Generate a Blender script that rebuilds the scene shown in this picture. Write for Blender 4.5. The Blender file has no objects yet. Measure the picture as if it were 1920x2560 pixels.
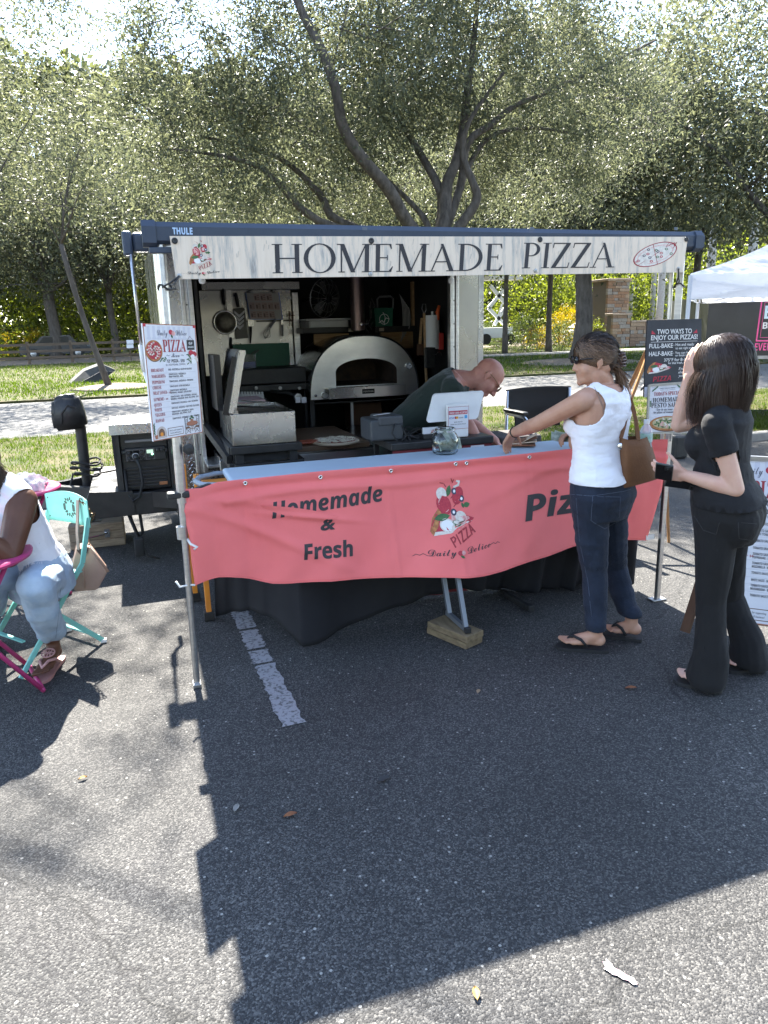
import bpy, bmesh, math, random
import numpy as np
from mathutils import Vector, Matrix, Quaternion
# ------------------------------------------------------------------ camera, sky, sun, exposure
SC = bpy.context.scene
COL = SC.collection
F_PX = 1800.0
CAM_H = 1.7
_p, _r, _y = math.radians(14.5), math.radians(1.5), math.radians(18.6)
_f = Vector((math.sin(_y)*math.cos(_p), math.cos(_y)*math.cos(_p), -math.sin(_p)))
_rt = Vector((math.cos(_y), -math.sin(_y), 0)); _up = _rt.cross(_f)
CR = _rt*math.cos(_r) - _up*math.sin(_r); CU = _up*math.cos(_r) + _rt*math.sin(_r); CF = _f
CC = Vector((0, 0, CAM_H))
cam_d = bpy.data.cameras.new('camera'); cam = bpy.data.objects.new('camera', cam_d); COL.objects.link(cam)
cam_d.sensor_fit = 'VERTICAL'; cam_d.sensor_height = 36; cam_d.lens = F_PX/2560*36
cam_d.clip_start = 0.05; cam_d.clip_end = 2000
mw = Matrix((CR, CU, -CF)).transposed().to_4x4(); mw.translation = CC
cam.matrix_world = mw
SC.camera = cam
SUN_EL, SUN_AZ = math.radians(48.2), math.radians(1.0)      # azimuth from +Y towards +X
w = bpy.data.worlds.new('World'); SC.world = w; w.use_nodes = True
nt = w.node_tree
sky = nt.nodes.new('ShaderNodeTexSky'); sky.sky_type = 'NISHITA'; sky.sun_disc = False
sky.sun_elevation = SUN_EL; sky.sun_rotation = SUN_AZ; sky.air_density = 1.0; sky.dust_density = 0.0; sky.ozone_density = 1.6
bg = nt.nodes['Background']; bg.inputs[1].default_value = 0.105
hsv = nt.nodes.new('ShaderNodeHueSaturation'); hsv.inputs['Saturation'].default_value = 0.82
nt.links.new(sky.outputs[0], hsv.inputs['Color']); nt.links.new(hsv.outputs[0], bg.inputs[0])
sun_d = bpy.data.lights.new('sun', 'SUN'); sun_d.energy = 5.0; sun_d.angle = math.radians(0.53); sun_d.color = (1.0, 0.945, 0.85)
sun = bpy.data.objects.new('sun', sun_d); COL.objects.link(sun)
sdir = Vector((math.sin(SUN_AZ)*math.cos(SUN_EL), math.cos(SUN_AZ)*math.cos(SUN_EL), math.sin(SUN_EL)))
sun.rotation_euler = sdir.to_track_quat('Z', 'Y').to_euler(); sun.location = (0, 20, 30)
SC.view_settings.view_transform = 'Standard'; SC.view_settings.look = 'None'
SC.view_settings.gamma = 1.0; SC.view_settings.exposure = 2.8; SC.view_settings.use_curve_mapping = False
SC.cycles.max_bounces = 8; SC.cycles.transparent_max_bounces = 12; SC.cycles.sample_clamp_indirect = 6.0
SC.cycles.use_denoising = True
# ------------------------------------------------------------------ helpers
def at(px, py, Y=None, Z=None, X=None):
 """point of the place seen at photo pixel (px, py) on the plane Y=, Z= or X="""
 d = CF + CR*((px-960)/F_PX) - CU*((py-1280)/F_PX)
 if Z is not None: t = (Z-CC.z)/d.z
 elif Y is not None: t = (Y-CC.y)/d.y
 else: t = (X-CC.x)/d.x
 return CC + d*t
def V(*a): return Vector(a if len(a) > 1 else a[0])
MATS = {}
def mat(name, col, rough=0.6, metal=0.0, col2=None, scale=6.0, bump=0.0, bscale=80.0, spec=0.5, detail=4.0,
  stretch=(1, 1, 1), trans=0.0, ior=1.45, emit=None, coat=0.0, island=0.0, contrast=(0.35, 0.65), sheen=0.0, aniso=0.0, sss=0.0, r2=None):
 if name in MATS: return MATS[name]
 m = bpy.data.materials.new(name); m.use_nodes = True
 n = m.node_tree.nodes; l = m.node_tree.links; p = n['Principled BSDF']
 c = (*col, 1)
 p.inputs['Base Color'].default_value = c; p.inputs['Roughness'].default_value = rough; p.inputs['Metallic'].default_value = metal
 p.inputs['Specular IOR Level'].default_value = spec; p.inputs['IOR'].default_value = ior
 if trans: p.inputs['Transmission Weight'].default_value = trans
 if coat: p.inputs['Coat Weight'].default_value = coat; p.inputs['Coat Roughness'].default_value = 0.15
 if sheen: p.inputs['Sheen Weight'].default_value = sheen; p.inputs['Sheen Roughness'].default_value = 0.5
 if sss:
  p.inputs['Subsurface Weight'].default_value = sss; p.inputs['Subsurface Radius'].default_value = (0.012, 0.005, 0.003); p.inputs['Subsurface Scale'].default_value = 1.0
 if emit: p.inputs['Emission Color'].default_value = (*emit[:3], 1); p.inputs['Emission Strength'].default_value = emit[3]
 tc = n.new('ShaderNodeTexCoord'); mp = n.new('ShaderNodeMapping'); mp.inputs['Scale'].default_value = stretch
 l.new(tc.outputs['Object'], mp.inputs['Vector'])
 last = None
 if col2 is not None or r2 is not None:
  t = n.new('ShaderNodeTexNoise'); t.inputs['Scale'].default_value = scale; t.inputs['Detail'].default_value = detail; t.inputs['Roughness'].default_value = 0.6
  l.new(mp.outputs[0], t.inputs['Vector'])
  mr = n.new('ShaderNodeMapRange'); mr.inputs[1].default_value = contrast[0]; mr.inputs[2].default_value = contrast[1]
  l.new(t.outputs[0], mr.inputs[0])
  if col2 is not None:
   mx = n.new('ShaderNodeMix'); mx.data_type = 'RGBA'; mx.inputs[6].default_value = c; mx.inputs[7].default_value = (*col2, 1)
   l.new(mr.outputs[0], mx.inputs[0]); last = mx.outputs[2]
  if r2 is not None:
   m2 = n.new('ShaderNodeMapRange'); m2.inputs[3].default_value = rough; m2.inputs[4].default_value = r2
   l.new(mr.outputs[0], m2.inputs[0]); l.new(m2.outputs[0], p.inputs['Roughness'])
 if island:
  g = n.new('ShaderNodeNewGeometry'); hs = n.new('ShaderNodeHueSaturation')
  m2 = n.new('ShaderNodeMapRange'); m2.inputs[3].default_value = 1-island; m2.inputs[4].default_value = 1+island
  l.new(g.outputs['Random Per Island'], m2.inputs[0]); l.new(m2.outputs[0], hs.inputs['Value'])
  if last: l.new(last, hs.inputs['Color'])
  else: hs.inputs['Color'].default_value = c
  last = hs.outputs[0]
 if last: l.new(last, p.inputs['Base Color'])
 if bump:
  t2 = n.new('ShaderNodeTexNoise'); t2.inputs['Scale'].default_value = bscale; t2.inputs['Detail'].default_value = 3
  l.new(mp.outputs[0], t2.inputs['Vector'])
  b = n.new('ShaderNodeBump'); b.inputs['Strength'].default_value = min(1, bump); b.inputs['Distance'].default_value = 0.004
  l.new(t2.outputs[0], b.inputs['Height']); l.new(b.outputs[0], p.inputs['Normal'])
 MATS[name] = m
 return m
def root_of(o):
 while o.parent: o = o.parent
 return o
def link(name, me, m, parent=None, smooth=False):
 o = bpy.data.objects.new(name, me); COL.objects.link(o)
 if m is not None and not me.materials: me.materials.append(m)
 if parent is not None:
  o.parent = parent
  L = root_of(parent)
  off = L.location if L.type == 'EMPTY' else Vector((0, 0, 0))
  if off.length > 0: me.transform(Matrix.Translation(-off))
 if smooth: me.shade_smooth()
 return o
def thing(name, label, cat, loc=(0, 0, 0), group=None):
 o = bpy.data.objects.new(name, None); COL.objects.link(o); o.location = loc; o.empty_display_size = 0.1
 o['label'] = label; o['category'] = cat
 if group: o['group'] = group
 return o
def tag(o, label, cat, group=None):
 o['label'] = label; o['category'] = cat
 if group: o['group'] = group
 return o
def copy_tree(o, parent=None, label=None, group=None):
 c = o.copy(); COL.objects.link(c)
 if parent is not None: c.parent = parent
 if label: c['label'] = label
 if group: c['group'] = group
 for ch in list(o.children): copy_tree(ch, c)
 return c
def np_mesh(name, v, f):
 me = bpy.data.meshes.new(name)
 v = np.asarray(v, dtype=np.float32); f = np.asarray(f, dtype=np.int32)
 nf, k = f.shape
 me.vertices.add(len(v)); me.vertices.foreach_set('co', v.ravel())
 me.loops.add(nf*k); me.loops.foreach_set('vertex_index', f.ravel())
 me.polygons.add(nf); me.polygons.foreach_set('loop_start', np.arange(0, nf*k, k, dtype=np.int32))
 me.update(calc_edges=True)
 return me
class B:
 """collects shapes into one mesh"""
 def __init__(s): s.v = []; s.f = []
 def add(s, vs, fs):
  o = len(s.v); s.v += [tuple(x) for x in vs]; s.f += [tuple(i+o for i in f) for f in fs]; return s
 def box(s, c, d, rot=None, bev=0.0):
  c = Vector(c); hx, hy, hz = d[0]/2, d[1]/2, d[2]/2
  R = rot if rot is not None else Matrix.Identity(3)
  if bev <= 0:
   vs = [c + R @ Vector((x*hx, y*hy, z*hz)) for z in (-1, 1) for y in (-1, 1) for x in (-1, 1)]
   fs = [(0, 2, 3, 1), (4, 5, 7, 6), (0, 1, 5, 4), (2, 6, 7, 3), (0, 4, 6, 2), (1, 3, 7, 5)]
   return s.add(vs, fs)
  bm = bmesh.new(); bmesh.ops.create_cube(bm, size=1)
  for v in bm.verts: v.co = Vector((v.co.x*d[0], v.co.y*d[1], v.co.z*d[2]))
  bmesh.ops.bevel(bm, geom=bm.edges[:], offset=bev, segments=2, profile=0.5, affect='EDGES')
  bm.verts.index_update()
  s.add([c + R @ v.co for v in bm.verts], [[v.index for v in f.verts] for f in bm.faces]); bm.free(); return s
 def bb(s, lo, hi, bev=0.0):
  lo = Vector(lo); hi = Vector(hi)
  return s.box((lo+hi)/2, [abs(a) for a in (hi-lo)], bev=bev)
 def bar(s, p0, p1, wd, ht=None, up=(0, 0, 1), bev=0.0):
  p0 = Vector(p0); p1 = Vector(p1); ht = wd if ht is None else ht
  z = (p1-p0); L = z.length; z.normalize(); u = Vector(up)
  x = u.cross(z)
  if x.length < 1e-4: x = Vector((1, 0, 0)).cross(z)
  x.normalize(); y = z.cross(x)
  R = Matrix((x, y, z)).transposed()
  return s.box((p0+p1)/2, (wd, ht, L), rot=R, bev=bev)
 def tube(s, pts, r, n=8, cap=True, closed=False):
  pts = [Vector(p) for p in pts]; m = len(pts)
  rs = r if isinstance(r, (list, tuple)) else [r]*m
  vs = []; ref = None
  for i, p in enumerate(pts):
   a = pts[i-1] if i > 0 else (pts[-1] if closed else p); b = pts[i+1] if i < m-1 else (pts[0] if closed else p)
   t = (b-a)
   if t.length < 1e-9: t = Vector((0, 0, 1))
   t.normalize()
   if ref is None:
    ref = Vector((0, 0, 1)) if abs(t.z) < 0.9 else Vector((1, 0, 0))
   x = ref - t*ref.dot(t)
   if x.length < 1e-5: x = t.orthogonal()
   x.normalize(); ref = x; y = t.cross(x)
   for k in range(n):
    a_ = 2*math.pi*k/n
    vs.append(p + (x*math.cos(a_) + y*math.sin(a_))*rs[i])
  fs = []
  for i in range(m if closed else m-1):
   j = (i+1) % m
   for k in range(n):
    k2 = (k+1) % n
    fs.append((i*n+k, i*n+k2, j*n+k2, j*n+k))
  if cap and not closed:
   fs.append(tuple(range(n-1, -1, -1))); fs.append(tuple((m-1)*n+k for k in range(n)))
  return s.add(vs, fs)
 def cyl(s, p0, p1, r, r2=None, n=16): return s.tube([p0, p1], [r, r if r2 is None else r2], n)
 def lathe(s, prof, c, n=24, axis=(0, 0, 1), cap=True):
  """prof: list of (radius, height along axis)"""
  z = Vector(axis).normalized(); x = z.orthogonal().normalized(); y = z.cross(x); c = Vector(c)
  vs = [c + z*h + (x*math.cos(2*math.pi*k/n) + y*math.sin(2*math.pi*k/n))*r for r, h in prof for k in range(n)]
  fs = [(i*n+k, i*n+(k+1) % n, (i+1)*n+(k+1) % n, (i+1)*n+k) for i in range(len(prof)-1) for k in range(n)]
  if cap: fs += [tuple(range(n-1, -1, -1)), tuple((len(prof)-1)*n+k for k in range(n))]
  return s.add(vs, fs)
 def prism(s, poly, depth):
  """poly: 3D planar outline; depth: extrusion vector"""
  d = Vector(depth); n = len(poly); p = [Vector(q) for q in poly]
  fs = [tuple(range(n)), tuple(range(2*n-1, n-1, -1))] + [(k, k+n, (k+1) % n+n, (k+1) % n) for k in range(n)]
  return s.add(p + [q+d for q in p], fs)
 def ell(s, c, r, rot=None, n=16, m=10):
  c = Vector(c); R = rot if rot is not None else Matrix.Identity(3)
  vs = [c + R @ Vector((0, 0, -r[2]))]
  for i in range(1, m):
   a = -math.pi/2 + math.pi*i/m
   for k in range(n):
    b = 2*math.pi*k/n
    vs.append(c + R @ Vector((r[0]*math.cos(a)*math.cos(b), r[1]*math.cos(a)*math.sin(b), r[2]*math.sin(a))))
  vs.append(c + R @ Vector((0, 0, r[2])))
  fs = [(0, 1+(k+1) % n, 1+k) for k in range(n)]
  for i in range(m-2):
   for k in range(n):
    fs.append((1+i*n+k, 1+i*n+(k+1) % n, 1+(i+1)*n+(k+1) % n, 1+(i+1)*n+k))
  e = len(vs)-1; q = 1+(m-2)*n
  fs += [(e, q+k, q+(k+1) % n) for k in range(n)]
  return s.add(vs, fs)
 def grid(s, fn, nu, nv):
  vs = [fn(i/nu, j/nv) for j in range(nv+1) for i in range(nu+1)]
  fs = [(j*(nu+1)+i, j*(nu+1)+i+1, (j+1)*(nu+1)+i+1, (j+1)*(nu+1)+i) for j in range(nv) for i in range(nu)]
  return s.add(vs, fs)
 def mesh(s, name):
  me = bpy.data.meshes.new(name); me.from_pydata(s.v, [], s.f); me.update()
  return me
 def out(s, name, m, parent=None, smooth=False, angle=None):
  me = s.mesh(name)
  bm = bmesh.new(); bm.from_mesh(me); bmesh.ops.recalc_face_normals(bm, faces=bm.faces[:]); bm.to_mesh(me); bm.free()
  o = link(name, me, m, parent)
  if smooth:
   me.shade_smooth()
   if angle is not None: me.set_sharp_from_angle(angle=math.radians(angle))
  return o
def rotz(a): return Matrix.Rotation(a, 3, 'Z')
def rotx(a): return Matrix.Rotation(a, 3, 'X')
def roty(a): return Matrix.Rotation(a, 3, 'Y')
# letters
_TAB = {}
def style(txt, kind):
 """map plain text to the mathematical alphabets that the built-in font carries"""
 base = {'serif': (0x1D400, 0x1D41A, 0x1D7CE), 'script': (0x1D4D0, 0x1D4EA, None), 'sansb': (0x1D5D4, 0x1D5EE, 0x1D7EC),
   'sansbi': (0x1D63C, 0x1D656, 0x1D7EC), 'serifi': (0x1D468, 0x1D482, 0x1D7CE)}.get(kind)
 if base is None: return txt
 o = ''
 for ch in txt:
  if 'A' <= ch <= 'Z': o += chr(base[0]+ord(ch)-65)
  elif 'a' <= ch <= 'z': o += chr(base[1]+ord(ch)-97)
  elif ch.isdigit() and base[2]: o += chr(base[2]+ord(ch)-48)
  else: o += ch
 return o
def text_mesh(txt, kind='plain', res=3, offset=0.0):
 c = bpy.data.curves.new('t', 'FONT'); c.body = style(txt, kind); c.resolution_u = res; c.offset = offset
 o = bpy.data.objects.new('t', c); COL.objects.link(o)
 me = bpy.data.meshes.new_from_object(o.evaluated_get(bpy.context.evaluated_depsgraph_get()))
 v = [q.co.copy() for q in me.vertices]; f = [tuple(p.vertices) for p in me.polygons]
 bpy.data.objects.remove(o); bpy.data.curves.remove(c); bpy.data.meshes.remove(me)
 return v, f
class Board:
 """flat print on a plane: origin (top left), unit vectors right and down, normal towards the viewer; lengths in metres"""
 def __init__(s, o, r, d, n, parent, fn=None):
  s.o, s.r, s.d, s.n, s.parent, s.fn = Vector(o), Vector(r).normalized(), Vector(d).normalized(), Vector(n).normalized(), parent, fn
  s.layers = {}
 def pt(s, x, y, lift):
  if s.fn: return s.fn(x, y, lift)
  return s.o + s.r*x + s.d*y + s.n*lift
 def _b(s, m, name): return s.layers.setdefault((m.name, name), (B(), m, name))[0]
 def text(s, txt, x, y, h, m, kind='plain', width=None, align='L', rot=0.0, name='lettering', lift=0.0015, offset=0.0, shear=0.0, res=3, sub=False):
  v, f = text_mesh(txt, kind, res, offset)
  if not v: return
  x0 = min(q.x for q in v); x1 = max(q.x for q in v); y0 = 0.0; capv, _ = text_mesh('H', kind, 2); ch = max(q.y for q in capv)
  sy = h/ch; sx = sy if width is None else width/(x1-x0)
  W_ = (x1-x0)*sx
  ox = {'L': 0, 'C': -W_/2, 'R': -W_}[align]
  cr, sr = math.cos(rot), math.sin(rot)
  if sub:
   bm = bmesh.new(); vv = [bm.verts.new(q) for q in v]
   for q in f:
    try: bm.faces.new([vv[i] for i in q])
    except ValueError: pass
   bmesh.ops.triangulate(bm, faces=bm.faces[:])
   bmesh.ops.subdivide_edges(bm, edges=[e for e in bm.edges if e.calc_length() > 0.25], cuts=3, use_grid_fill=False)
   bmesh.ops.triangulate(bm, faces=bm.faces[:])
   bm.verts.index_update(); v = [q.co.copy() for q in bm.verts]; f = [tuple(q.index for q in t.verts) for t in bm.faces]; bm.free()
  pts = []
  for q in v:
   a = (q.x-x0)*sx + ox + q.y*sy*shear; b = q.y*sy
   pts.append(s.pt(x + a*cr - b*sr, y - (a*sr + b*cr), lift))
  s._b(m, name).add(pts, f)
 def poly(s, pts, m, name='print', lift=0.001):
  s._b(m, name).add([s.pt(x, y, lift) for x, y in pts], [tuple(range(len(pts)))])
 def letters(s, txt, x, y, h, m, name='letter', **k):
  """the same print, but every letter an object of its own"""
  o = s.layers; s.layers = {}; s.text(txt, x, y, h, m, name=name, **k); L = list(s.layers.values()); s.layers = o
  for b, m_, nm in L:
   par = list(range(len(b.v)))
   def find(i):
    while par[i] != i: par[i] = par[par[i]]; i = par[i]
    return i
   for f in b.f:
    for i in f[1:]: par[find(i)] = find(f[0])
   g = {}
   for f in b.f: g.setdefault(find(f[0]), []).append(f)
   it = []
   for fs in g.values():
    xs = [b.v[i][0] for f in fs for i in f]; it.append([min(xs), max(xs), fs])
   it.sort(key=lambda q: q[0]); mg = []
   for a in it:
    if mg and min(mg[-1][1], a[1])-a[0] > .6*min(a[1]-a[0], mg[-1][1]-mg[-1][0]): mg[-1][1] = max(mg[-1][1], a[1]); mg[-1][2] = mg[-1][2]+a[2]
    else: mg.append(a)
   for _, _, fs in mg:
    ids = {}; q = B()
    for f in fs:
     for i in f: ids.setdefault(i, len(ids))
    q.add([b.v[i] for i in ids], [tuple(ids[i] for i in f) for f in fs]); q.out(nm, m_, s.parent)
 def rect(s, x, y, w_, h_, m, name='print', lift=0.001): s.poly([(x, y), (x, y+h_), (x+w_, y+h_), (x+w_, y)], m, name, lift)
 def disc(s, x, y, rx, ry, m, rot=0.0, name='print', lift=0.001, n=20, a0=0, a1=360):
  pts = []
  for k in range(n):
   a = math.radians(a0 + (a1-a0)*k/(n if a1-a0 >= 360 else n-1)); u, v_ = rx*math.cos(a), ry*math.sin(a)
   pts.append((x+u*math.cos(rot)-v_*math.sin(rot), y+u*math.sin(rot)+v_*math.cos(rot)))
  s.poly(pts[::-1], m, name, lift)
 def line(s, pts, wd, m, name='print', lift=0.0012, closed=False):
  b = s._b(m, name)
  n = len(pts)
  for i in range(n if closed else n-1):
   (xa, ya), (xb, yb) = pts[i], pts[(i+1) % n]
   dx, dy = xb-xa, yb-ya; L = math.hypot(dx, dy) or 1e-9; nx, ny = -dy/L*wd/2, dx/L*wd/2; ex, ey = dx/L*wd*.3, dy/L*wd*.3
   q = [(xa+nx-ex, ya+ny-ey), (xa-nx-ex, ya-ny-ey), (xb-nx+ex, yb-ny+ey), (xb+nx+ex, yb+ny+ey)]
   b.add([s.pt(x, y, lift + 1e-5*i) for x, y in q], [(0, 1, 2, 3)])
 def leaf(s, x, y, L, wd, rot, m, name='print', lift=0.0014):
  pts = []
  for t in np.linspace(0, 1, 7): pts.append((L*(t-.5), wd/2*math.sin(math.pi*t)**.8))
  for t in np.linspace(1, 0, 7)[1:-1]: pts.append((L*(t-.5), -wd/2*math.sin(math.pi*t)**.8))
  s.poly([(x+a*math.cos(rot)-b*math.sin(rot), y+a*math.sin(rot)+b*math.cos(rot)) for a, b in pts][::-1], m, name, lift)
 def done(s):
  for b, m, name in s.layers.values():
   o = b.out(name, m, s.parent)
   if len(b.f) > 1: o['kind'] = 'stuff'
def struct(o):
 o['kind'] = 'structure'; return o
def stuff(o):
 o['kind'] = 'stuff'; return o
rng = np.random.default_rng(7); R_ = random.Random(11)
# ------------------------------------------------------------------ ground, road, lawns
def asphalt_mat(name, dark, light, fine=190.0, bump=0.9, big=(1, 1)):
 m = bpy.data.materials.new(name); m.use_nodes = True; n = m.node_tree.nodes; l = m.node_tree.links; p = n['Principled BSDF']
 tc = n.new('ShaderNodeTexCoord')
 v = n.new('ShaderNodeTexVoronoi'); v.inputs['Scale'].default_value = fine; l.new(tc.outputs['Object'], v.inputs['Vector'])
 v.inputs['Randomness'].default_value = 1.0
 sep = n.new('ShaderNodeSeparateColor'); l.new(v.outputs['Color'], sep.inputs[0])
 cr = n.new('ShaderNodeValToRGB'); e = cr.color_ramp.elements
 e[0].position = 0.0; e[0].color = (*[d*.55 for d in dark], 1); e[1].position = 1.0; e[1].color = (*light, 1)
 k = e.new(0.45); k.color = (*dark, 1); k = e.new(0.86); k.color = (*[a*.5+b*.5 for a, b in zip(dark, light)], 1)
 l.new(sep.outputs[0], cr.inputs[0])
 # bright chips
 v2 = n.new('ShaderNodeTexVoronoi'); v2.inputs['Scale'].default_value = 46; l.new(tc.outputs['Object'], v2.inputs['Vector'])
 sp2 = n.new('ShaderNodeSeparateColor'); l.new(v2.outputs['Color'], sp2.inputs[0])
 g1 = n.new('ShaderNodeMath'); g1.operation = 'GREATER_THAN'; g1.inputs[1].default_value = 0.94; l.new(sp2.outputs[1], g1.inputs[0])
 g2 = n.new('ShaderNodeMath'); g2.operation = 'LESS_THAN'; g2.inputs[1].default_value = 0.22; l.new(v2.outputs['Distance'], g2.inputs[0])
 g3 = n.new('ShaderNodeMath'); g3.operation = 'MULTIPLY'; l.new(g1.outputs[0], g3.inputs[0]); l.new(g2.outputs[0], g3.inputs[1])
 mx = n.new('ShaderNodeMix'); mx.data_type = 'RGBA'; l.new(g3.outputs[0], mx.inputs[0]); l.new(cr.outputs[0], mx.inputs[6]); mx.inputs[7].default_value = (0.26, 0.25, 0.225, 1)
 # broad mottling
 t = n.new('ShaderNodeTexNoise'); t.inputs['Scale'].default_value = .85; t.inputs['Detail'].default_value = 9; l.new(tc.outputs['Object'], t.inputs['Vector'])
 mr = n.new('ShaderNodeMapRange'); mr.inputs[1].default_value = .3; mr.inputs[2].default_value = .7; mr.inputs[3].default_value = .70; mr.inputs[4].default_value = 1.22
 l.new(t.outputs[0], mr.inputs[0])
 hs = n.new('ShaderNodeHueSaturation'); l.new(mx.outputs[2], hs.inputs['Color']); l.new(mr.outputs[0], hs.inputs['Value'])
 # hairline cracks
 nz = n.new('ShaderNodeTexNoise'); nz.inputs['Scale'].default_value = 2.2; nz.inputs['Detail'].default_value = 6; l.new(tc.outputs['Object'], nz.inputs['Vector'])
 av = n.new('ShaderNodeMix'); av.data_type = 'RGBA'; av.blend_type = 'ADD'; av.inputs[0].default_value = .5; l.new(tc.outputs['Object'], av.inputs[6]); l.new(nz.outputs['Color'], av.inputs[7])
 v3 = n.new('ShaderNodeTexVoronoi'); v3.feature = 'DISTANCE_TO_EDGE'; v3.inputs['Scale'].default_value = .42; l.new(av.outputs[2], v3.inputs['Vector'])
 ck = n.new('ShaderNodeMapRange'); ck.inputs[1].default_value = 0; ck.inputs[2].default_value = .0035; ck.inputs[3].default_value = .45; l.new(v3.outputs['Distance'], ck.inputs[0])
 mk = n.new('ShaderNodeMix'); mk.data_type = 'RGBA'; mk.blend_type = 'MULTIPLY'; mk.inputs[0].default_value = 1; l.new(hs.outputs[0], mk.inputs[6]); l.new(ck.outputs[0], mk.inputs[7])
 l.new(mk.outputs[2], p.inputs['Base Color'])
 p.inputs['Roughness'].default_value = 0.82; p.inputs['Specular IOR Level'].default_value = 0.35
 b = n.new('ShaderNodeBump'); b.inputs['Strength'].default_value = bump; b.inputs['Distance'].default_value = 0.004; b.invert = True
 t3 = n.new('ShaderNodeTexNoise'); t3.inputs['Scale'].default_value = 60; t3.inputs['Detail'].default_value = 4; l.new(tc.outputs['Object'], t3.inputs['Vector'])
 ad = n.new('ShaderNodeMath'); ad.operation = 'SUBTRACT'; l.new(v.outputs['Distance'], ad.inputs[0]); l.new(t3.outputs[0], ad.inputs[1])
 l.new(ad.outputs[0], b.inputs['Height']); l.new(b.outputs[0], p.inputs['Normal'])
 return m
lot_m = asphalt_mat('asphalt', (0.032, 0.0315, 0.0315), (0.120, 0.116, 0.108), bump=.7)
road_m = asphalt_mat('road_asphalt', (0.085, 0.083, 0.079), (0.15, 0.146, 0.138), fine=90, bump=0.5)
lawn_m = mat('lawn_soil', (0.030, 0.042, 0.009), 0.9, col2=(0.085, 0.068, 0.032), scale=2.2, bump=0.8, bscale=60, detail=8, spec=.2)
earth_m = mat('earth', (0.07, 0.085, 0.03), 0.95, col2=(0.10, 0.08, 0.045), scale=0.8, spec=.1, detail=6)
mulch_m = mat('mulch', (0.14, 0.11, 0.085), 0.95, col2=(0.24, 0.20, 0.16), scale=9, bump=1, bscale=30, detail=8, spec=.1)
conc_m = mat('concrete', (0.20, 0.195, 0.18), 0.85, col2=(0.14, 0.135, 0.13), scale=5, bump=0.4, bscale=90)
paint_m = mat('road_paint', (0.24, 0.235, 0.245), 0.75, col2=(0.075, 0.074, 0.075), scale=48, bump=0.6, bscale=150, detail=8, contrast=(0.50, 0.62))
def sheet(name, pts, z, m):
 b = B(); b.prism([(x, y, z) for x, y in pts], (0, 0, -.12 if z > -.05 else -.01))
 return struct(b.out(name, m))
sheet('terrain', [(-300, -200), (300, -200), (300, 500), (-300, 500)], -0.08, earth_m)
sheet('parking_lot', [(-40, -30), (60, -30), (60, 7.82), (-40, 7.82)], 0.0, lot_m)
sheet('grass_strip', [(-40, 7.98), (60, 7.98), (60, 13.25), (-40, 13.25)], 0.05, lawn_m)
sheet('road', [(-80, 13.25), (90, 13.25), (90, 21.2), (-80, 21.2)], -0.03, road_m)
sheet('far_lawn', [(-90, 21.2), (100, 21.2), (100, 47.5), (-90, 47.5)], 0.03, lawn_m)
sheet('sidewalk', [(6, 33.8), (60, 33.8), (60, 36.2), (6, 36.2)], 0.045, conc_m)
sheet('mulch_bed', [(-70, 46.5), (90, 46.5), (90, 56), (-70, 56)], 0.04, mulch_m)
cb = B()
for k in range(-13, 20): cb.bb((k*3+0.01, 7.81, -0.05), (k*3+2.99, 7.985, 0.11), bev=0.015)
struct(cb.out('kerb', conc_m))
# worn white bay line, in the cracked lengths the photo shows
p0, p1 = at(596, 1525, Z=0), at(735, 1815, Z=0)
line_seg = [(-0.9, -.02), (0.0, .22), (.235, .42), (.435, .55), (.56, 1.0)]
d = (p1-p0); L = d.length; dn = d.normalized(); sd = Vector((dn.y, -dn.x, 0))
lb = B()
for a, b_ in line_seg:
 q = [p0+dn*(L*a)-sd*.052, p0+dn*(L*a)+sd*.052, p0+dn*(L*b_-.006)+sd*.052, p0+dn*(L*b_-.006)-sd*.052]
 n_ = 26
 left = [q[0].lerp(q[3], k/n_) + sd*R_.uniform(-.009, .009) for k in range(n_+1)]; right = [q[1].lerp(q[2], k/n_) + sd*R_.uniform(-.009, .009) for k in range(n_+1)]
 vs = [Vector((x.x, x.y, 0.004)) for x in left+right]
 lb.add(vs, [(k, k+1, n_+2+k, n_+1+k) for k in range(n_)])
struct(lb.out('parking_line', paint_m))
# grass blades
def grass(name, areas, n, h, wd, m, z):
 tot = sum((x1-x0)*(y1-y0)*w_ for x0, x1, y0, y1, w_ in areas)
 vs = [];
 for x0, x1, y0, y1, w_ in areas:
  k = int(n*(x1-x0)*(y1-y0)*w_/tot)
  c = np.stack([rng.uniform(x0, x1, k), rng.uniform(y0, y1, k), np.full(k, z)], 1)
  cl = np.sin(c[:, 0]*3.1+np.sin(c[:, 1]*2.3)*2)*np.sin(c[:, 1]*3.7+np.sin(c[:, 0]*1.9)*2)
  keep = rng.uniform(-1.3, 1, k) < cl+.4; c = c[keep]; k = len(c); cl = cl[keep]
  a = rng.uniform(0, 2*np.pi, k); hh = h*rng.uniform(.4, 1.2, k)*(1+.3*cl); t = rng.uniform(.1, .9, k); ww = wd*rng.uniform(.6, 1.3, k)
  dx = np.stack([np.cos(a), np.sin(a), np.zeros(k)], 1)*ww[:, None]
  b = rng.uniform(0, 2*np.pi, k)
  tip = c + np.stack([np.cos(b)*hh*t, np.sin(b)*hh*t, hh], 1)
  vs.append(np.stack([c-dx, c+dx, tip], 1))
 v = np.concatenate(vs).reshape(-1, 3)
 o = link(name, np_mesh(name, v, np.arange(len(v)).reshape(-1, 3)), m); return stuff(o)
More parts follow.
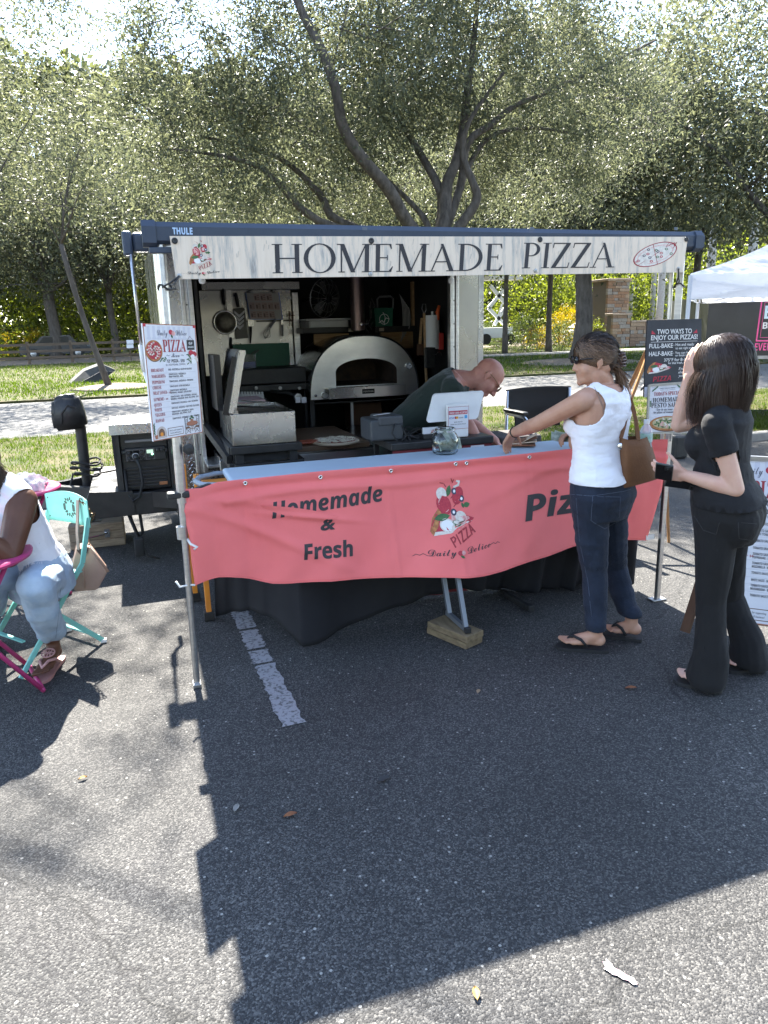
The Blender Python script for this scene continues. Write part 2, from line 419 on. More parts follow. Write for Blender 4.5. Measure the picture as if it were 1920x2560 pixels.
def leaf_mat(name, col, var=0.35, gloss=0.35, transl=0.55, tcol=None, rough=0.38):
 m = bpy.data.materials.new(name); m.use_nodes = True; n = m.node_tree.nodes; l = m.node_tree.links
 p = n['Principled BSDF']; out = n['Material Output']
 g = n.new('ShaderNodeNewGeometry'); cr = n.new('ShaderNodeValToRGB'); e = cr.color_ramp.elements
 e[0].color = (*[c*(1-var) for c in col], 1); e[1].color = (col[0]*(1+var*1.5), col[1]*(1+var), col[2]*(1+var*.6), 1)
 l.new(g.outputs['Random Per Island'], cr.inputs[0]); l.new(cr.outputs[0], p.inputs['Base Color'])
 p.inputs['Roughness'].default_value = rough; p.inputs['Specular IOR Level'].default_value = gloss
 t = n.new('ShaderNodeBsdfTranslucent'); hs = n.new('ShaderNodeHueSaturation'); hs.inputs['Value'].default_value = 1.5; hs.inputs['Saturation'].default_value = 1.1; hs.inputs['Hue'].default_value = 0.495
 l.new(cr.outputs[0], hs.inputs['Color']); l.new(hs.outputs[0], t.inputs['Color'])
 mx = n.new('ShaderNodeMixShader'); mx.inputs[0].default_value = transl
 l.new(p.outputs[0], mx.inputs[1]); l.new(t.outputs[0], mx.inputs[2]); l.new(mx.outputs[0], out.inputs['Surface'])
 MATS[name] = m; return m
grass_m = leaf_mat('grass_blade', (0.040, 0.076, 0.006), .45, .3, .5, rough=.5)
grass('grass_blades', [(-8, 12, 8.0, 9.6, 2.6), (-9, 15, 9.6, 13.2, 1.4)], 150000, .055, .0045, grass_m, .05)
grass('far_grass', [(-16, 4, 21.3, 30, 1.6), (4, 34, 21.3, 33, 1.0), (-20, 4, 30, 46, .8), (6, 44, 36.3, 46, .5)], 115000, .11, .012, grass_m, .03)
# ------------------------------------------------------------------ trees
bark_m = mat('bark', (0.050, 0.043, 0.036), 0.95, col2=(0.115, 0.10, 0.085), scale=14, bump=1.0, bscale=22, stretch=(1, 1, .3), detail=8, spec=.15)
bark_d = mat('dark_bark', (0.06, 0.052, 0.046), 0.95, col2=(0.11, 0.098, 0.088), scale=8, bump=1.0, bscale=16, stretch=(1, 1, .3), detail=8, spec=.15)
palm_b = mat('palm_bark', (0.25, 0.245, 0.235), 0.9, col2=(0.37, 0.365, 0.35), scale=5, stretch=(1, 1, 6), bump=.5, bscale=20)
oak_m = leaf_mat('oak_leaf', (0.080, 0.098, 0.062), .45, .38, .52, rough=.48)
oak2_m = leaf_mat('oak_leaf_grey', (0.074, 0.090, 0.056), .45, .35, .5, rough=.48)
far_m = leaf_mat('far_leaf', (0.062, 0.080, 0.034), .5, .5, .5, rough=.4)
lime_m = leaf_mat('light_leaf', (0.10, 0.135, 0.024), .4, .4, .6, rough=.4)
yellow_m = leaf_mat('yellow_leaf', (0.24, 0.20, 0.02), .35, .4, .5, rough=.45)
shrub_m = leaf_mat('shrub_leaf', (0.06, 0.09, 0.028), .45, .5, .45, rough=.4)
def leaves_mesh(name, c, d, L, wd, droop=0.0):
 """rhombic leaves at c, pointing along d"""
 n = len(c)
 d = d/np.maximum(np.linalg.norm(d, axis=1, keepdims=True), 1e-6)
 r = rng.normal(size=(n, 3)); s = np.cross(d, r); s /= np.maximum(np.linalg.norm(s, axis=1, keepdims=True), 1e-6)
 nn = np.cross(d, s)
 l_ = (L*rng.uniform(.65, 1.3, n))[:, None]; w_ = (wd*rng.uniform(.7, 1.25, n))[:, None]
 v = np.stack([c, c+d*l_*.45+s*w_*.5+nn*w_*.18, c+d*l_, c+d*l_*.45-s*w_*.5+nn*w_*.18], 1).reshape(-1, 3)
 return np_mesh(name, v, np.arange(4*n).reshape(-1, 4))
def sprigs(tips, dirs, per, length, spread):
 """leaf positions and directions along short drooping twigs that start at the given points"""
 k = len(tips)
 t = rng.uniform(0, 1, (k, per))
 d = dirs/np.maximum(np.linalg.norm(dirs, axis=1, keepdims=True), 1e-6)
 pos = tips[:, None, :] + d[:, None, :]*t[:, :, None]*length + rng.normal(size=(k, per, 3))*spread*(.5+t[:, :, None])
 dd = d[:, None, :]*.7 + rng.normal(size=(k, per, 3))*.75 + np.array([0, 0, -.15])
 return pos.reshape(-1, 3), dd.reshape(-1, 3)
def bend(a, b, n, sag, amp, rnd):
 a = Vector(a); b = Vector(b); out = []
 L = (b-a).length
 o1 = Vector((rnd.uniform(-1, 1), rnd.uniform(-1, 1), rnd.uniform(-.5, 1)))*amp*L
 o2 = Vector((rnd.uniform(-1, 1), rnd.uniform(-1, 1), rnd.uniform(-1, 1)))*amp*L*.5
 for k in range(n+1):
  t = k/n
  out.append(a.lerp(b, t) + o1*math.sin(math.pi*t) + o2*math.sin(2*math.pi*t) + Vector((0, 0, -sag*L*t*t)))
 return out
def tree(name, label, base, fork_z, r0, lobes, n_leaf, leaf, m_leaf, m_bark, seed, group=None, limbs=None, per=22, sl=.45, keep=None, fork=None, nlimb=7, cat='tree', twig=True, shell=.55):
 """lobes: list of (centre, radii) relative to base; the crown is filled with leafy twigs, denser near each lobe's shell"""
 rnd = random.Random(seed); rg = np.random.default_rng(seed)
 base = Vector(base)
 t = thing(name, label, cat, base, group)
 tb = B()
 fk = base + Vector((fork[0] if fork else 0, fork[1] if fork else 0, fork_z))
 tr = bend(base - Vector((0, 0, .15)), fk, 6, 0, .03, rnd)
 tb.tube(tr, [r0*(1.35 if k == 0 else 1.1 if k == 1 else 1-.03*k) for k in range(7)], 12)
 tb.out('trunk', m_bark, t, smooth=True)
 bb = B(); tips = []
 if limbs:
  for pts, ra, rb in limbs:
   pts = [Vector(q) for q in pts]
   fine = []
   for i in range(len(pts)-1):
    pa = pts[max(i-1, 0)]; pb, pc = pts[i], pts[i+1]; pd = pts[min(i+2, len(pts)-1)]
    for k in range(4):
     u = k/4
     fine.append(.5*((2*pb)+(pc-pa)*u+(2*pa-5*pb+4*pc-pd)*u*u+(3*pb-pa-3*pc+pd)*u**3))
   fine.append(pts[-1]); n = len(fine)
   bb.tube(fine, [ra+(rb-ra)*k/(n-1) for k in range(n)], 10); tips += fine[n//3:]
 pos = []; dirs = []
 vol = [l[1][0]*l[1][1]*l[1][2] for l in lobes]; tv = sum(v**.75 for v in vol)
 k_tot = n_leaf//per
 for (c, r), v in zip(lobes, vol):
  c = base + Vector(c); k = int(k_tot*(v**.75)/tv)
  if not limbs:
   for q in range(max(1, int(nlimb*(v**.75)/tv))):
    u = Vector((rnd.gauss(0, 1), rnd.gauss(0, 1), rnd.gauss(.2, .8))).normalized()*rnd.uniform(.3, .9)
    e = c + Vector((u.x*r[0], u.y*r[1], u.z*r[2]))
    pth = bend(fk, e, 8, 0, .09, rnd)
    ra = r0*rnd.uniform(.28, .5)
    bb.tube(pth, [ra*(1-.85*j/8) for j in range(9)], 7)
    for s_ in range(3):
     a = pth[rnd.randint(3, 7)]
     e2 = a + Vector((rnd.gauss(0, 1)*r[0], rnd.gauss(0, 1)*r[1], rnd.gauss(.2, .7)*r[2]))*.45
     bb.tube(bend(a, e2, 5, 0, .1, rnd), [ra*.4*(1-.8*j/5) for j in range(6)], 5)
  u = rg.normal(size=(k, 3)); u /= np.linalg.norm(u, axis=1, keepdims=True)
  rad = rg.uniform(0, 1, k)**(1/3.)*(1-shell)+shell*rg.uniform(.55, 1.08, k)
  q = u*np.minimum(rad, 1.1)[:, None]
  # clumps and gaps
  fr = 2.4/max(min(r), .5)
  ph = rg.uniform(0, 6, 6)
  W_ = q*np.array(r)
  cl = (np.sin(W_[:, 0]*fr*1.3+ph[0])+np.sin(W_[:, 1]*fr*1.5+ph[1])+np.sin(W_[:, 2]*fr*2.1+ph[2])
     + .8*np.sin((W_[:, 0]+W_[:, 2])*fr*2.6+ph[3])+.8*np.sin((W_[:, 1]-W_[:, 0])*fr*2.9+ph[4]))
  kp = cl+rg.normal(size=k)*.6 > -.75
  q, W_, u = q[kp], W_[kp], u[kp]
  pos.append(np.array(c)+W_); dirs.append(u + rg.normal(size=u.shape)*.7 + np.array([0, 0, -.25]))
 pos = np.concatenate(pos); dirs = np.concatenate(dirs)
 if keep is not None:
  kp = keep(pos, rg); pos, dirs = pos[kp], dirs[kp]
 if twig:
  for i in range(0, len(pos), max(1, len(pos)//260)):
   a = Vector(pos[i]); dd = Vector(dirs[i]).normalized()
   bb.tube([a-dd*sl*1.2, a, a+dd*sl*.9], [leaf[1]*.35, leaf[1]*.28, leaf[1]*.1], 4, cap=False)
 bb.out('branch', m_bark, t, smooth=True)
 c_, d_ = sprigs(pos, dirs, per, sl, sl*.22)
 me = leaves_mesh('crown', c_, d_, leaf[0], leaf[1])
 link('crown', me, m_leaf, t)
 return t
def lit(p, rg, y0=3.2, leak=.02):
 """leaves above the sight of the sunlit lot are thinned as the photo's light shows the tree to end there"""
 return (p[:, 2] < (p[:, 1]-y0)*1.117) | (rg.uniform(0, 1, len(p)) < leak)
Y = 11.6
def a_(x, y, dy=0.0): return at(x, y, Y=Y+dy)
tb0 = Vector((a_(1080, 900).x, Y, 0.05))
fkp = a_(1090, 640)
def limb(*pts, r=(.11, .03)): return ([fkp] + [a_(*q) for q in pts], r[0]*.72, r[1]*.7)
limbs = [limb((800, 555, -.2), (648, 417, -.3), (430, 372, -.6), r=(.13, .015)),
   limb((850, 555, .3), (800, 486, .4), (694, 393, .5), (500, 340, .6), r=(.12, .03)),
   limb((1018, 555, -.3), (972, 474, -.5), (903, 393, -.7), (856, 312, -.8), (839, 220, -.9), (799, 116, -.8), (752, 23, -.6), (700, -120, -.4), r=(.15, .07)),
   limb((1111, 555), (1117, 463, .1), (1140, 405, .1), (1157, 324, .2), (1169, 220, .2), (1180, 140, .3), (1200, -60, .4), r=(.17, .05)),
   limb((1105, 520, .2), (1094, 463, .2), (1042, 370, .5), (984, 278, .8), (926, 197, 1.0), (860, 60, 1.2), r=(.13, .04)),
   limb((1157, 555, -.2), (1192, 498, -.3), (1180, 451, -.3), (1157, 382, -.2), (1175, 300, -.3), (1260, 180, -.4), r=(.13, .035)),
   limb((1150, 470, .1), (1169, 359, 0), (1227, 312, .1), (1285, 266, .2), (1366, 231, .3), (1500, 170, .4), (1640, 100, .5), r=(.11, .025)),
   limb((1170, 420, .3), (1230, 340, .4), (1330, 320, .5), (1440, 335, .7), r=(.08, .02)),
   limb((1065, 555, .4), (1018, 498, .6), (950, 440, .8), (860, 420, 1.0), r=(.09, .03))]
def lb_(x, y, dy, rx, ry, rz):
 q = a_(x, y, dy) - tb0
 return (tuple(q), (rx, ry, rz))
lobes = [lb_(640, 380, .3, 1.7, 1.6, .9), lb_(820, 190, .0, 1.8, 1.8, 1.1), lb_(1060, 120, .5, 1.8, 1.8, 1.2), lb_(1300, 180, .3, 1.7, 1.7, 1.1), lb_(1480, 300, .8, 1.6, 1.5, .8),
   lb_(1020, 380, 1.6, 2.0, 1.4, 1.0), lb_(760, 470, 1.8, 1.6, 1.3, .7), lb_(1340, 440, 1.6, 1.7, 1.3, .8), lb_(900, -40, 1, 2.3, 2, 1.2), lb_(1250, -60, 1, 2.3, 2, 1.2),
   lb_(450, 330, .2, 1.2, 1.3, .8), lb_(560, 120, .6, 1.5, 1.5, 1.0)]
tree('oak_tree', 'large spreading live oak whose limbs fan out behind the trailer roof', tb0, (fkp-tb0).z, .20, lobes, 230000, (.088, .024), oak_m, bark_m, 3,
  limbs=limbs, fork=((fkp-tb0).x, (fkp-tb0).y), per=26, sl=.40, keep=lambda p, rg: lit(p, rg, 3.4, .03))
# branch of a neighbouring tree that hangs into the top left from above
b2 = Vector((-6.5, 10.5, .05))
tree('oak_tree', 'near tree at far left whose leafy boughs hang into the bright upper left corner', b2, 3.2, .2,
  [((3.4, 1.2, 5.0), (2.0, 1.6, .9)), ((1.6, 2.2, 5.6), (2.2, 1.8, 1.2)), ((4.6, .6, 6.2), (2.0, 1.6, .9)), ((0, .5, 6), (2.5, 2, 1.5)), ((3.0, 2.4, 3.9), (1.3, 1.2, .6)), ((1.2, 2.6, 4.0), (1.3, 1.2, .7)), ((3.2, 3, 6.6), (2.2, 1.6, 1.1)), ((.6, 3.4, 6.9), (2, 1.6, 1.1)), ((5.5, -.1, 7.3), (1.7, 1.5, .9)), ((4.3, -.6, 7.6), (1.5, 1.4, .9)), ((7.4, -1.85, 8.3), (.6, .55, .3)), ((6.5, -1.5, 7.2), (.5, .9, .4))], 112000, (.088, .024), oak_m, bark_m, 5, per=20, sl=.36,
  keep=lambda p, rg: lit(p, rg, 3.5, .03) | ((p[:, 0] > .3) & (p[:, 2] > 7.6) & (rg.uniform(0, 1, len(p)) < .5)) | ((p[:, 0] > -.6) & (p[:, 0] < .6) & (p[:, 2] > 6.6) & (p[:, 2] < 7.6) & (rg.uniform(0, 1, len(p)) < .3)))
GR = 'oaks beyond the road'
def far_tree(px, py, r_px, lobes, n, leaf, seed, label, Yb=None, m=oak2_m, mb=None, fork_z=3.0, group=None, fork=None, name='oak_tree'):
 g = at(px, py, Z=0.03); g.z = .03
 depth = (g-CC).dot(CF)
 r0 = r_px/2/F_PX*depth
 return tree(name, label, g, fork_z, r0, lobes, int(n*1.35), leaf, m, mb or bark_d, seed, group, per=16, sl=leaf[0]*6, fork=fork, twig=False)
big = lambda s, h, rz: [((-s*.6, 0, h), (s*.7, s*.6, rz)), ((s*.55, .4, h*1.08), (s*.7, s*.6, rz)), ((0, 0, h*1.35), (s*.8, s*.7, rz)), ((0, -s*.5, h*.9), (s*.6, s*.45, rz*.7)), ((-s*.2, .5*s, h*1.1), (s*.9, s*.5, rz))]
far_tree(278, 972, 14, big(3.4, 6.6, 1.9), 15000, (.13, .05), 21, 'slender young oak on the mulch ring just across the road', fork_z=4.2, fork=(-.9, 0))
far_tree(142, 896, 30, big(8, 8.6, 4.3), 38000, (.24, .095), 22, 'thick oak trunk in front of the ranch fence at left', fork_z=4.6)
far_tree(188, 885, 24, big(7, 10.5, 4.5), 26000, (.28, .11), 23, 'oak with a leaning fork just right of the thick fence oak', fork_z=4.0)
far_tree(290, 890, 18, big(7, 9, 4.5), 26000, (.28, .11), 24, 'oak behind the fence between the young oak and the menu board', fork_z=4.5)
far_tree(395, 880, 22, big(8, 9, 4.5), 26000, (.28, .11), 25, 'oak trunk half hidden by the left awning pole', fork_z=4.5)
far_tree(1447, 905, 44, big(6.2, 7.2, 2.9), 60000, (.17, .065), 26, 'stout dark oak between the trailer and the stone gate pillars', fork_z=5.0)
far_tree(1262, 884, 12, big(7, 10, 4), 26000, (.28, .11), 27, 'thin straight trunk next to the scissor lift', fork_z=6)
far_tree(1372, 880, 14, big(7, 9.5, 4), 24000, (.28, .11), 28, 'brown leaning trunk left of the stout dark oak', fork_z=5.5, mb=bark_m)
far_tree(-120, 905, 30, big(8, 9, 4.5), 26000, (.28, .11), 29, 'oak with foliage sweeping down to the fence beyond the yellowish bush', fork_z=4)
far_tree(-40, 985, 18, big(3.6, 7.5, 2.0), 13000, (.15, .055), 34, 'young oak across the road at the left end of the lawn', fork_z=4.0)
far_tree(1960, 900, 40, big(7, 7.6, 3.6), 45000, (.19, .075), 30, 'broad oak above the white canopy tent at right', fork_z=4.4)
far_tree(1730, 885, 20, big(7, 8.6, 3.8), 34000, (.26, .10), 31, 'oak behind the stone wall near the right awning pole', fork_z=5)
far_tree(700, 885, 30, big(9, 9, 4.5), 40000, (.28, .11), 32, 'background oak seen over the left half of the awning', fork_z=4)
far_tree(1050, 885, 30, big(9, 9, 4.5), 40000, (.28, .11), 33, 'background oak seen over the middle of the awning', fork_z=4)
def mass(name, x0, x1, y0, y1, z0, z1, n, leaf, m):
 k = n//16
 c = np.stack([rng.uniform(x0, x1, k), rng.uniform(y0, y1, k), rng.uniform(z0, z1, k)], 1)
 cl = np.sin(c[:, 0]*.9)+np.sin(c[:, 2]*1.4+c[:, 0]*.5)+np.sin(c[:, 0]*2.3+1)
 c = c[cl+rng.normal(size=k)*1.2 > -.7]
 d = rng.normal(size=c.shape)
 p, dd = sprigs(c, d, 16, 1.2, .5)
 p[:, 2] = np.maximum(p[:, 2], .1)
 return stuff(link(name, leaves_mesh(name, p, dd, *leaf), m))
mass('distant_woods', -75, 78, 92, 110, 0, 31, 230000, (1.15, .62), far_m)
mass('distant_woods', 70, 130, 92, 110, 0, 19, 60000, (1.15, .62), far_m)
mass('added_woods_behind', -45, 45, -34, -26, 0, 12, 9000, (1.6, .9), far_m)  # unseen leaf mass added behind the camera, for dark reflections in the steel
mass('undergrowth', -40, 20, 58, 66, 0, 5.5, 40000, (.42, .18), lime_m)
mass('undergrowth', 14, 75, 56, 66, 0, 8.5, 60000, (.45, .2), lime_m)
# ------------------------------------------------------------------ shared materials
def diamond_free(): pass
alu = mat('brushed_aluminium', (0.60, 0.60, 0.60), 0.34, 1.0, col2=(0.50, 0.50, 0.51), scale=5, stretch=(1, 1, 12), bump=.1, bscale=40)
alu_d = mat('dull_aluminium', (0.42, 0.42, 0.42), 0.45, 1.0, col2=(0.34, 0.34, 0.34), scale=9, bump=.1, bscale=60)
steel = mat('stainless_steel', (0.52, 0.51, 0.50), 0.2, 1.0, col2=(0.50, 0.49, 0.48), scale=3, bump=.08, bscale=8, r2=.34)
steel_s = mat('satin_steel', (0.36, 0.355, 0.35), 0.2, 1.0, col2=(0.33, 0.325, 0.32), scale=2.0, bump=.06, bscale=10, r2=.32)
plate = mat('tread_plate', (0.50, 0.50, 0.50), 0.2, 1.0, col2=(0.38, 0.38, 0.39), scale=6, r2=.38)
chrome = mat('chrome', (0.75, 0.75, 0.75), 0.12, 1.0)
black_p = mat('black_paint', (0.016, 0.016, 0.017), 0.45, col2=(0.028, 0.027, 0.027), scale=12, bump=.15, bscale=70)
black_m = mat('black_plastic', (0.018, 0.018, 0.019), 0.42, col2=(0.03, 0.03, 0.03), scale=25, bump=.2, bscale=200)
black_i = mat('black_lining', (0.013, 0.013, 0.014), 0.7, col2=(0.022, 0.022, 0.022), scale=4)
rubber = mat('rubber', (0.02, 0.02, 0.02), 0.8)
navy = mat('awning_anthracite', (0.034, 0.048, 0.075), 0.42, col2=(0.045, 0.060, 0.090), scale=3, bump=.05)
awn_f = mat('awning_fabric', (0.22, 0.22, 0.23), 0.85, col2=(0.28, 0.28, 0.29), scale=8)
white_pl = mat('white_plastic', (0.72, 0.72, 0.71), 0.4, col2=(0.66, 0.66, 0.65), scale=12)
wood_m = mat('pine_wood', (0.44, 0.28, 0.14), 0.6, col2=(0.33, 0.19, 0.085), scale=7, stretch=(1, 6, 6), bump=.2, bscale=30, detail=7)
wood_g = mat('weathered_wood', (0.30, 0.24, 0.17), 0.85, col2=(0.18, 0.14, 0.10), scale=9, stretch=(1, 7, 7), bump=.6, bscale=40, detail=7)
wood_y = mat('sawn_lumber', (0.50, 0.37, 0.20), 0.8, col2=(0.38, 0.26, 0.13), scale=8, stretch=(5, 1, 5), bump=.4, bscale=40, detail=7)
ink = mat('dark_ink', (0.035, 0.033, 0.036), 0.6)
ink_r = mat('red_ink', (0.33, 0.035, 0.045), 0.6)
ink_w = mat('white_ink', (0.78, 0.78, 0.77), 0.6)
ink_g = mat('green_ink', (0.035, 0.10, 0.035), 0.6, col2=(0.07, 0.17, 0.06), scale=60)
ink_c = mat('crust_ink', (0.52, 0.24, 0.08), 0.6, col2=(0.30, 0.10, 0.04), scale=70)
ink_t = mat('tomato_ink', (0.50, 0.045, 0.06), 0.6, col2=(0.38, 0.025, 0.05), scale=90)
ink_p = mat('pale_red_ink', (0.62, 0.25, 0.24), 0.6, col2=(0.75, 0.5, 0.46), scale=80)
ink_m = mat('cream_ink', (0.74, 0.70, 0.62), 0.6, col2=(0.60, 0.54, 0.48), scale=60)
ink_o = mat('olive_ink', (0.055, 0.055, 0.09), 0.6)
ink_b = mat('brown_ink', (0.20, 0.11, 0.065), 0.6, col2=(0.12, 0.06, 0.04), scale=50)
paper = mat('white_board', (0.70, 0.70, 0.72), 0.5, col2=(0.64, 0.64, 0.68), scale=4)
cream = mat('cream_board', (0.62, 0.57, 0.50), 0.6)
charcoal = mat('charcoal_board', (0.030, 0.031, 0.034), 0.6, col2=(0.045, 0.045, 0.05), scale=8)
def plate_bars(nm, o, u, v, W_, H_, parent, step=.030):
 """raised tread bars on a sheet: o corner, u and v unit directions, alternating diagonals"""
 o, u, v = Vector(o), Vector(u), Vector(v); n = u.cross(v).normalized(); b = B()
 if n.y > 0 or n.z < -.5: n = -n
 i = 0; y = step*.6
 while y < H_-step*.3:
  x = step*.6 + (step*.5 if i % 2 else 0); j = 0
  while x < W_-step*.3:
   s = 1 if (i+j) % 2 else -1
   d = (u*s+v).normalized(); q = d.cross(n); c = o+u*x+v*y
   L, ww, h = step*.42, step*.13, .0022
   b.add([c-d*L, c+q*ww, c+d*L, c-q*ww, c+n*h-d*L*.5, c+n*h+d*L*.5], [(0, 1, 5, 4), (1, 2, 5), (2, 3, 4, 5), (3, 0, 4)])
   x += step; j += 1
  y += step*.8; i += 1
 ob = b.out(nm, plate, parent); ob['kind'] = 'stuff'; return ob
# ------------------------------------------------------------------ food trailer
FY, BY = 5.2, 7.3
XL, XR, ZF, ZT = .20, 2.60, .52, 2.30
OX0, OX1, OZ0, OZ1 = at(497, 900, Y=FY).x, at(1121, 800, Y=FY).x, .80, 2.10
TR = thing('food_trailer', 'silver tread plate food trailer with its black lined serving hatch open', 'trailer', (XL, FY, 0))
xp0 = at(418, 700, Y=FY).x
b = B(); b.bb((xp0, FY, ZF), (OX0-.085, FY+.03, ZT)); b.bb((OX0-.085, FY+.001, ZF), (OX1+.3, FY+.03, OZ0)); b.bb((OX0-.085, FY, OZ1), (XR-.04, FY+.03, ZT)); b.out('front_wall', plate, TR)
plate_bars('tread_bars', (xp0, FY, ZF), (1, 0, 0), (0, 0, 1), OX0-.085-xp0, ZT-ZF, TR)
plate_bars('tread_bars', (OX0, FY, OZ0-.12), (1, 0, 0), (0, 0, 1), OX1-OX0, .12, TR)
# rounded front corner and side
b = B(); pr = []
for k in range(9):
 a = math.pi/2*k/8; r = xp0-XL
 pr.append((xp0 - r*math.sin(a), FY + r - r*math.cos(a)))
vs = [(x, y, z) for z in (ZF, ZT) for x, y in pr] ; n_ = len(pr)
b.add(vs, [(k, k+1, n_+k+1, n_+k) for k in range(n_-1)]); b.bb((XL, FY+xp0-XL, ZF), (XL+.03, BY, ZT)); b.out('corner_wall', steel_s, TR, smooth=True, angle=40)
b = B()
for x0, x1, dy in ((OX0-.085, OX0-.058, .022), (OX0-.058, OX0-.036, .012), (OX0-.036, OX0-.004, .03)): b.bb((x0+.001, FY-dy, OZ0-.08), (x1-.001, FY+.02, OZ1+.02), bev=.003)
b.out('hatch_frame', alu, TR); b = B()
for x0, x1, dy in ((OX1+.002, OX1+.03, .03), (OX1+.032, OX1+.05, .012), (OX1+.052, OX1+.078, .022)): b.bb((x0, FY-dy, OZ0-.08), (x1, FY+.02, OZ1+.02), bev=.003)
hf = b.out('hatch_frame', alu, TR)
b = B()
for k in range(8):
 z = OZ0+.05+k*.17
 for x, dy in ((OX0-.047, .014), (OX1+.041, .014)): b.lathe([(.006, 0), (.005, .003), (.001, .004)], (x, FY-dy+.002, z), 10, axis=(0, -1, 0))
b.out('screws', black_m, hf)
for px in (505, 1126):
 q = at(px, 702, Y=FY-.035); B().lathe([(.022, 0), (.022, .012), (.016, .016), (.006, .017)], q, 20, axis=(0, -1, 0)).out('hatch_knob', white_pl, TR, smooth=True, angle=40)
b = B(); b.bb((OX1+.079, FY-.002, OZ0-.3), (XR-.045, FY+.025, OZ1)); b.out('side_panel', steel_s, TR)
b = B(); b.bb((XR-.044, FY-.006, ZF), (XR, FY+.03, ZT)); b.out('corner_trim', plate, TR)
plate_bars('tread_bars', (XR-.044, FY-.006, .8), (1, 0, 0), (0, 0, 1), .044, ZT-.8, TR, .022)
b = B(); b.bb((XR-.03, FY+.031, ZF), (XR-.001, BY, ZT)); b.out('end_wall', plate, TR)
b = B(); b.bb((XL+.03, BY-.04, ZF), (XR-.03, BY, ZT)); b.out('back_wall', black_i, TR)
b = B(); b.bb((XL+.031, FY+.06, ZF+.05), (XL+.06, BY-.05, ZT-.05)); b.out('lining', black_i, TR); b = B(); b.bb((XR-.06, FY+.04, ZF+.05), (XR-.031, BY-.05, ZT-.05)); b.out('lining', black_i, TR)
b = B(); b.bb((XL+.05, FY+.05, ZF), (XR-.05, BY-.05, ZF+.04)); b.out('floor', black_i, TR)
b = B(); b.bb((XL+.02, FY+.035, ZT), (XR-.005, BY+.01, ZT+.035), bev=.01); b.out('roof', alu_d, TR)
rv = at(888, 552, Y=6.6)
b = B(); b.lathe([(.13, 0), (.13, .03), (.17, .035), (.18, .06), (.15, .085), (.05, .1), (.001, .1)], (rv.x, 6.6, ZT+.035), 28); b.out('roof_vent', black_m, TR, smooth=True, angle=40)
b = B(); b.bb((XL, FY+.08, .40), (XR, FY+.18, ZF), bev=.006); b.out('chassis_rail', black_p, TR); b = B(); b.bb((XL, BY-.18, .40), (XR, BY-.08, ZF), bev=.006); b.out('chassis_rail', black_p, TR)
for y in (FY+.28, BY-.28):
 wc = Vector((1.55, y, .33))
 wh = B().lathe([(.20, -.09), (.31, -.09), (.33, -.05), (.33, .05), (.31, .09), (.20, .09)], wc, 28, axis=(0, 1, 0)).out('wheel', rubber, TR, smooth=True, angle=40)
 B().lathe([(.19, -.06), (.06, -.03), (.05, -.05), (.001, -.05)], wc, 20, axis=(0, 1, 0)).out('rim', alu_d, wh)
# drawbar, in front (left) of the body
jk = at(228, 1300, Z=.2)
b = B(); b.bar((XL+.02, FY+.3, .47), (jk.x-.25, jk.y-.06, .47), .06, .12); b.bar((XL+.02, BY-.3, .47), (jk.x-.25, jk.y+.06, .47), .06, .12)
b.bb((-.42, 5.62, .46), (XL+.02, 6.9, .53), bev=.01); b.bb((-.42, 5.60, .36), (XL+.05, 5.64, .532), bev=.01); b.bb((jk.x-.75, jk.y-.05, .42), (jk.x-.2, jk.y+.05, .53), bev=.02)
b.prism([(jk.x-.02, 5.58, .37), (jk.x+.36, 5.58, .37), (jk.x+.36, 5.58, .55), (jk.x+.06, 5.58, .57)], (0, .5, 0))
b.out('drawbar', black_p, TR)
b = B(); b.tube([(-.15, 5.7, .42), (-.13, 5.68, .30), (-.09, 5.67, .16), (-.06, 5.67, .2), (-.07, 5.69, .42)], .012, 8); b.tube([(jk.x+.3, 5.62, .4), (jk.x+.36, 5.55, .2), (jk.x+.42, 5.5, .06), (jk.x+.5, 5.5, .03)], .008, 6)
b.bb((jk.x+.33, 5.5, .06), (jk.x+.40, 5.58, .2), bev=.01); b.out('safety_cable', rubber, TR, smooth=True)
# jack
jt = at(225, 1060, Y=jk.y)
b = B(); b.tube([(jk.x, jk.y, .2), (jk.x+.005, jk.y, .62)], .034, 14); b.tube([(jk.x+.005, jk.y, .62), (jk.x+.01, jk.y, .98)], .042, 14); b.bb((jk.x-.08, jk.y-.08, .19), (jk.x+.08, jk.y+.08, .205))
jo = b.out('tongue_jack', black_p, TR, smooth=True, angle=40)
b = B(); hx, hy = jk.x-.055, jk.y
b.prism([(hx-.12, hy-.11, .96), (hx+.125, hy-.11, .975), (hx+.11, hy-.11, 1.12), (hx+.075, hy-.11, 1.235), (hx-.03, hy-.11, 1.245), (hx-.11, hy-.11, 1.21), (hx-.13, hy-.11, 1.08)], (0, .22, 0))
me = b.mesh('jack_cover'); bm = bmesh.new(); bm.from_mesh(me); bmesh.ops.bevel(bm, geom=bm.edges[:], offset=.025, segments=3, affect='EDGES'); bm.to_mesh(me); bm.free()
link('jack_cover', me, black_m, jo, smooth=True)
b = B(); b.tube([(hx-.06, hy-.112, 1.02), (hx-.05, hy-.112, 1.1), (hx, hy-.112, 1.16), (hx+.06, hy-.112, 1.14)], .006, 6); b.out('cover_seam', black_m, jo)
b = B()
for t0, rr in ((0, .09), (.05, .11), (.09, .10)):
 b.tube([(jk.x+.02+rr*1.1*math.cos(a), jk.y-.02+rr*math.sin(a), .60+t0+.02*math.sin(2*a)) for a in np.linspace(0, 2*math.pi, 18)], .009, 6)
b.tube([(jk.x-.08, jk.y-.1, .62), (jk.x-.12, jk.y-.14, .5), (jk.x-.02, jk.y-.16, .42), (jk.x+.04, jk.y-.1, .5)], .008, 6)
b.out('power_cable', rubber, jo, smooth=True)
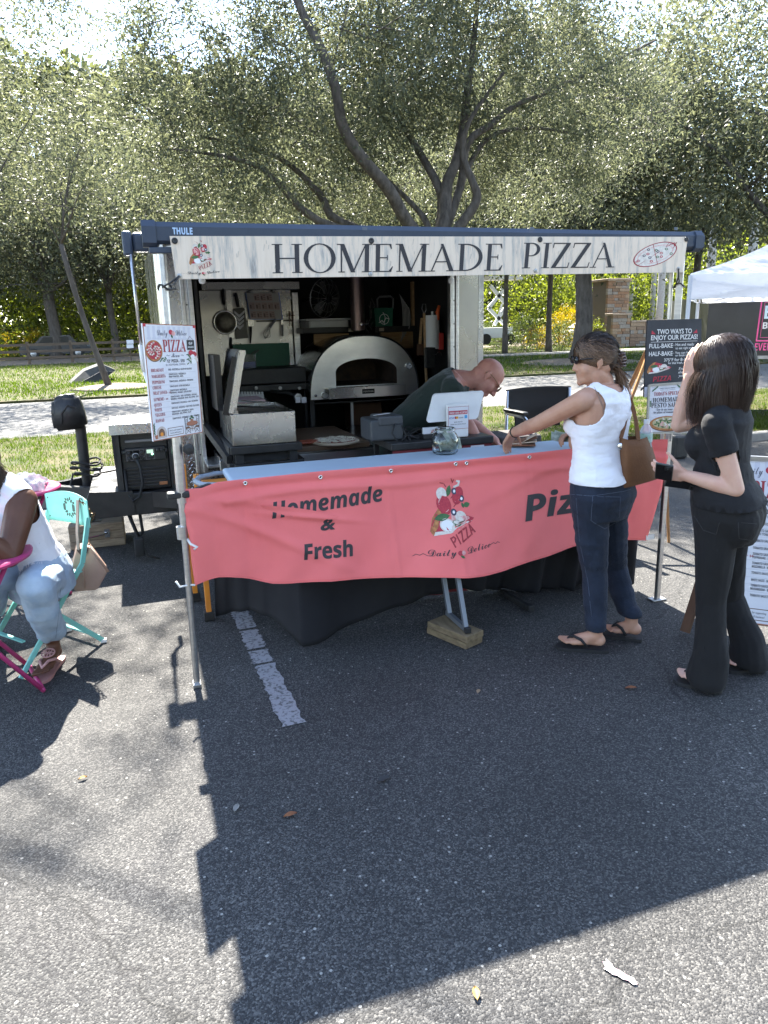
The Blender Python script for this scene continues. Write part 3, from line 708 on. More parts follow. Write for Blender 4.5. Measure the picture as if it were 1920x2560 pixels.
q = at(375, 1240, Y=5.62);
# timber blocking under the jack
WB = thing('jack_block', 'weathered timber block with steel handle under the trailer jack', 'wood block', (jk.x+.03, jk.y, 0))
for k in range(3):
 o = B().bb((jk.x-.17, jk.y-.16, .002+k*.066), (jk.x+.25, jk.y+.16, .066+k*.066), bev=.006).out('plank', wood_g, WB)
b = B(); b.tube([(jk.x-.03, jk.y-.163, .10), (jk.x-.02, jk.y-.19, .10), (jk.x+.1, jk.y-.19, .115), (jk.x+.12, jk.y-.163, .12)], .007, 8); b.bb((jk.x+.1, jk.y-.166, .08), (jk.x+.14, jk.y-.158, .15)); b.out('handle', chrome, WB)
# generator with its tread plate shelter
gx0, gx1, gy = at(286, 1150, Y=5.62).x, at(438, 1150, Y=5.62).x, 5.62
GN = thing('generator', 'black generator with lit control panel on the trailer drawbar', 'generator', ((gx0+gx1)/2, 5.9, .53))
gz1 = at(300, 1085, Y=gy).z
b = B(); b.bb((gx0, gy, .53), (gx0+.045, gy+.5, gz1)); b.bb((gx1-.04, gy, .53), (gx1, gy+.5, gz1)); b.bb((gx0+.045, gy+.06, .535), (gx1-.04, gy+.5, gz1-.004), bev=.01)
b.bb((gx0+.05, gy+.02, gz1-.16), (gx1-.045, gy+.06, gz1-.13), bev=.008)
for k in range(6): b.bb((gx0+.075, gy+.045, .56+k*.027), (gx1-.07, gy+.07, .575+k*.027), bev=.003)
b.out('housing', black_m, GN)
lx0 = at(271, 1070, Y=gy-.04).x
b = B(); b.bb((lx0, gy-.04, gz1), (XL+.06, gy+.56, gz1+.012), bev=.004); b.bb((lx0, gy-.045, gz1-.0), (XL+.06, gy-.04, gz1+.075)); b.bb((lx0, gy-.04, gz1+.065), (XL+.06, gy+.56, gz1+.075), bev=.003); lid = b.out('lid', plate, GN)
plate_bars('tread_bars', (lx0, gy-.0455, gz1), (1, 0, 0), (0, 0, 1), XL+.06-lx0, .075, lid, .028)
plate_bars('tread_bars', (lx0, gy-.04, gz1+.0755), (1, 0, 0), (0, 1, 0), XL+.06-lx0, .6, lid, .034)
b = B(); b.bb((lx0+.012, gy-.03, gz1-.22), (lx0+.03, gy-.026, gz1)); b.out('strap', rubber, GN)
cz = at(340, 1140, Y=gy).z
b = B(); b.bb((gx0+.075, gy+.02, cz-.045), (gx1-.06, gy+.065, cz+.055), bev=.006); cp = b.out('control_panel', black_p, GN)
pw = gx1-.06-gx0-.075
grey_l = mat('panel_line', (.16, .15, .15), .5)
b = B()
for u0, u1, v0, v1 in ((.03, .47, -.035, .045), (.5, .72, -.035, .045), (.03, .47, .0, .002), (.2, .205, -.035, .045), (.36, .365, -.035, .045)):
 x0_, x1_ = gx0+.075+u0*pw, gx0+.075+u1*pw
 for (aa, bb_) in (((x0_, v0), (x1_, v0+.003)), ((x0_, v1-.003), (x1_, v1)), ((x0_, v0), (x0_+.003, v1)), ((x1_-.003, v0), (x1_, v1))): b.bb((aa[0], gy+.017, cz+aa[1]), (bb_[0], gy+.0195, cz+bb_[1]))
b.out('panel_lines', grey_l, cp)
for u, v in ((.1, .02), (.1, -.02), (.42, .02), (.42, -.02), (.8, .03), (.9, .03), (.62, -.02)): B().lathe([(.014, 0), (.014, .008), (.008, .012)], (gx0+.075+u*pw, gy+.02, cz+v), 14, axis=(0, -1, 0)).out('socket', black_m, cp)
B().bb((gx0+.075+.53*pw, gy+.012, cz+.012), (gx0+.075+.69*pw, gy+.019, cz+.038)).out('display', mat('lcd', (.16, .20, .17), .3, emit=(.35, .5, .4, .25)), cp)
B().ell((gx0+.075+.66*pw, gy+.014, cz+.004), (.006, .004, .006)).out('lamp', mat('led', (.3, .8, .5), .3, emit=(.35, 1, .6, 3)), cp)
b = B(); px_ = gx0+.075+.24*pw
b.lathe([(.022, 0), (.024, .02), (.018, .05), (.010, .06)], (px_, gy+.018, cz+.003), 16, axis=(.2, -1, -.25)); pl = b.out('plug', black_m, GN, smooth=True, angle=50)
b = B(); b.lathe([(.025, 0), (.025, .006)], (px_+.004, gy+.0, cz), 16, axis=(.2, -1, -.25)); b.out('plug_collar', white_pl, pl)
b = B(); b.tube([(px_+.01, gy-.04, cz-.02), (px_+.03, gy-.06, cz-.08), (px_+.035, gy-.06, cz-.2), (px_, gy-.06, cz-.30), (px_-.05, gy-.05, cz-.33), (px_-.08, gy-.03, cz-.28), (px_-.085, gy+.02, cz-.1)], .010, 8); b.out('lead', rubber, pl, smooth=True)
B().bb((gx1-.13, gy+.035, .565), (gx1-.07, gy+.045, .59), bev=.003).out('badge', mat('copper_badge', (.45, .2, .1), .4, .6), GN)
B().bb((gx0+.085, gy+.03, gz1-.075), (gx1-.07, gy+.062, gz1-.055), bev=.006).out('carry_handle', mat('grey_plastic', (.2, .2, .2), .5), GN)
# ------------------------------------------------------------------ awning
RY = 3.37
ax0, ax1 = at(356, 590, Y=RY).x, at(1744, 585, Y=RY).x
AW = thing('awning', 'dark blue roll out awning with silver legs in front of the trailer', 'awning', (ax0, RY, 0))
zr1 = 2.145
b = B(); prof = [(0, .0), (-.055, .0), (-.068, -.02), (-.066, -.075), (-.05, -.088), (-.012, -.09), (0, -.08)]
b.prism([(ax0+.055, RY+dy+.03, zr1+dz) for dy, dz in prof], (ax1-ax0-.10, 0, 0)); b.out('lead_rail', navy, AW)
zr = [(0.006, .006), (-.06, .006), (-.076, -.02), (-.074, -.085), (-.05, -.10), (-.012, -.10), (.006, -.09)]
b = B(); b.prism([(ax0-.002, RY+dy+.03, zr1+dz) for dy, dz in zr], (.056, 0, 0)); b.bb((ax0+.02, RY-.03, zr1-.125), (ax0+.17, RY+.02, zr1-.10), bev=.004); b.out('end_cap', navy, AW)
b = B(); b.prism([(ax1-.045, RY+dy+.03, zr1+dz) for dy, dz in zr], (.045, 0, 0)); b.prism([(ax1, RY+dy*.8+.025, zr1-.01+dz*.8) for dy, dz in zr], (.02, 0, 0)); b.out('end_cap', navy, AW)
cy_ = FY-.10
cx0, cx1 = at(313, 600, Y=cy_).x, ax1+.02
cz1 = at(330, 578, Y=cy_).z
b = B(); b.bb((cx0+.04, cy_-.0, cz1-.125), (cx1, FY-.005, cz1-.004), bev=.02); b.out('case', navy, AW)
b = B(); b.bb((cx0-.02, cy_-.03, cz1-.15), (cx0+.04, FY-.01, cz1), bev=.015); b.out('case_end', navy, AW)
b = B(); b.add([(ax0+.04, RY+.02, zr1-.02), (ax1-.04, RY+.02, zr1-.02), (ax1-.04, cy_+.03, cz1-.02), (ax0+.04, cy_+.03, cz1-.02)], [(0, 1, 2, 3)]); b.out('fabric', awn_f, AW)
b = B()
for xx in (ax0+.07, ax1-.07):
 mid = ((xx + (.55 if xx < 1 else -.55)), (RY+cy_)/2+.2, zr1-.06)
 b.bar((xx, RY+.03, zr1-.05), mid, .05, .03); b.bar(mid, (xx+(.1 if xx < 1 else -.1), cy_+.01, cz1-.07), .05, .03)
b.out('folding_arm', alu, AW)
# legs
pf = at(493, 1715, Z=0); pt_ = at(404, 640, Y=RY)
pk = pf.lerp(Vector((pt_.x, RY, zr1-.1)), .455)
b = B(); b.tube([pf + Vector((0, 0, .02)), pk + Vector((0, 0, .06))], .0155, 14); b.tube([pf+Vector((0, 0, .76)), pf+Vector((.0, 0, .82))], .024, 14)
b.tube([pk, Vector((pt_.x, RY, zr1-.09))], .021, 16)
lg = b.out('leg', alu, AW, smooth=True, angle=40); B().bb((pf.x-.02, pf.y-.03, 0.001), (pf.x+.02, pf.y+.03, .022), bev=.004).out('foot', alu_d, lg)
B().lathe([(.022, 0), (.026, .015), (.024, .03), (.01, .034)], (pt_.x+.035, RY-.005, 1.18), 14, axis=(0, -1, 0)).out('lock_knob', black_m, lg)
rf = at(1642, 1500, Z=0); rt_ = at(1700, 690, Y=rf.y-.03)
b = B(); b.bar(rf+Vector((0, 0, .01)), rf+Vector((0, -.0, 1.3)), .028, .028, bev=.004); b.bar(rf+Vector((.0, 0, 1.0)), Vector((rt_.x, rf.y-.03, zr1-.09)), .036, .03, bev=.004); b.bar(rf+Vector((-.03, .02, 1.0)), Vector((rt_.x-.035, rf.y, zr1-.09)), .02, .02, bev=.004)
lg2 = b.out('leg', alu, AW); B().bb((rf.x-.05, rf.y-.03, .001), (rf.x+.05, rf.y+.03, .012), bev=.003).out('foot', alu_d, lg2)
# crank rod hanging from the case end
c0 = at(325, 622, Y=cy_-.02);
b = B(); b.tube([(c0.x, cy_-.02, cz1-.14), (c0.x+.005, cy_-.02, 1.62)], .010, 8); cr_ = b.out('crank_rod', alu, AW, smooth=True)
b = B(); b.tube([(c0.x+.005, cy_-.02, 1.62), (c0.x+.008, cy_-.02, 1.45)], .018, 10); b.tube([(c0.x+.008, cy_-.02, 1.45), (c0.x+.03, cy_-.05, 1.34), (c0.x+.05, cy_-.08, 1.27), (c0.x+.05, cy_-.08, 1.12)], .013, 10); b.out('crank_handle', white_pl, cr_, smooth=True)
bd = Board((0, 0, 0), (1, 0, 0), (0, 0, -1), (0, -1, 0), AW, fn=lambda x, y, lift: Vector((x, RY-.039-lift, -y)))
t0, t1 = at(432, 588, Y=RY-.04), at(482, 586, Y=RY-.04)
tw = mat('pale_blue_print', (.42, .56, .74), .5)
bd.letters('THULE', t0.x, -(t0.z+.004), .026, tw, kind='sansb', width=t1.x-t0.x, offset=.02)
for px in (912, 1330, 1690): q = at(px, 572, Y=RY-.04); bd.rect(q.x-.012, -q.z-.008, .024, .014, mat('scuff', (.10, .12, .15), .6), 'scuff')
bd.done()
# ------------------------------------------------------------------ sign on the awning
sign_m = bpy.data.materials.new('weathered_sign'); sign_m.use_nodes = True
n = sign_m.node_tree.nodes; l = sign_m.node_tree.links; p = n['Principled BSDF']; p.inputs['Roughness'].default_value = .6
tc = n.new('ShaderNodeTexCoord'); mp = n.new('ShaderNodeMapping'); mp.inputs['Scale'].default_value = (14, 14, 1.6); l.new(tc.outputs['Object'], mp.inputs[0])
t1n = n.new('ShaderNodeTexNoise'); t1n.inputs['Scale'].default_value = 2.2; t1n.inputs['Detail'].default_value = 9; t1n.inputs['Roughness'].default_value = .72; l.new(mp.outputs[0], t1n.inputs['Vector'])
cr = n.new('ShaderNodeValToRGB'); e = cr.color_ramp.elements; e[0].position = .30; e[0].color = (.22, .20, .18, 1); e[1].position = .50; e[1].color = (.72, .60, .47, 1)
k = e.new(.38); k.color = (.45, .42, .37, 1); k = e.new(.75); k.color = (.80, .69, .56, 1)
l.new(t1n.outputs[0], cr.inputs[0]); l.new(cr.outputs[0], p.inputs['Base Color']); MATS['weathered_sign'] = sign_m
SY = RY-.052
q4 = [at(*q, Y=SY) for q in ((424, 590), (1720, 592), (1707, 681), (440, 698))]
SN = thing('pizza_sign', 'long weathered wood print banner reading HOMEMADE PIZZA on the awning front', 'sign', (q4[0].x, SY, q4[3].z))
def sfn(x, y, lift):
 u, v = x, y
 a = q4[0].lerp(q4[1], u); c = q4[3].lerp(q4[2], u); r = a.lerp(c, v)
 r.y = SY - lift + .004*math.sin(u*19)*v + .003*math.sin(u*43+1)*v; return r
b = B(); b.grid(lambda u, v: sfn(u, v, 0), 60, 4); b.grid(lambda u, v: sfn(u, v, -.004), 60, 4); b.out('panel', sign_m, SN, smooth=True)
def ringq(c, ro, ri, a0=0, a1=360, k=24):
 vs = [];
 for j in range(k+1):
  a = math.radians(a0+(a1-a0)*j/k); ca, sa = math.cos(a), math.sin(a)
  vs += [(c[0]+ro[0]*ca, c[1]+ro[1]*sa), (c[0]+ri[0]*ca, c[1]+ri[1]*sa)]
 return [[vs[2*j], vs[2*j+1], vs[2*j+3], vs[2*j+2]] for j in range(k)]
def roman(ch):
 T, t, s = .125, .042, .032
 rc = lambda x0, y0, x1, y1: [(x0, y0), (x1, y0), (x1, y1), (x0, y1)]
 st = lambda x, w=T, up=1, dn=1: [rc(x-w/2, 0, x+w/2, 1)] + ([rc(x-w/2-.08, 0, x+w/2+.08, s)] if dn else []) + ([rc(x-w/2-.08, 1-s, x+w/2+.08, 1)] if up else [])
 dg = lambda xa, xb, w: [[(xa-w/2, 1), (xa+w/2, 1), (xb+w/2, 0), (xb-w/2, 0)]]
 if ch == 'H': return st(.17)+st(.70)+[rc(.17, .485, .70, .53)], .87
 if ch == 'O': return ringq((.46, .5), (.45, .52), (.325, .485)), .92
 if ch == 'M': return [rc(.13, 0, .13+t, .97), rc(.06, 0, .25, s), rc(.02, 1-s, .2, 1)]+dg(.17, .49, .13)+[[(.86-t/2, 1), (.86+t/2, 1), (.49+t/2, 0), (.49-t/2, 0)]]+st(.89), 1.04
 if ch == 'E': return st(.17)+[rc(.17, 1-.038, .56, 1), [(.56, 1), (.58, .82), (.555, .82), (.50, .96)], rc(.17, .49, .46, .53), rc(.44, .42, .465, .60), rc(.17, 0, .58, .04), [(.57, 0), (.63, .2), (.605, .2), (.5, .04)]], .67
 if ch == 'A': return [[(.40, 1), (.43, .94), (.125, 0), (.085, 0)]]+[[(.35, 1), (.43, 1), (.80, 0), (.66, 0)]]+[rc(.22, .33, .60, .37), rc(.0, 0, .22, s), rc(.57, 0, .88, s)], .86
 if ch == 'D': return st(.17)+ringq((.30, .5), (.53, .5), (.405, .455), -90, 90, 18)+[rc(.17, .955, .31, 1), rc(.17, 0, .31, .045)], .88
 if ch == 'P': return st(.17)+ringq((.30, .735), (.30, .265), (.185, .225), -90, 90, 16)+[rc(.17, .96, .31, 1), rc(.17, .47, .31, .51)], .66
 if ch == 'I': return st(.17), .34
 if ch == 'Z': return [rc(.06, .955, .64, 1), rc(.04, 0, .66, .045), [(.50, .97), (.655, .97), (.20, .03), (.045, .03)], [(.05, 1), (.085, 1), (.06, .80), (.03, .80)], [(.62, 0), (.655, 0), (.69, .22), (.66, .22)]], .72
 return [], .30
def uof(px, py): return (at(px, py, Y=SY).x-q4[0].x)/(q4[1].x-q4[0].x)
def vof(px, py):
 q = at(px, py, Y=SY); u = (q.x-q4[0].x)/(q4[1].x-q4[0].x); a = q4[0].lerp(q4[1], u).z; c = q4[3].lerp(q4[2], u).z
 return (a-q.z)/(a-c)
sb = Board((0, 0, 0), (1, 0, 0), (0, 0, -1), (0, -1, 0), SN, fn=sfn)
SW = q4[1].x-q4[0].x
def roman_text(txt, px0, px1, yt, yb):
 u0, u1 = uof(px0, 645), uof(px1, 640); tot = sum(roman(c)[1] for c in txt); x = 0; i = 0
 for ch in txt:
  polys, wd = roman(ch)
  for pl_ in polys:
   pts = [(u0+(u1-u0)*(x+a+.04*(bq-.5))/tot, yb+(yt-yb)*bq) for a, bq in pl_]
   sb.poly(pts, ink, 'letter', .0012+.00002*(i % 20)); i += 1
  x += wd; k_ = (ink.name, 'letter'); bL = sb.layers.pop(k_)[0]; bL.out('letter', ink, SN)
roman_text('HOMEMADE', 676, 1262, vof(700, 610), vof(700, 683)); roman_text('PIZZA', 1306, 1540, vof(1400, 607), vof(1400, 670))
def logo(bd, cx, cy, s, sx=1.0, script=ink, words=True, pizza_ink=None, air=True):
 """flying toppings over a pizza slice; (cx, cy) is the middle, s the height, sx squeezes x for boards in relative units"""
 P = lambda x, y: (cx+(x-.5)*s*sx, cy+(y-.5)*s)
 def el(x, y, rx, ry, m, rot=0, lift=.001):
  pts = []
  for k in range(18):
   a = 2*math.pi*k/18; u, v = rx*math.cos(a), ry*math.sin(a)
   pts.append(P(x+u*math.cos(rot)-v*math.sin(rot), y+u*math.sin(rot)+v*math.cos(rot)))
  bd.poly(pts[::-1], m, 'logo_print', lift)
 def pg(pts, m, lift=.001): bd.poly([P(*q) for q in pts], m, 'logo_print', lift)
 def lf(x, y, L, wd, rot, m=ink_g, lift=.0019):
  pts = [(L*(t-.5), wd/2*math.sin(math.pi*t)**.8) for t in np.linspace(0, 1, 7)] + [(L*(t-.5), -wd/2*math.sin(math.pi*t)**.8) for t in np.linspace(1, 0, 7)[1:-1]]
  pg([(x+a*math.cos(rot)-b_*math.sin(rot), y+a*math.sin(rot)+b_*math.cos(rot)) for a, b_ in pts][::-1], m, lift)
 # slice
 pg([(.36, .36), (.27, .42), (.20, .53), (.185, .62), (.22, .645), (.40, .625), (.52, .59), (.66, .545), (.72, .50), (.62, .46), (.5, .40)], ink_t, .001)
 pg([(.38, .345), (.30, .37), (.22, .46), (.175, .60), (.205, .648), (.27, .56), (.30, .47)], ink_c, .0012)
 pg([(.21, .65), (.40, .63), (.50, .60), (.69, .525), (.64, .52), (.5, .565), (.38, .60), (.23, .61)], ink_m, .0013)
 pg([(.44, .43), (.52, .47), (.60, .46), (.69, .49), (.60, .52), (.48, .56), (.43, .52)], ink_p, .0012)
 el(.375, .545, .085, .072, ink_m, .2, .0016); el(.375, .547, .07, .058, ink_w, .2, .0018)
 el(.55, .475, .07, .065, ink_m, .3, .0016); el(.55, .52, .05, .018, ink_b, -.3, .0018); el(.49, .53, .055, .035, ink_g, .2, .0017); el(.49, .52, .04, .02, ink_m, .2, .0019)
 lf(.33, .46, .19, .075, -.15)
 if not air: return
 el(.375, .33, .083, .11, ink_t, -.25, .0014); el(.375, .33, .06, .082, ink_p, -.25, .0016)
 for k in range(9): el(.375+.04*math.cos(k*2.4), .33+.055*math.sin(k*1.9), .012, .012, ink_t, 0, .0018)
 el(.56, .25, .065, .10, ink_t, .5, .0014); el(.545, .27, .035, .05, ink_p, .5, .0016)
 for x, y in ((.525, .20), (.60, .285), (.475, .415)):
  el(x, y, .034, .036, ink_o, .4, .002); el(x, y, .014, .017, ink_w, .4, .0022)
 el(.365, .215, .062, .068, ink_m, 0, .0014); el(.385, .225, .02, .02, ink_b, 0, .0016)
 lf(.455, .19, .13, .055, -1.2); lf(.65, .355, .09, .055, -.15); lf(.60, .355, .06, .03, 1.4)
 bd.line([P(*q) for q in ((.53, .155), (.585, .14), (.60, .10), (.57, .095))], .022*s*sx, ink_m, 'logo_print', .0016)
 for q in (((.41, .11), (.43, .145)), ((.36, .095), (.40, .105)), ((.50, .06), (.52, .11)), ((.52, .10), (.535, .075)), ((.47, .27), (.52, .23)), ((.49, .36), (.53, .33))): bd.line([P(*z) for z in q], .010*s*sx, ink_r, 'logo_print', .0016)
 if words:
  pr_ = pizza_ink or ink_r
  segs = {'P': [[(0, 0), (.05, 1)], [(.05, .95), (.5, .95), (.6, .72), (.3, .5), (.05, .5)]], 'I': [[(0, 0), (.1, 1)]], 'Z': [[(0, 1), (.6, 1), (0, 0), (.65, .02)]], 'A': [[(0, 0), (.35, 1), (.6, 0)], [(.12, .35), (.55, .35)]]}
  x = 0; ang = -.42
  for ch in 'PIZZA':
   for sg in segs[ch]:
    pts = []
    for a, b_ in sg:
     u, v = (x+a)*.085, -b_*.10
     pts.append(P(.42+u*math.cos(ang)-v*math.sin(ang), .77+u*math.sin(ang)+v*math.cos(ang)))
    bd.line(pts, .016*s*sx, pr_, 'logo_print', .0018)
   x += .85 if ch != 'I' else .45
  def scr(t, x0, x1, y, rot=0):
   v, f = text_mesh(t, 'script', 2); a0 = min(q.x for q in v); a1 = max(q.x for q in v)
   hh = .078
   pts = []
   for q in v:
    u = x0+(x1-x0)*(q.x-a0)/(a1-a0); w_ = y + (u-x0)*rot - q.y*hh/.75
    X_, Y_ = P(u, w_); pts.append(bd.pt(X_, Y_, .0018))
   bd._b(script, 'lettering').add(pts, f)
  scr('Daily', .115, .42, .855, 0); scr('Delice', .56, .86, .855, -.12)
  el(.465, .835, .028, .026, ink_t, 0, .002); el(.505, .835, .024, .026, ink_p, 0, .0021); lf(.485, .875, .06, .025, .5)
  bd.line([P(*q) for q in ((-.06, .84), (-.02, .825), (.02, .84), (.06, .825), (.11, .85))], .005*s*sx, script, 'logo_print')
  bd.line([P(*q) for q in ((.86, .80), (.91, .785), (.94, .80), (.97, .785), (1.0, .80))], .005*s*sx, script, 'logo_print')
sh = q4[0].z-q4[3].z
logo(sb, uof(504, 648), .53, 1.0, sx=sh/SW*1.05)
# pizza drawing at the right end
def sp(px, py): return (uof(px, py), vof(px, py))
c = (1640, 636)
for rx, ry, m, lf_ in ((54, 28, ink_r, .0010), (51, 26, ink_m, .0012), (44, 21, ink_p, .0014), (42, 19.5, ink_m, .0016)):
 sb.poly([sp(c[0]+rx*math.cos(a)+ry*.0*math.sin(a), c[1]+ry*math.sin(a)-rx*.28*math.cos(a)) for a in np.linspace(0, 2*math.pi, 28)[:-1]], m, 'pizza_print', lf_)
for a in range(6):
 an = a*math.pi/3+.4; sb.line([sp(*c), sp(c[0]+52*math.cos(an), c[1]+26*math.sin(an)-14.5*math.cos(an))], .0014, ink_r, 'pizza_print', .0018)
for k in range(13):
 an = k*2.4; r = .25+.06*k % .6; x, y = c[0]+44*r*math.cos(an)*1.3, c[1]+20*r*math.sin(an)*1.3-12*r*math.cos(an)
 sb.poly([sp(x+4*math.cos(q), y+3.2*math.sin(q)) for q in np.linspace(0, 6.28, 10)[:-1]], (ink_t, ink_o, ink_g)[k % 3], 'pizza_print', .002)
 sb.poly([sp(x+2*math.cos(q), y+1.6*math.sin(q)) for q in np.linspace(0, 6.28, 8)[:-1]], ink_m, 'pizza_print', .0022)
for k in range(4): sb.line([sp(1665+k*7, 618-k*2.5), sp(1674+k*6, 606), sp(1690-k*2, 612+k*3)], .0016, ink_r, 'pizza_print', .0018)
for k in range(26):
 x, y = R_.uniform(1612, 1700), R_.uniform(598, 676)
 if (x-c[0])**2/60**2+(y-c[1])**2/34**2 > 1: sb.line([sp(x, y), sp(min(x+R_.uniform(8, 26), 1708-(y-590)*.2), y+R_.uniform(0, 3))], .0007, mat('faded_ink', (.34, .31, .28), .7), 'grain_print')
for k in range(34):
 x, y = R_.uniform(450, 1590), R_.uniform(596, 670); sb.line([sp(x, y), sp(x-R_.uniform(-1, 3), y+R_.uniform(8, 16))], .0006, MATS['faded_ink'], 'grain_print')
sb.done()
for px, py in ((436, 602), (443, 690), (928, 602), (925, 686), (1350, 599), (1341, 677), (1716, 598), (1700, 672)):
 q = sfn(uof(px, py), vof(px, py), .001); top = py < 640
 B().lathe([(.013, 0), (.013, .003), (.008, .005), (.004, .003), (.001, .003)] if top else [(.010, 0), (.010, .003), (.005, .004), (.004, .001), (.001, .001)], q, 16, axis=(0, -1, 0)).out('grommet', black_m if top else alu_d, SN)
# bungee cords tying the lower corners to the legs
for (px, py), tgt in (((443, 690), (405, 718)), ((1700, 672), (1690, 712))):
 q = sfn(uof(px, py), vof(px, py), .005); e = at(*tgt, Y=RY-.025); b = B()
 b.tube([q, q.lerp(e, .5)+Vector((0, -.006, -.004)), e], .004, 6); ctr = Vector((pt_.x if px < 900 else rt_.x, RY if px < 900 else rf.y-.03, e.z))
 b.tube([ctr+Vector((.028*math.cos(a), .028*math.sin(a), .012*math.sin(a*2))) for a in np.linspace(0, 6.28, 14)], .004, 6)
 b.tube([q, q.lerp(e, .35)+Vector((.0, -.01, -.02)), q.lerp(e, .3)+Vector((.004, -.01, -.04)), e.lerp(q, .3)+Vector((0, -.01, -.02))], .0035, 6)
 tag(b.out('bungee_cord', black_m, smooth=True), 'black bungee cord holding the sign corner to the %s awning leg' % ('left' if px < 900 else 'right'), 'cord', 'bungee cords on the sign')
# ------------------------------------------------------------------ inside the trailer
def pb(b, x0, y0, x1, y1, Y, d, bev=0.0):
 """box whose front face fills the photo rectangle at distance Y and which is d deep"""
 mx, my = (x0+x1)/2, (y0+y1)/2
 a, c = at(x0, my, Y=Y), at(x1, my, Y=Y); t, u = at(mx, y0, Y=Y), at(mx, y1, Y=Y)
 return b.bb((a.x, Y, u.z), (c.x, Y+d, t.z), bev)
def base_of(x, y, Y): q = at(x, y, Y=Y); return q
green_b = mat('green_board', (0.012, 0.11, 0.065), 0.5, col2=(0.016, 0.13, 0.075), scale=5)
red_cl = mat('dark_red_cloth', (0.22, 0.035, 0.04), 0.85, col2=(0.15, 0.02, 0.025), scale=5)
gloss_k = mat('black_gloss', (0.012, 0.012, 0.013), 0.25)
tubp = mat('tub_plastic', (0.55, 0.55, 0.54), 0.45, col2=(0.48, 0.48, 0.47), scale=8)
clearp = mat('clear_plastic', (0.75, 0.8, 0.82), 0.15, trans=.85, ior=1.3)
brown_b = mat('brown_card', (0.11, 0.055, 0.03), 0.8, col2=(0.08, 0.04, 0.022), scale=6)
orange_p = mat('orange_plastic', (0.62, 0.10, 0.02), 0.45)
red_p = mat('red_plastic', (0.45, 0.04, 0.03), 0.5)
knob_m = mat('black_handle', (0.022, 0.022, 0.024), 0.4)
blue_p = mat('blue_plastic', (0.08, 0.14, 0.42), 0.5)
YB = 6.72
b = B(); pb(b, 506, 726, 731, 935, YB, .02); b.out('steel_splashback', steel_s, TR)
b = B(); pb(b, 503, 704, 749, 724, YB-.06, .08, .004); b.out('splashback_ledge', steel_s, TR)
b = B(); pb(b, 735, 731, 750, 925, YB-.03, .03, .004); b.out('wall_post', alu, TR)
b = B(); pb(b, 641, 800, 733, 804, YB-.025, .02); b.out('knife_rail', gloss_k, TR)
b = B(); pb(b, 756, 818, 900, 832, 6.45, .3, .004); b.out('wall_shelf', black_p, TR)
b = B(); pb(b, 938, 815, 1056, 830, 6.45, .3, .004); b.out('wall_shelf', black_p, TR)
b = B(); pb(b, 1031, 704, 1043, 815, 6.5, .05, .003); b.out('shelf_upright', wood_m, TR)
b = B(); pb(b, 500, 700, 508, 1090, FY+.12, .05); b.out('door_edge', black_m, TR)
for (x, y) in ((877, 825), (954, 824)): b = B(); pb(b, x-6, y-4, x+6, y+4, 6.448, .001); b.out('shelf_label', mat('tan_label', (.45, .40, .33), .7), TR)
for (x, y) in ((720, 730), (723, 745)): b = B(); pb(b, x-6, y-3, x+5, y+3, YB-.003, .003); b.out('wall_label', paper, TR)
# wooden boards standing behind the oven
for nm, r in (('right', (952, 829, 1037, 872)), ('left', (786, 834, 873, 884))):
 b = B(); pb(b, *r, 6.55, .03, .003); o = b.out('wooden_board', wood_m, smooth=False)
 tag(o, 'pale wooden board on end behind the %s shoulder of the pizza oven' % nm, 'board', 'wooden boards behind the oven')
# griddle bench on the left with its black lid
GB = thing('griddle', 'black flat top griddle with closed lid under the green cutting board', 'griddle', (at(685, 950, Y=6.2).x, 6.2, .57))
b = B(); pb(b, 602, 921, 766, 959, 6.15, .5, .008); b.out('lid', black_p, GB)
b = B(); pb(b, 600, 961, 768, 978, 6.17, .5, .006); b.out('body', black_m, GB)
b = B(); gz = at(680, 980, Y=6.2).z; gx = (at(602, 980, Y=6.2).x, at(766, 980, Y=6.2).x)
for x in gx:
 B().bb((x-.02 if x > 1 else x, 6.2, .57), (x if x > 1 else x+.02, 6.24, gz), .003).out('leg', black_m, GB)
for x in (640, 700, 748): q = at(x, 970, Y=6.165); B().lathe([(.016, 0), (.014, .02), (.001, .021)], q, 14, axis=(0, -1, 0)).out('knob', alu_d, GB, smooth=True, angle=40)
# gas valve with two paper tags
GV = thing('gas_regulator', 'round grey regulator with two paper tags below the griddle', 'regulator', at(745, 1000, Y=6.0))
q = at(742, 992, Y=6.0); B().lathe([(.03, 0), (.036, .03), (.03, .05), (.001, .052)], q, 18, axis=(0, -1, 0)).out('body', alu_d, GV, smooth=True, angle=40)
for x in (745, 760): b = B(); pb(b, x-6, 993, x+6, 1007, 5.93, .004); b.out('paper_tag', paper, GV)
b = B(); b.tube([q, q+Vector((-.06, .05, .03)), q+Vector((-.2, .1, .05))], .014, 8); b.out('hose', rubber, GV, smooth=True)
for k in range(9):
 x = 599+k*7.2
 q = at(x, 1001, Y=5.95); o = B().lathe([(.013, 0), (.013, .045), (.009, .055), (.009, .07), (.001, .071)], q, 12).out('sauce_bottle', tubp, smooth=True, angle=40)
 tag(o, 'small white capped bottle in the row behind the prep box', 'bottle', 'row of small bottles behind the prep box')
o = B(); pb(o, 590, 999, 668, 1004, 5.93, .12); tag(o.out('bottle_rack', black_m), 'black rack under the row of small white bottles', 'rack')
b = B(); pb(b, 584, 859, 725, 930, 6.6, .018, .006); tag(b.out('cutting_board', green_b), 'dark green cutting board standing against the steel splashback', 'cutting board')
CT = thing('container', 'clear tub with blue base in front of the green board', 'container', at(622, 923, Y=6.4))
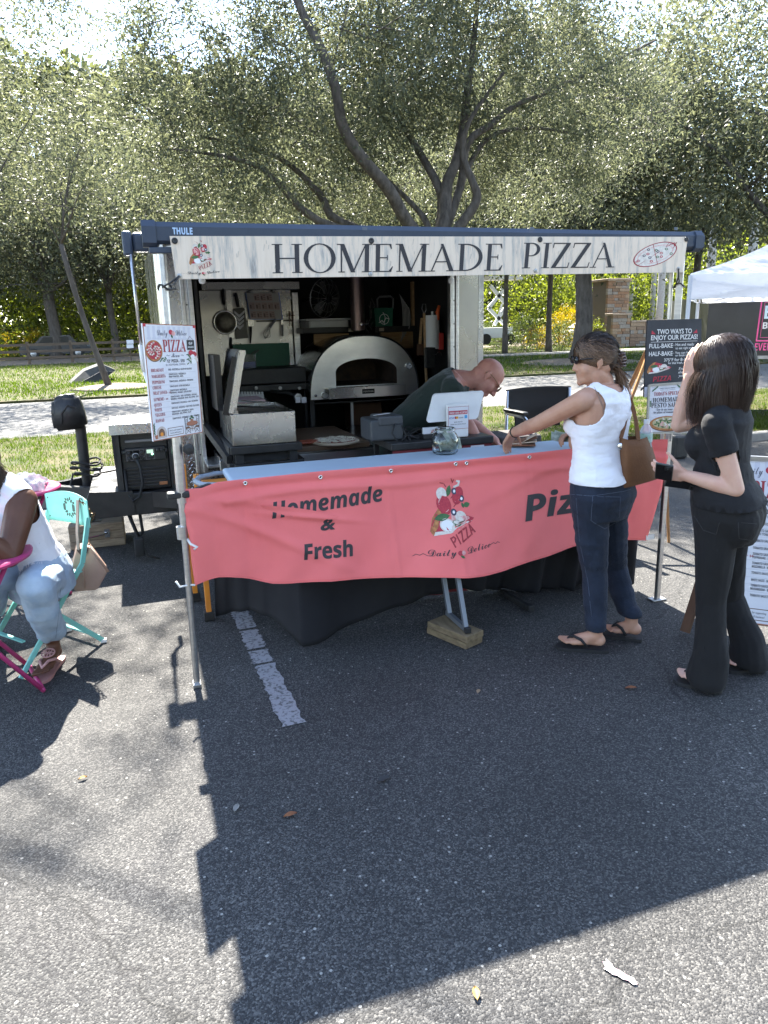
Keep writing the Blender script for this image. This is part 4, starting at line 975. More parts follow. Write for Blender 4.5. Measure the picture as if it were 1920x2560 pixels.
b = B(); pb(b, 604, 886, 641, 921, 6.38, .12, .006); b.out('body', clearp, CT); b = B(); pb(b, 606, 905, 639, 921, 6.39, .1); b.out('contents', blue_p, CT)
b = B(); c_ = at(636, 885, Y=6.42); b.tube([c_, c_+Vector((.04, 0, .035))], .005, 6); b.tube([c_+Vector((-.03, 0, 0)), c_+Vector((.015, 0, .03))], .004, 6); b.out('tongs', black_m, CT)
# hanging kitchen tools
YT = YB-.05
ST = thing('strainer', 'round steel strainer with black handle hanging on the splashback', 'strainer', at(558, 770, Y=YT))
c_ = at(563, 806, Y=YT)
b = B(); b.lathe([(.098, 0), (.104, .003), (.104, .01), (.094, .012), (.09, .006)], c_, 32, axis=(0, -1, 0), cap=False); b.out('rim', chrome, ST, smooth=True)
B().lathe([(.092, .004), (.07, .025), (.04, .038), (.001, .042)], c_, 28, axis=(0, -1, 0), cap=False).out('bowl', mat('mesh_steel', (.30, .28, .22), .5, .8, col2=(.20, .18, .14), scale=30), ST, smooth=True)
b = B(); b.tube([at(563, 775, Y=YT), at(561, 762, Y=YT)], .005, 8); b.out('neck', chrome, ST)
b = B(); b.tube([at(561, 762, Y=YT), at(558, 745, Y=YT), at(557, 721, Y=YT)], [.011, .016, .012], 10); b.out('handle', knob_m, ST, smooth=True)
SP = thing('spatula', 'long steel spatula with black handle hanging behind the strainer', 'spatula', at(577, 760, Y=YT+.02))
b = B(); pb(b, 568, 721, 582, 845, YT+.025, .003, .001); b.out('blade', steel, SP)
b = B(); b.tube([at(577, 843, Y=YT+.025), at(577, 860, Y=YT+.025), at(577, 872, Y=YT+.025)], [.010, .013, .012], 10); b.out('handle', knob_m, SP, smooth=True)
KN = thing('knife_sheath', 'black knife guard with white chevrons hanging beside the strainer', 'knife guard', at(600, 800, Y=YT))
b = B(); b.prism([at(583, 771, Y=YT), at(611, 769, Y=YT), at(621, 845, Y=YT), at(590, 848, Y=YT)], (0, .008, 0)); b.out('guard', gloss_k, KN)
b = B(); b.tube([at(590, 732, Y=YT), at(592, 748, Y=YT), at(596, 768, Y=YT)], [.012, .016, .014], 10); b.out('handle', knob_m, KN, smooth=True)
wch = mat('chevron_white', (.55, .56, .58), .5)
for k in range(4):
 y = 776+k*11; h = 11-k*1.2; x0, x1 = 585+k*1.8, 611-k*.6
 b = B(); b.prism([at(x0, y, Y=YT-.002), at((x0+x1)/2, y+h, Y=YT-.002), at(x1, y, Y=YT-.002), at(x1, y+6, Y=YT-.002), at((x0+x1)/2, y+h+8, Y=YT-.002), at(x0, y+6, Y=YT-.002)], (0, .0015, 0)); b.out('chevron', wch, KN)
CB = thing('coupon_clipboard', 'sheet of small printed coupons clipped on a blue board', 'clipboard', at(660, 760, Y=YT))
cq = [at(614, 731, Y=YT), at(698, 731, Y=YT), at(708, 799, Y=YT), at(625, 799, Y=YT)]
b = B(); b.prism([q+Vector((0, .004, 0)) for q in cq], (0, .006, 0)); b.out('board', blue_p, CB)
b = B(); ins = lambda u, v: cq[0].lerp(cq[1], u).lerp(cq[3].lerp(cq[2], u), v)
b.prism([ins(.02, 0), ins(.97, 0), ins(.97, .98), ins(.02, .98)], (0, .0035, 0)); b.out('paper_sheet', mat('grey_paper', (.40, .39, .37), .8), CB)
cbd = Board((0, 0, 0), (1, 0, 0), (0, 0, -1), (0, -1, 0), CB, fn=lambda x, y, lift: ins(x, y)+Vector((0, -lift, 0)))
tan = mat('coupon_tan', (.40, .31, .28), .8); dk = mat('coupon_ink', (.16, .12, .11), .8)
for row, (n_, v0) in enumerate(((3, .04), (5, .36), (4, .68))):
 for k in range(n_):
  u0 = (.22 if row == 0 else .04)+k*.185
  cbd.rect(u0, v0, .17, .28, tan, 'coupon'); cbd.rect(u0+.02, v0+.09, .05, .14, dk, 'coupon', .0014);
  for j in range(3): cbd.rect(u0+.085, v0+.06+j*.07, .07, .02, dk, 'coupon', .0014)
cbd.done()
for u in (.13, .83): q = ins(u, 0); B().lathe([(.012, 0), (.016, .01), (.012, .02), (.001, .021)], q+Vector((0, .004, .008)), 14, axis=(0, -1, 0)).out('clip', alu_d, CB, smooth=True)
KK = thing('chef_knife', 'broad bladed knife on the rack left of the whisk', 'knife', at(628, 830, Y=YT))
b = B(); b.prism([at(619, 799, Y=YT), at(634, 799, Y=YT), at(634, 815, Y=YT), at(621, 817, Y=YT)], (0, .003, 0)); b.out('blade', steel, KK)
b = B(); b.tube([at(627, 816, Y=YT), at(627, 830, Y=YT), at(626, 858, Y=YT)], [.014, .012, .006], 8); b.out('handle', knob_m, KK, smooth=True)
KS = thing('paring_knife', 'narrow grey handled knife on the rack right of the whisk', 'knife', at(706, 830, Y=YT))
b = B(); pb(b, 703, 800, 708, 812, YT, .003); b.out('blade', steel, KS); b = B(); b.tube([at(706, 811, Y=YT), at(707, 841, Y=YT)], [.009, .010], 8); b.out('handle', mat('grey_handle', (.17, .18, .20), .5), KS, smooth=True)
WH = thing('whisk', 'wire whisk hanging slanted from the knife rack', 'whisk', at(670, 830, Y=YT))
b = B(); b.tube([at(689, 799, Y=YT-.01), at(675, 819, Y=YT-.01)], [.009, .011], 8); b.out('handle', MATS['grey_handle'], WH, smooth=True)
b = B(); p_, q_ = at(675, 819, Y=YT-.01), at(663, 846, Y=YT-.01); ax = (q_-p_); pr_ = Vector((-ax.z, 0, ax.x)).normalized()
for k in range(4):
 r_ = .012+.011*k
 b.tube([p_ + ax*t + (pr_*math.cos(k*.9)+Vector((0, 1, 0))*math.sin(k*.9)*.7)*.034*math.sin(math.pi*min(t, 1)**1.5)*s for s in (1, -1) for t in (np.linspace(0, 1, 7) if s == 1 else np.linspace(1, 0, 7))], .0018, 4)
b.out('wires', chrome, WH)
b = B();
for x in (724, 729): b.tube([at(x, 778, Y=YT), at(x+1, 815, Y=YT)], .004, 6)
b.tube([at(720, 788, Y=YT), at(737, 788, Y=YT)], .004, 6); b.tube([at(722, 778, Y=YT), at(722, 800, Y=YT), at(733, 800, Y=YT), at(733, 778, Y=YT)], .003, 6)
tag(b.out('skewer_rack', mat('dark_copper', (.10, .05, .03), .5, .5)), 'small dark wire hook rack at the right edge of the splashback', 'rack')
# the oven
OY = 6.0
ocx, ozb = at(914, 980, Y=OY).x, at(914, 992, Y=OY).z
orx = (at(1050, 985, Y=OY).x-at(778, 985, Y=OY).x)/2; ozt = at(914, 838, Y=OY).z; orz = ozt-ozb
OV = thing('pizza_oven', 'arched stainless steel pizza oven with dial and dark mouth', 'oven', (ocx, OY, ozb))
def arch(rx, rz, z0, n_=28, p=2.35):
 out = []
 for k in range(n_+1):
  a = math.pi*k/n_
  c, s = math.cos(a), math.sin(a)
  out.append((ocx+rx*math.copysign(abs(c)**(2/p), c), z0+rz*abs(s)**(2/p)))
 return out
om_x0, om_x1, om_z0, om_z1 = at(839, 930, Y=OY).x, at(992, 930, Y=OY).x, at(915, 962, Y=OY).z, at(915, 896, Y=OY).z
out_ = arch(orx, orz, ozb); in_ = []
mc, mrx = (om_x0+om_x1)/2, (om_x1-om_x0)/2; side_h = (om_z1-om_z0)*.52
for x, z in out_:
 t = (x-(ocx-orx))/(2*orx); xx = om_x0+(om_x1-om_x0)*t; zz = om_z0+side_h+(om_z1-om_z0-side_h)*math.sqrt(max(0, 1-((xx-mc)/mrx)**2))
 in_.append((xx, zz))
out_ = [(ocx+orx, ozb)]+out_+[(ocx-orx, ozb)]; in_ = [(om_x1, om_z0)]+in_+[(om_x0, om_z0)]
b = B(); n_ = len(out_)
b.add([(x, OY, z) for x, z in out_]+[(x, OY, z) for x, z in in_], [(k, k+1, n_+k+1, n_+k) for k in range(n_-1)])
b.bb((om_x0, OY+.001, ozb), (om_x1, OY+.012, om_z0)); b.bb((om_x0-.0, OY, ozb), (om_x0+.0001, OY+.01, om_z0))
b.add([(ocx-orx, OY, ozb), (ocx+orx, OY, ozb), (om_x1, OY, om_z0), (om_x0, OY, om_z0)], [(0, 1, 2, 3)])
b.out('face', mat('oven_steel', (.74, .73, .70), .30, 1.0, col2=(.60, .59, .57), scale=3, stretch=(1, 1, 2), r2=.42), OV)
b = B(); b.add([(x, OY, z) for x, z in out_]+[(x, OY+.75, z) for x, z in out_], [(k, k+1, n_+k+1, n_+k) for k in range(n_-1)]+[tuple(range(n_, 2*n_))]); b.out('dome', steel_s, OV, smooth=True, angle=40)
b = B(); b.add([(x, OY+.001, z) for x, z in in_]+[(x, OY+.6, z) for x, z in in_], [(k, k+1, n_+k+1, n_+k) for k in range(n_-1)]+[tuple(range(n_, 2*n_))]); b.bb((om_x0, OY+.012, om_z0-.02), (om_x1, OY+.6, om_z0)); b.out('mouth', mat('sooty_brick', (.045, .032, .025), .9, col2=(.08, .05, .035), scale=14), OV)
b = B(); b.tube([(x, OY-.004, z) for x, z in out_[1:-1]], .008, 8); b.out('rim', gloss_k, OV, smooth=True)
b = B()
tx0, tx1, tz0, tz1 = at(823, 978, Y=OY-.12).x, at(1015, 975, Y=OY-.12).x, at(918, 993, Y=OY-.12).z, at(918, 966, Y=OY-.12).z
b.bb((tx0, OY-.12, tz0), (tx1, OY-.11, tz1), .002); b.bb((tx0, OY-.11, tz1-.012), (tx1, OY, tz1), .002); sh_ = b.out('shelf', steel, OV)
b = B(); bxm = (tx0+tx1)/2; b.bb((bxm-.055, OY-.126, tz0+.03), (bxm+.055, OY-.121, tz1-.02), .002); b.out('name_plate', gloss_k, sh_)
bd = Board((bxm-.045, OY-.127, tz1-.03), (1, 0, 0), (0, 0, -1), (0, -1, 0), sh_); bd.text('FONTANA', 0, .018, .014, mat('plate_letter', (.3, .28, .25), .5), 'sansb', width=.09); bd.done()
for nm, (px, py), r in (('thermometer', (1021, 914), .028), ('knob', (811, 988), .030)):
 q = at(px, py, Y=OY-.002); B().lathe([(r, 0), (r, .018), (r*.86, .022), (r*.84, .016)], q, 24, axis=(0, -1, 0), cap=False).out(nm, chrome, OV, smooth=True, angle=40)
 B().lathe([(r*.85, .017), (.001, .0171)], q, 24, axis=(0, -1, 0)).out('dial', paper if nm == 'thermometer' else alu, OV.children[-1])
 if nm == 'thermometer':
  dl = OV.children[-1]; b = B(); b.bb((q.x-.002, q.y-.02, q.z-.002), (q.x+.015, q.y-.0185, q.z+.002)); b.out('needle', gloss_k, dl)
q = at(789, 989, Y=OY-.002); B().lathe([(.012, 0), (.012, .012), (.001, .016)], q, 14, axis=(0, -1, 0)).out('ignition_button', chrome, OV, smooth=True)
b = B(); pb(b, 788, 1000, 1046, 1004, OY+.05, .6, .003); b.bb((ocx-orx+.02, OY+.1, .58), (ocx-orx+.06, OY+.14, ozb)); b.bb((ocx+orx-.06, OY+.1, .58), (ocx+orx-.02, OY+.14, ozb)); b.out('stand', black_p, OV)
b = B(); pb(b, 884, 1007, 955, 1078, OY+.3, .3, .004); tag(b.out('cardboard_box', brown_b), 'brown box stored in the dark under the oven', 'box')
b = B(); pb(b, 878, 1004, 884, 1078, OY+.15, .03); b.out('stand_post', alu_d, OV)
# flue
f0, f1 = at(895, 826, Y=6.3), at(892, 700, Y=6.3)
b = B(); b.cyl((f0.x, 6.3, f0.z), (f0.x, 6.3, ZT-.01), .062, n=24); fl = b.out('flue', mat('tinted_steel', (.22, .16, .16), .38, .9, col2=(.30, .22, .21), scale=4, stretch=(1, 1, .3)), OV, smooth=True, angle=40)
q = at(902, 810, Y=6.22); b = B(); b.tube([q, q+Vector((.07, -.01, -.003))], .006, 8); b.lathe([(.016, 0), (.012, .02), (.001, .021)], q, 12, axis=(0, -1, 0)); b.out('damper', chrome, fl)
# shelf contents
TBB = thing('plastic_tub', 'white food tub with lid on the black shelf left of the flue', 'tub', at(826, 822, Y=6.5))
b = B(); pb(b, 774, 801, 872, 821, 6.47, .26, .012); b.out('body', tubp, TBB); b = B(); pb(b, 764, 796, 877, 801, 6.455, .29, .006); b.out('lid', tubp, TBB)
b = B(); pb(b, 763, 803, 788, 821, 6.5, .22, .01); tag(b.out('grey_tub', mat('grey_tub', (.16, .16, .16), .5)), 'small grey tub pushed against the left end of the white tub', 'tub')
FA = thing('wall_fan', 'wire caged fan with dark hub in the upper left of the hatch', 'fan', at(815, 740, Y=6.6))
c_ = at(812, 735, Y=6.55); b = B(); fr = .17
fc = at(812, 745, Y=6.55); tilt = Vector((.5, -1, -.15)).normalized()
for k in range(16):
 a = 2*math.pi*k/16; x = tilt.orthogonal().normalized(); y = tilt.cross(x); rd = x*math.cos(a)+y*math.sin(a)
 b.tube([fc+tilt*.05+rd*.03, fc+tilt*.05+rd*.12, fc+rd*fr], .0022, 4)
b.tube([fc+(x*math.cos(a)+y*math.sin(a))*fr for a in np.linspace(0, 6.283, 28)], .004, 6); b.tube([fc+tilt*.045+(x*math.cos(a)+y*math.sin(a))*fr*.7 for a in np.linspace(0, 6.283, 24)], .002, 5)
b.out('cage', alu_d, FA)
B().lathe([(.04, 0), (.04, .05), (.03, .06), (.001, .061)], fc, 20, axis=tilt).out('hub', gloss_k, FA, smooth=True, angle=40)
for k in range(3):
 a = 2*math.pi*k/3; rd = x*math.cos(a)+y*math.sin(a); td = tilt.cross(rd); bl = B()
 bl.add([fc+rd*.03-td*.02, fc+rd*.03+td*.02+tilt*.02, fc+rd*.15+td*.06+tilt*.03, fc+rd*.155-td*.03], [(0, 1, 2, 3)]); bl.out('blade', mat('fan_blade', (.10, .10, .10), .5), FA)
b = B(); b.tube([fc-tilt*.01, fc-tilt*.1, (fc.x-.05, BY-.05, fc.z)], .016, 8); b.out('bracket', black_m, FA, smooth=True)
GC = thing('green_crate', 'small dark green bucket with white emblem and grey hoop handle on the shelf', 'bucket', at(958, 818, Y=6.5))
b = B(); q0, q1, q2, q3 = at(935, 770, Y=6.47), at(983, 769, Y=6.47), at(981, 818, Y=6.47), at(940, 818, Y=6.47); b.prism([q0, q1, q2, q3], (0, .16, 0)); b.out('body', green_b, GC)
b = B(); b.tube([at(944, 772, Y=6.5), at(943, 748, Y=6.5), at(949, 742, Y=6.5), at(976, 741, Y=6.5), at(983, 747, Y=6.5), at(982, 772, Y=6.5)], .009, 8); b.out('handle', mat('grey_plastic', (.2, .2, .2), .5), GC, smooth=True)
bd = Board(at(935, 770, Y=6.468), (1, 0, 0), (0, 0, -1), (0, -1, 0), GC); cx_, cy2 = .095, .10
bd.line([(cx_+.045*math.cos(a), cy2+.045*math.sin(a)) for a in np.linspace(0, 6.28, 22)], .005, ink_w, 'emblem'); bd.line([(cx_-.05, cy2+.03), (cx_-.02, cy2+.01), (cx_-.01, cy2+.03), (cx_+.02, cy2-.01), (cx_+.05, cy2+.0)], .006, ink_w, 'emblem'); bd.line([(cx_-.01, cy2-.06), (cx_+.01, cy2-.02), (cx_+.0, cy2+.05)], .005, ink_w, 'emblem'); bd.done()
b = B(); q = at(1020, 790, Y=6.45)
for k in range(6):
 r_ = .05+.012*k
 b.tube([q+Vector((-.01*k+r_*.35*math.cos(a), .02*k, r_*2.0*math.sin(a)-.02)) for a in np.linspace(-1.3, 1.5, 10)], .004, 6)
tag(b.out('plate_stack', alu_d, smooth=True), 'row of thin metal pans on edge beside the green bucket', 'pans')
b = B()
for k in range(7):
 q = at(925+R_.uniform(-8, 8), 745+k*9, Y=6.55); b.tube([q, q+Vector((R_.uniform(-.05, .05), R_.uniform(-.03, .03), -.07)), q+Vector((R_.uniform(-.06, .06), 0, -.12))], .006, 5)
tag(b.out('cable_bundle', mat('grey_cable', (.10, .10, .10), .6)), 'tangle of dark leads hanging between flue and green bucket', 'cables')
# right end: hanging peels, paper towel, orange and red things
PW = thing('pizza_peel', 'wooden handled pizza peel hanging upright at the right of the hatch', 'peel', at(1055, 950, Y=5.9))
b = B(); b.bar(at(1060, 783, Y=5.85), at(1066, 960, Y=5.85), .028, .016, bev=.004); b.out('handle', wood_m, PW)
b = B(); b.tube([at(1060, 786, Y=5.85), at(1055, 772, Y=5.85), at(1057, 760, Y=5.85), at(1064, 760, Y=5.85), at(1065, 775, Y=5.85), at(1060, 786, Y=5.85)], .004, 6); b.out('hanging_loop', alu_d, PW, smooth=True)
PW2 = thing('oven_brush', 'narrow wooden oven brush hanging beside the peel', 'brush', at(1052, 880, Y=5.9))
b = B(); b.bar(at(1054, 795, Y=5.92), at(1050, 860, Y=5.92), .022, .02, bev=.004); b.out('handle', wood_m, PW2)
b = B(); b.prism([at(1044, 860, Y=5.92), at(1058, 860, Y=5.92), at(1059, 888, Y=5.92), at(1044, 888, Y=5.92)], (0, .03, 0)); b.out('head', brown_b, PW2)
PT = thing('paper_towel', 'roll of white paper towel hanging upright on the right wall', 'paper towel', at(1082, 870, Y=5.8))
q0, q1 = at(1081, 788, Y=5.8), at(1082, 872, Y=5.8); B().cyl(q1, q0, .058, n=24).out('roll', mat('tissue', (.66, .66, .65), .95, bump=.3, bscale=60), PT, smooth=True, angle=40)
b = B(); b.cyl(q1-Vector((0, 0, .02)), q0+Vector((0, 0, .03)), .012, n=10); b.out('rod', alu_d, PT)
b = B(); b.tube([at(1096, 800, Y=5.75), at(1094, 780, Y=5.75), at(1098, 764, Y=5.75)], [.010, .018, .012], 8); tag(b.out('orange_handle', orange_p, smooth=True), 'bright orange tool handle hanging above the paper towel roll', 'tool')
b = B(); pb(b, 1098, 832, 1110, 874, 5.75, .03, .006); tag(b.out('red_pouch', red_p), 'red pouch hanging behind the paper towel roll', 'pouch')
b = B(); pb(b, 1064, 868, 1090, 920, 5.74, .04, .008); tag(b.out('black_tool_bag', black_m), 'black bag hanging below the paper towel roll', 'bag')
b = B(); q = at(1098, 886, Y=5.74); b.tube([q+Vector((.02*math.cos(a), 0, .02*math.sin(a))) for a in np.linspace(0, 6.3, 14)], .003, 5); b.tube([q+Vector((-.06, 0, 0)), q+Vector((-.02, 0, 0))], .003, 5); tag(b.out('key_ring', chrome), 'small wire ring on the right wall below the towel', 'ring')
# sliding steel prep box
PX = thing('prep_box', 'open stainless steel prep box with raised lid on black slides', 'prep station', (at(660, 1110, Y=4.5).x, 4.5, .9))
fl_, fr_ = at(580, 1075, Y=4.5).x, at(739, 1065, Y=4.5).x; pz0, pz1 = at(660, 1110, Y=4.5).z, at(660, 1032, Y=4.5).z
b = B()
b.bb((fl_, 4.5, pz0), (fr_, 4.512, pz1), .002); b.bb((fl_, 4.512, pz0), (fl_+.01, 5.15, pz1)); b.bb((fr_-.01, 4.512, pz0), (fr_, 5.15, pz1)); b.bb((fl_, 5.14, pz0), (fr_, 5.15, pz1)); b.bb((fl_+.01, 4.512, pz0), (fr_-.01, 5.14, pz0+.01)); b.bb((fl_+.02, 4.53, pz1-.03), (fr_-.02, 5.12, pz1-.025))
b.out('body', steel, PX)
# lid plane, hinged along the left rim
lt = Vector((.04, 0, 0)); H_ = at(606, 884, Y=4.55).z-pz1
b = B(); th = .035
L0, L1 = Vector((fl_+.005, 4.53, pz1+.005)), Vector((fl_+.005, 5.12, pz1+.005)); up_ = Vector((at(606, 884, Y=4.55).x-fl_-.02, 0, H_))
b.prism([L0, L1, L1+up_, L0+up_], (-.012, 0, .002))
for pa, pb_ in ((L0, L0+up_), (L1, L1+up_), (L0+up_, L1+up_)): b.bar(pa+Vector((.012, 0, 0)), pb_+Vector((.012, 0, 0)), .03, .04, up=(0, 1, 0))
for k in (1, 2, 3): t = k/4; b.bar(L0.lerp(L1, t)+Vector((.004, 0, 0)), (L0+up_).lerp(L1+up_, t)+Vector((.004, 0, 0)), .02, .02, up=(0, 1, 0))
b.out('lid', steel, PX)
b = B(); b.bar((fl_-.02, 4.6, pz1-.01), (fl_-.02+up_.x, 4.6, pz1+H_-.02), .04, .012, up=(0, 1, 0)); b.bb((fl_-.05, 4.75, pz1), (fl_-.01, 5.1, pz1+H_*.97)); b.out('lid_back', gloss_k, PX)
b = B(); b.prism([(fl_+.01, 4.514, pz1-.02), (fl_+.06, 4.514, pz1-.02), (fl_+.03, 4.514, pz1+.05)], (0, -.004, 0)); b.out('hinge', steel_s, PX)
for k in range(3):
 b = B(); b.bb((fl_+.04+k*.115, 4.56, pz1-.022), (fl_+.14+k*.115, 5.05, pz1-.012), .004); b.out('pan', steel_s, PX)
for k, (c0_, c1_) in enumerate((((.06, 4.7, .03), (.30, 4.62, .015)), ((.05, 4.9, .05), (.32, 4.78, .03)))):
 b = B(); b.bar(Vector((fl_, 0, pz1))+Vector(c0_), Vector((fl_, 0, pz1))+Vector(c1_), .03, .01, bev=.003); tag(b.out('ladle', (gloss_k, steel)[k], smooth=False), ('black handled scraper lying across the prep box', 'steel scraper lying across the prep box')[k], 'scraper', 'tools on the prep box')
b = B(); b.bb((fl_+.03, 5.16, pz1-.0), (fl_+.33, 5.5, pz1+.02), .004); tag(b.out('pink_tray', mat('pale_pink', (.55, .40, .42), .6)), 'pale pink tray behind the prep box', 'tray')
b = B()
b.bb((fl_-.02, 4.47, pz0-.05), (fr_+.03, 4.50, pz0-.004), .003)
b.bb((fl_, 4.475, pz0-.155), (fr_+.04, 4.52, pz0-.115), .003); b.out('slide_front', black_p, PX)
for x in (fl_-.03, fr_+.0): b = B(); b.bb((x, 4.502, pz0-.05), (x+.03, 5.9, pz0-.005), .003); b.out('slide_rail', black_p, PX)
for x in (fl_-.03, fr_+.02): b = B(); b.bb((x, 4.522, pz0-.155), (x+.03, 5.9, pz0-.115), .003); b.out('slide_rail', black_p, PX)
b = B(); b.bb((fl_+.01, 4.49, pz0-.114), (fl_+.06, 4.53, pz0-.051)); b.bb((fr_-.05, 4.49, pz0-.114), (fr_, 4.53, pz0-.051)); b.bb((fl_, 4.53, pz0-.11), (fr_, 5.8, pz0-.055)); b.out('slide_body', black_i, PX)
for x in (fl_+.04, fr_+.0): B().lathe([(.008, 0), (.006, .006), (.001, .007)], (x, 4.474, pz0-.14), 12, axis=(0, -1, 0)).out('bolt', chrome, PX)
b = B(); b.bar(at(508, 1060, Y=5.25), at(574, 1150, Y=4.55), .035, .05); b.out('slide_arm', black_p, PX)
b = B(); q = at(545, 1155, Y=5.0); b.bb((q.x-.08, 4.9, q.z-.02), (q.x+.08, 5.25, q.z), .003); tag(b.out('galvanised_bracket', alu), 'bare metal bracket plate inside the hatch corner left of the slides', 'bracket')
# marble board with the pizza on it
mz = at(800, 1114, Y=4.8).z
bx0, bx1 = at(745, 1118, Y=4.8).x, at(924, 1112, Y=4.8).x
b = B(); b.bb((bx0-.2, 4.8, mz-.035), (bx1, 5.75, mz), .004); BRD = tag(b.out('dough_board', mat('board_wood', (.16, .10, .06), .4, col2=(.11, .07, .045), scale=5, stretch=(1, 8, 8), coat=.3)), 'dark wooden dough board holding a pizza in the hatch', 'board')
b = B(); b.bb((OX0+.05, 4.9, mz-.10), (OX1-.02, 6.0, mz-.04), .004); b.out('counter', steel_s, TR)
b = B(); b.bb((OX0+.05, 4.86, mz-.13), (OX1-.02, 4.9, mz-.06), .004); b.out('counter_edge', alu, TR)
pc = at(838, 1102, Z=mz+.012)
PZ = thing('pizza', 'unbaked pizza with red sauce and shredded cheese on the dough board', 'pizza', (pc.x, pc.y, mz))
b = B(); ring = []
b.lathe([(.165, 0), (.172, .010), (.160, .020), (.145, .013), (.001, .013)], (pc.x, pc.y, mz+.001), 28); b.out('dough', mat('raw_dough', (.55, .46, .34), .8), PZ, smooth=True)
B().lathe([(.142, .0135), (.14, .0165), (.001, .018)], (pc.x, pc.y, mz+.001), 24).out('sauce', mat('tomato_sauce', (.36, .05, .02), .45, col2=(.22, .02, .01), scale=40), PZ)
b = B()
for k in range(230):
 r = .145*math.sqrt(R_.random()); a = R_.uniform(0, 6.28); h = R_.uniform(0, 3.14); L = R_.uniform(.008, .02)
 c_ = Vector((pc.x+r*math.cos(a), pc.y+r*math.sin(a), mz+.021+R_.uniform(0, .006))); dd = Vector((math.cos(h), math.sin(h), R_.uniform(-.2, .2)))*L
 b.bar(c_-dd, c_+dd, .0045, .003)
o = b.out('cheese', mat('shredded_cheese', (.72, .68, .55), .7), PZ); o['kind'] = 'stuff'
q = at(772, 1107, Z=mz+.01); b = B()
for k in range(9): b.ell(q+Vector((R_.uniform(-.05, .06), R_.uniform(-.05, .05), .006)), (.028, .025, .012), n=10, m=6)
tag(b.out('pepperoni_slices', mat('pepperoni', (.30, .06, .03), .5, col2=(.38, .12, .07), scale=60)), 'small heap of reddish sliced meat beside the pizza', 'topping')
# ------------------------------------------------------------------ serving table, pink banner, drapes
TZ = .98
tx0_, tx1_ = at(572, 1195, Z=TZ).x, 2.72
TY0, TY1 = 3.555, 3.90
blue_t = mat('pale_blue_tabletop', (0.40, 0.49, 0.58), 0.55, col2=(0.37, 0.455, 0.54), scale=3, bump=.1, bscale=60)
TB = thing('serving_table', 'long narrow folding table with pale blue top under the pink banner', 'table', ((tx0_+tx1_)/2, (TY0+TY1)/2, 0))
b = B(); b.bb((tx0_, TY0, TZ-.04), (tx1_, TY1, TZ), .014); b.out('tabletop', blue_t, TB)
galv = mat('grey_leg_paint', (.20, .22, .25), .4, .5)
l0, l1 = at(1165, 1578, Z=.085), at(1137, 1548, Z=.085)
LX = l0.x;
for k, dy in enumerate((0, .22)):
 b = B(); y = l0.y+dy; b.bar((LX, y, .10), (LX-.01, TY0+.06+dy, TZ-.045), .026, .026, bev=.004); b.out('leg', galv, TB)
b = B(); b.bar((LX, l0.y-.015, .098), (LX, l0.y+.26, .098), .026, .022, up=(1, 0, 0)); lf_ = b.out('foot_bar', galv, TB)
for y in (l0.y-.02, l0.y+.265): B().bb((LX-.018, y-.012, .0835), (LX+.018, y+.012, .115), .004).out('end_cap', black_m, lf_)
wood_b = mat('grey_lumber', (.22, .165, .095), .85, col2=(.13, .095, .055), scale=8, stretch=(5, 1, 5), bump=.5, bscale=40, detail=7)
for k, (zz, off) in enumerate(((.002, .012), (.043, 0))):
 ang = math.radians(22); R = rotz(ang+math.pi/2); c_ = Vector((LX-.02, l0.y+.10+off, zz+.0195))
 b = B(); b.box(c_, (.30, .135, .036), rot=R, bev=.003); o = b.out('lumber_block', wood_y)
 o.data.materials.clear(); o.data.materials.append(wood_b)
 tag(o, ('lower offcut of lumber under the table leg, lying on the asphalt', 'upper offcut of lumber carrying the table leg')[k], 'wood block', 'lumber blocks under the table leg')
# end stands with orange posts
WS = thing('work_stand', 'folding work stand with orange posts and grey hoop under the left table end', 'work stand', (.32, 4.0, 0))
org = mat('orange_steel', (.72, .27, .03), .45, col2=(.62, .22, .03), scale=10)
pq = at(524, 1550, Z=0)
for i, (x, y) in enumerate(((pq.x, pq.y), (pq.x-.05, pq.y+.36))):
 lgw = B().bar((x, y, .06), (x+.0, y, .90), .05, .03, bev=.003).out('post', org, WS)
 B().bb((x-.03, y-.022, .001), (x+.03, y+.022, .06), .005).out('foot', black_m, lgw)
 for k in range(7): B().bb((x-.009, y-.017, .11+k*.055), (x+.009, y-.0148, .128+k*.055)).out('slot', black_m, lgw)
 B().bar((x+.002, y-.016, .42), (x+.002, y-.016, .9), .02, .006).out('inner_post', galv, lgw)
hz = .955; c_ = Vector((at(520, 1205, Z=hz).x, 3.72, hz)); b = B()
b.tube([(c_.x+.35, 3.56, hz), (c_.x+.06, 3.57, hz), (c_.x-.03, 3.62, hz), (c_.x-.06, 3.72, hz), (c_.x-.03, 3.82, hz), (c_.x+.06, 3.88, hz), (c_.x+.35, 3.89, hz)], .014, 8); b.out('hoop', mat('grey_hoop', (.24, .28, .33), .4), WS, smooth=True)
b = B(); b.bb((c_.x-.02, 3.60, hz-.06), (c_.x+.33, 3.86, hz-.022), .004); hd = b.out('stand_head', org, WS)
bd = Board((c_.x+.06, 3.66, hz-.0215), (1, 0, 0), (0, -1, 0), (0, 0, 1), hd); bd.text('BORA', 0.04, .0, .035, ink_w, 'sansb'); bd.text('Work', 0.02, .05, .035, ink_w, 'sansb'); bd.done()
b = B(); b.bar((pf.x+.02, pf.y+.01, .965), (c_.x, 3.6, hz), .02, .02); b.bb((pf.x-.05, pf.y-.02, .955), (pf.x+.05, pf.y+.03, .985), .006); b.out('clamp', black_m, WS)
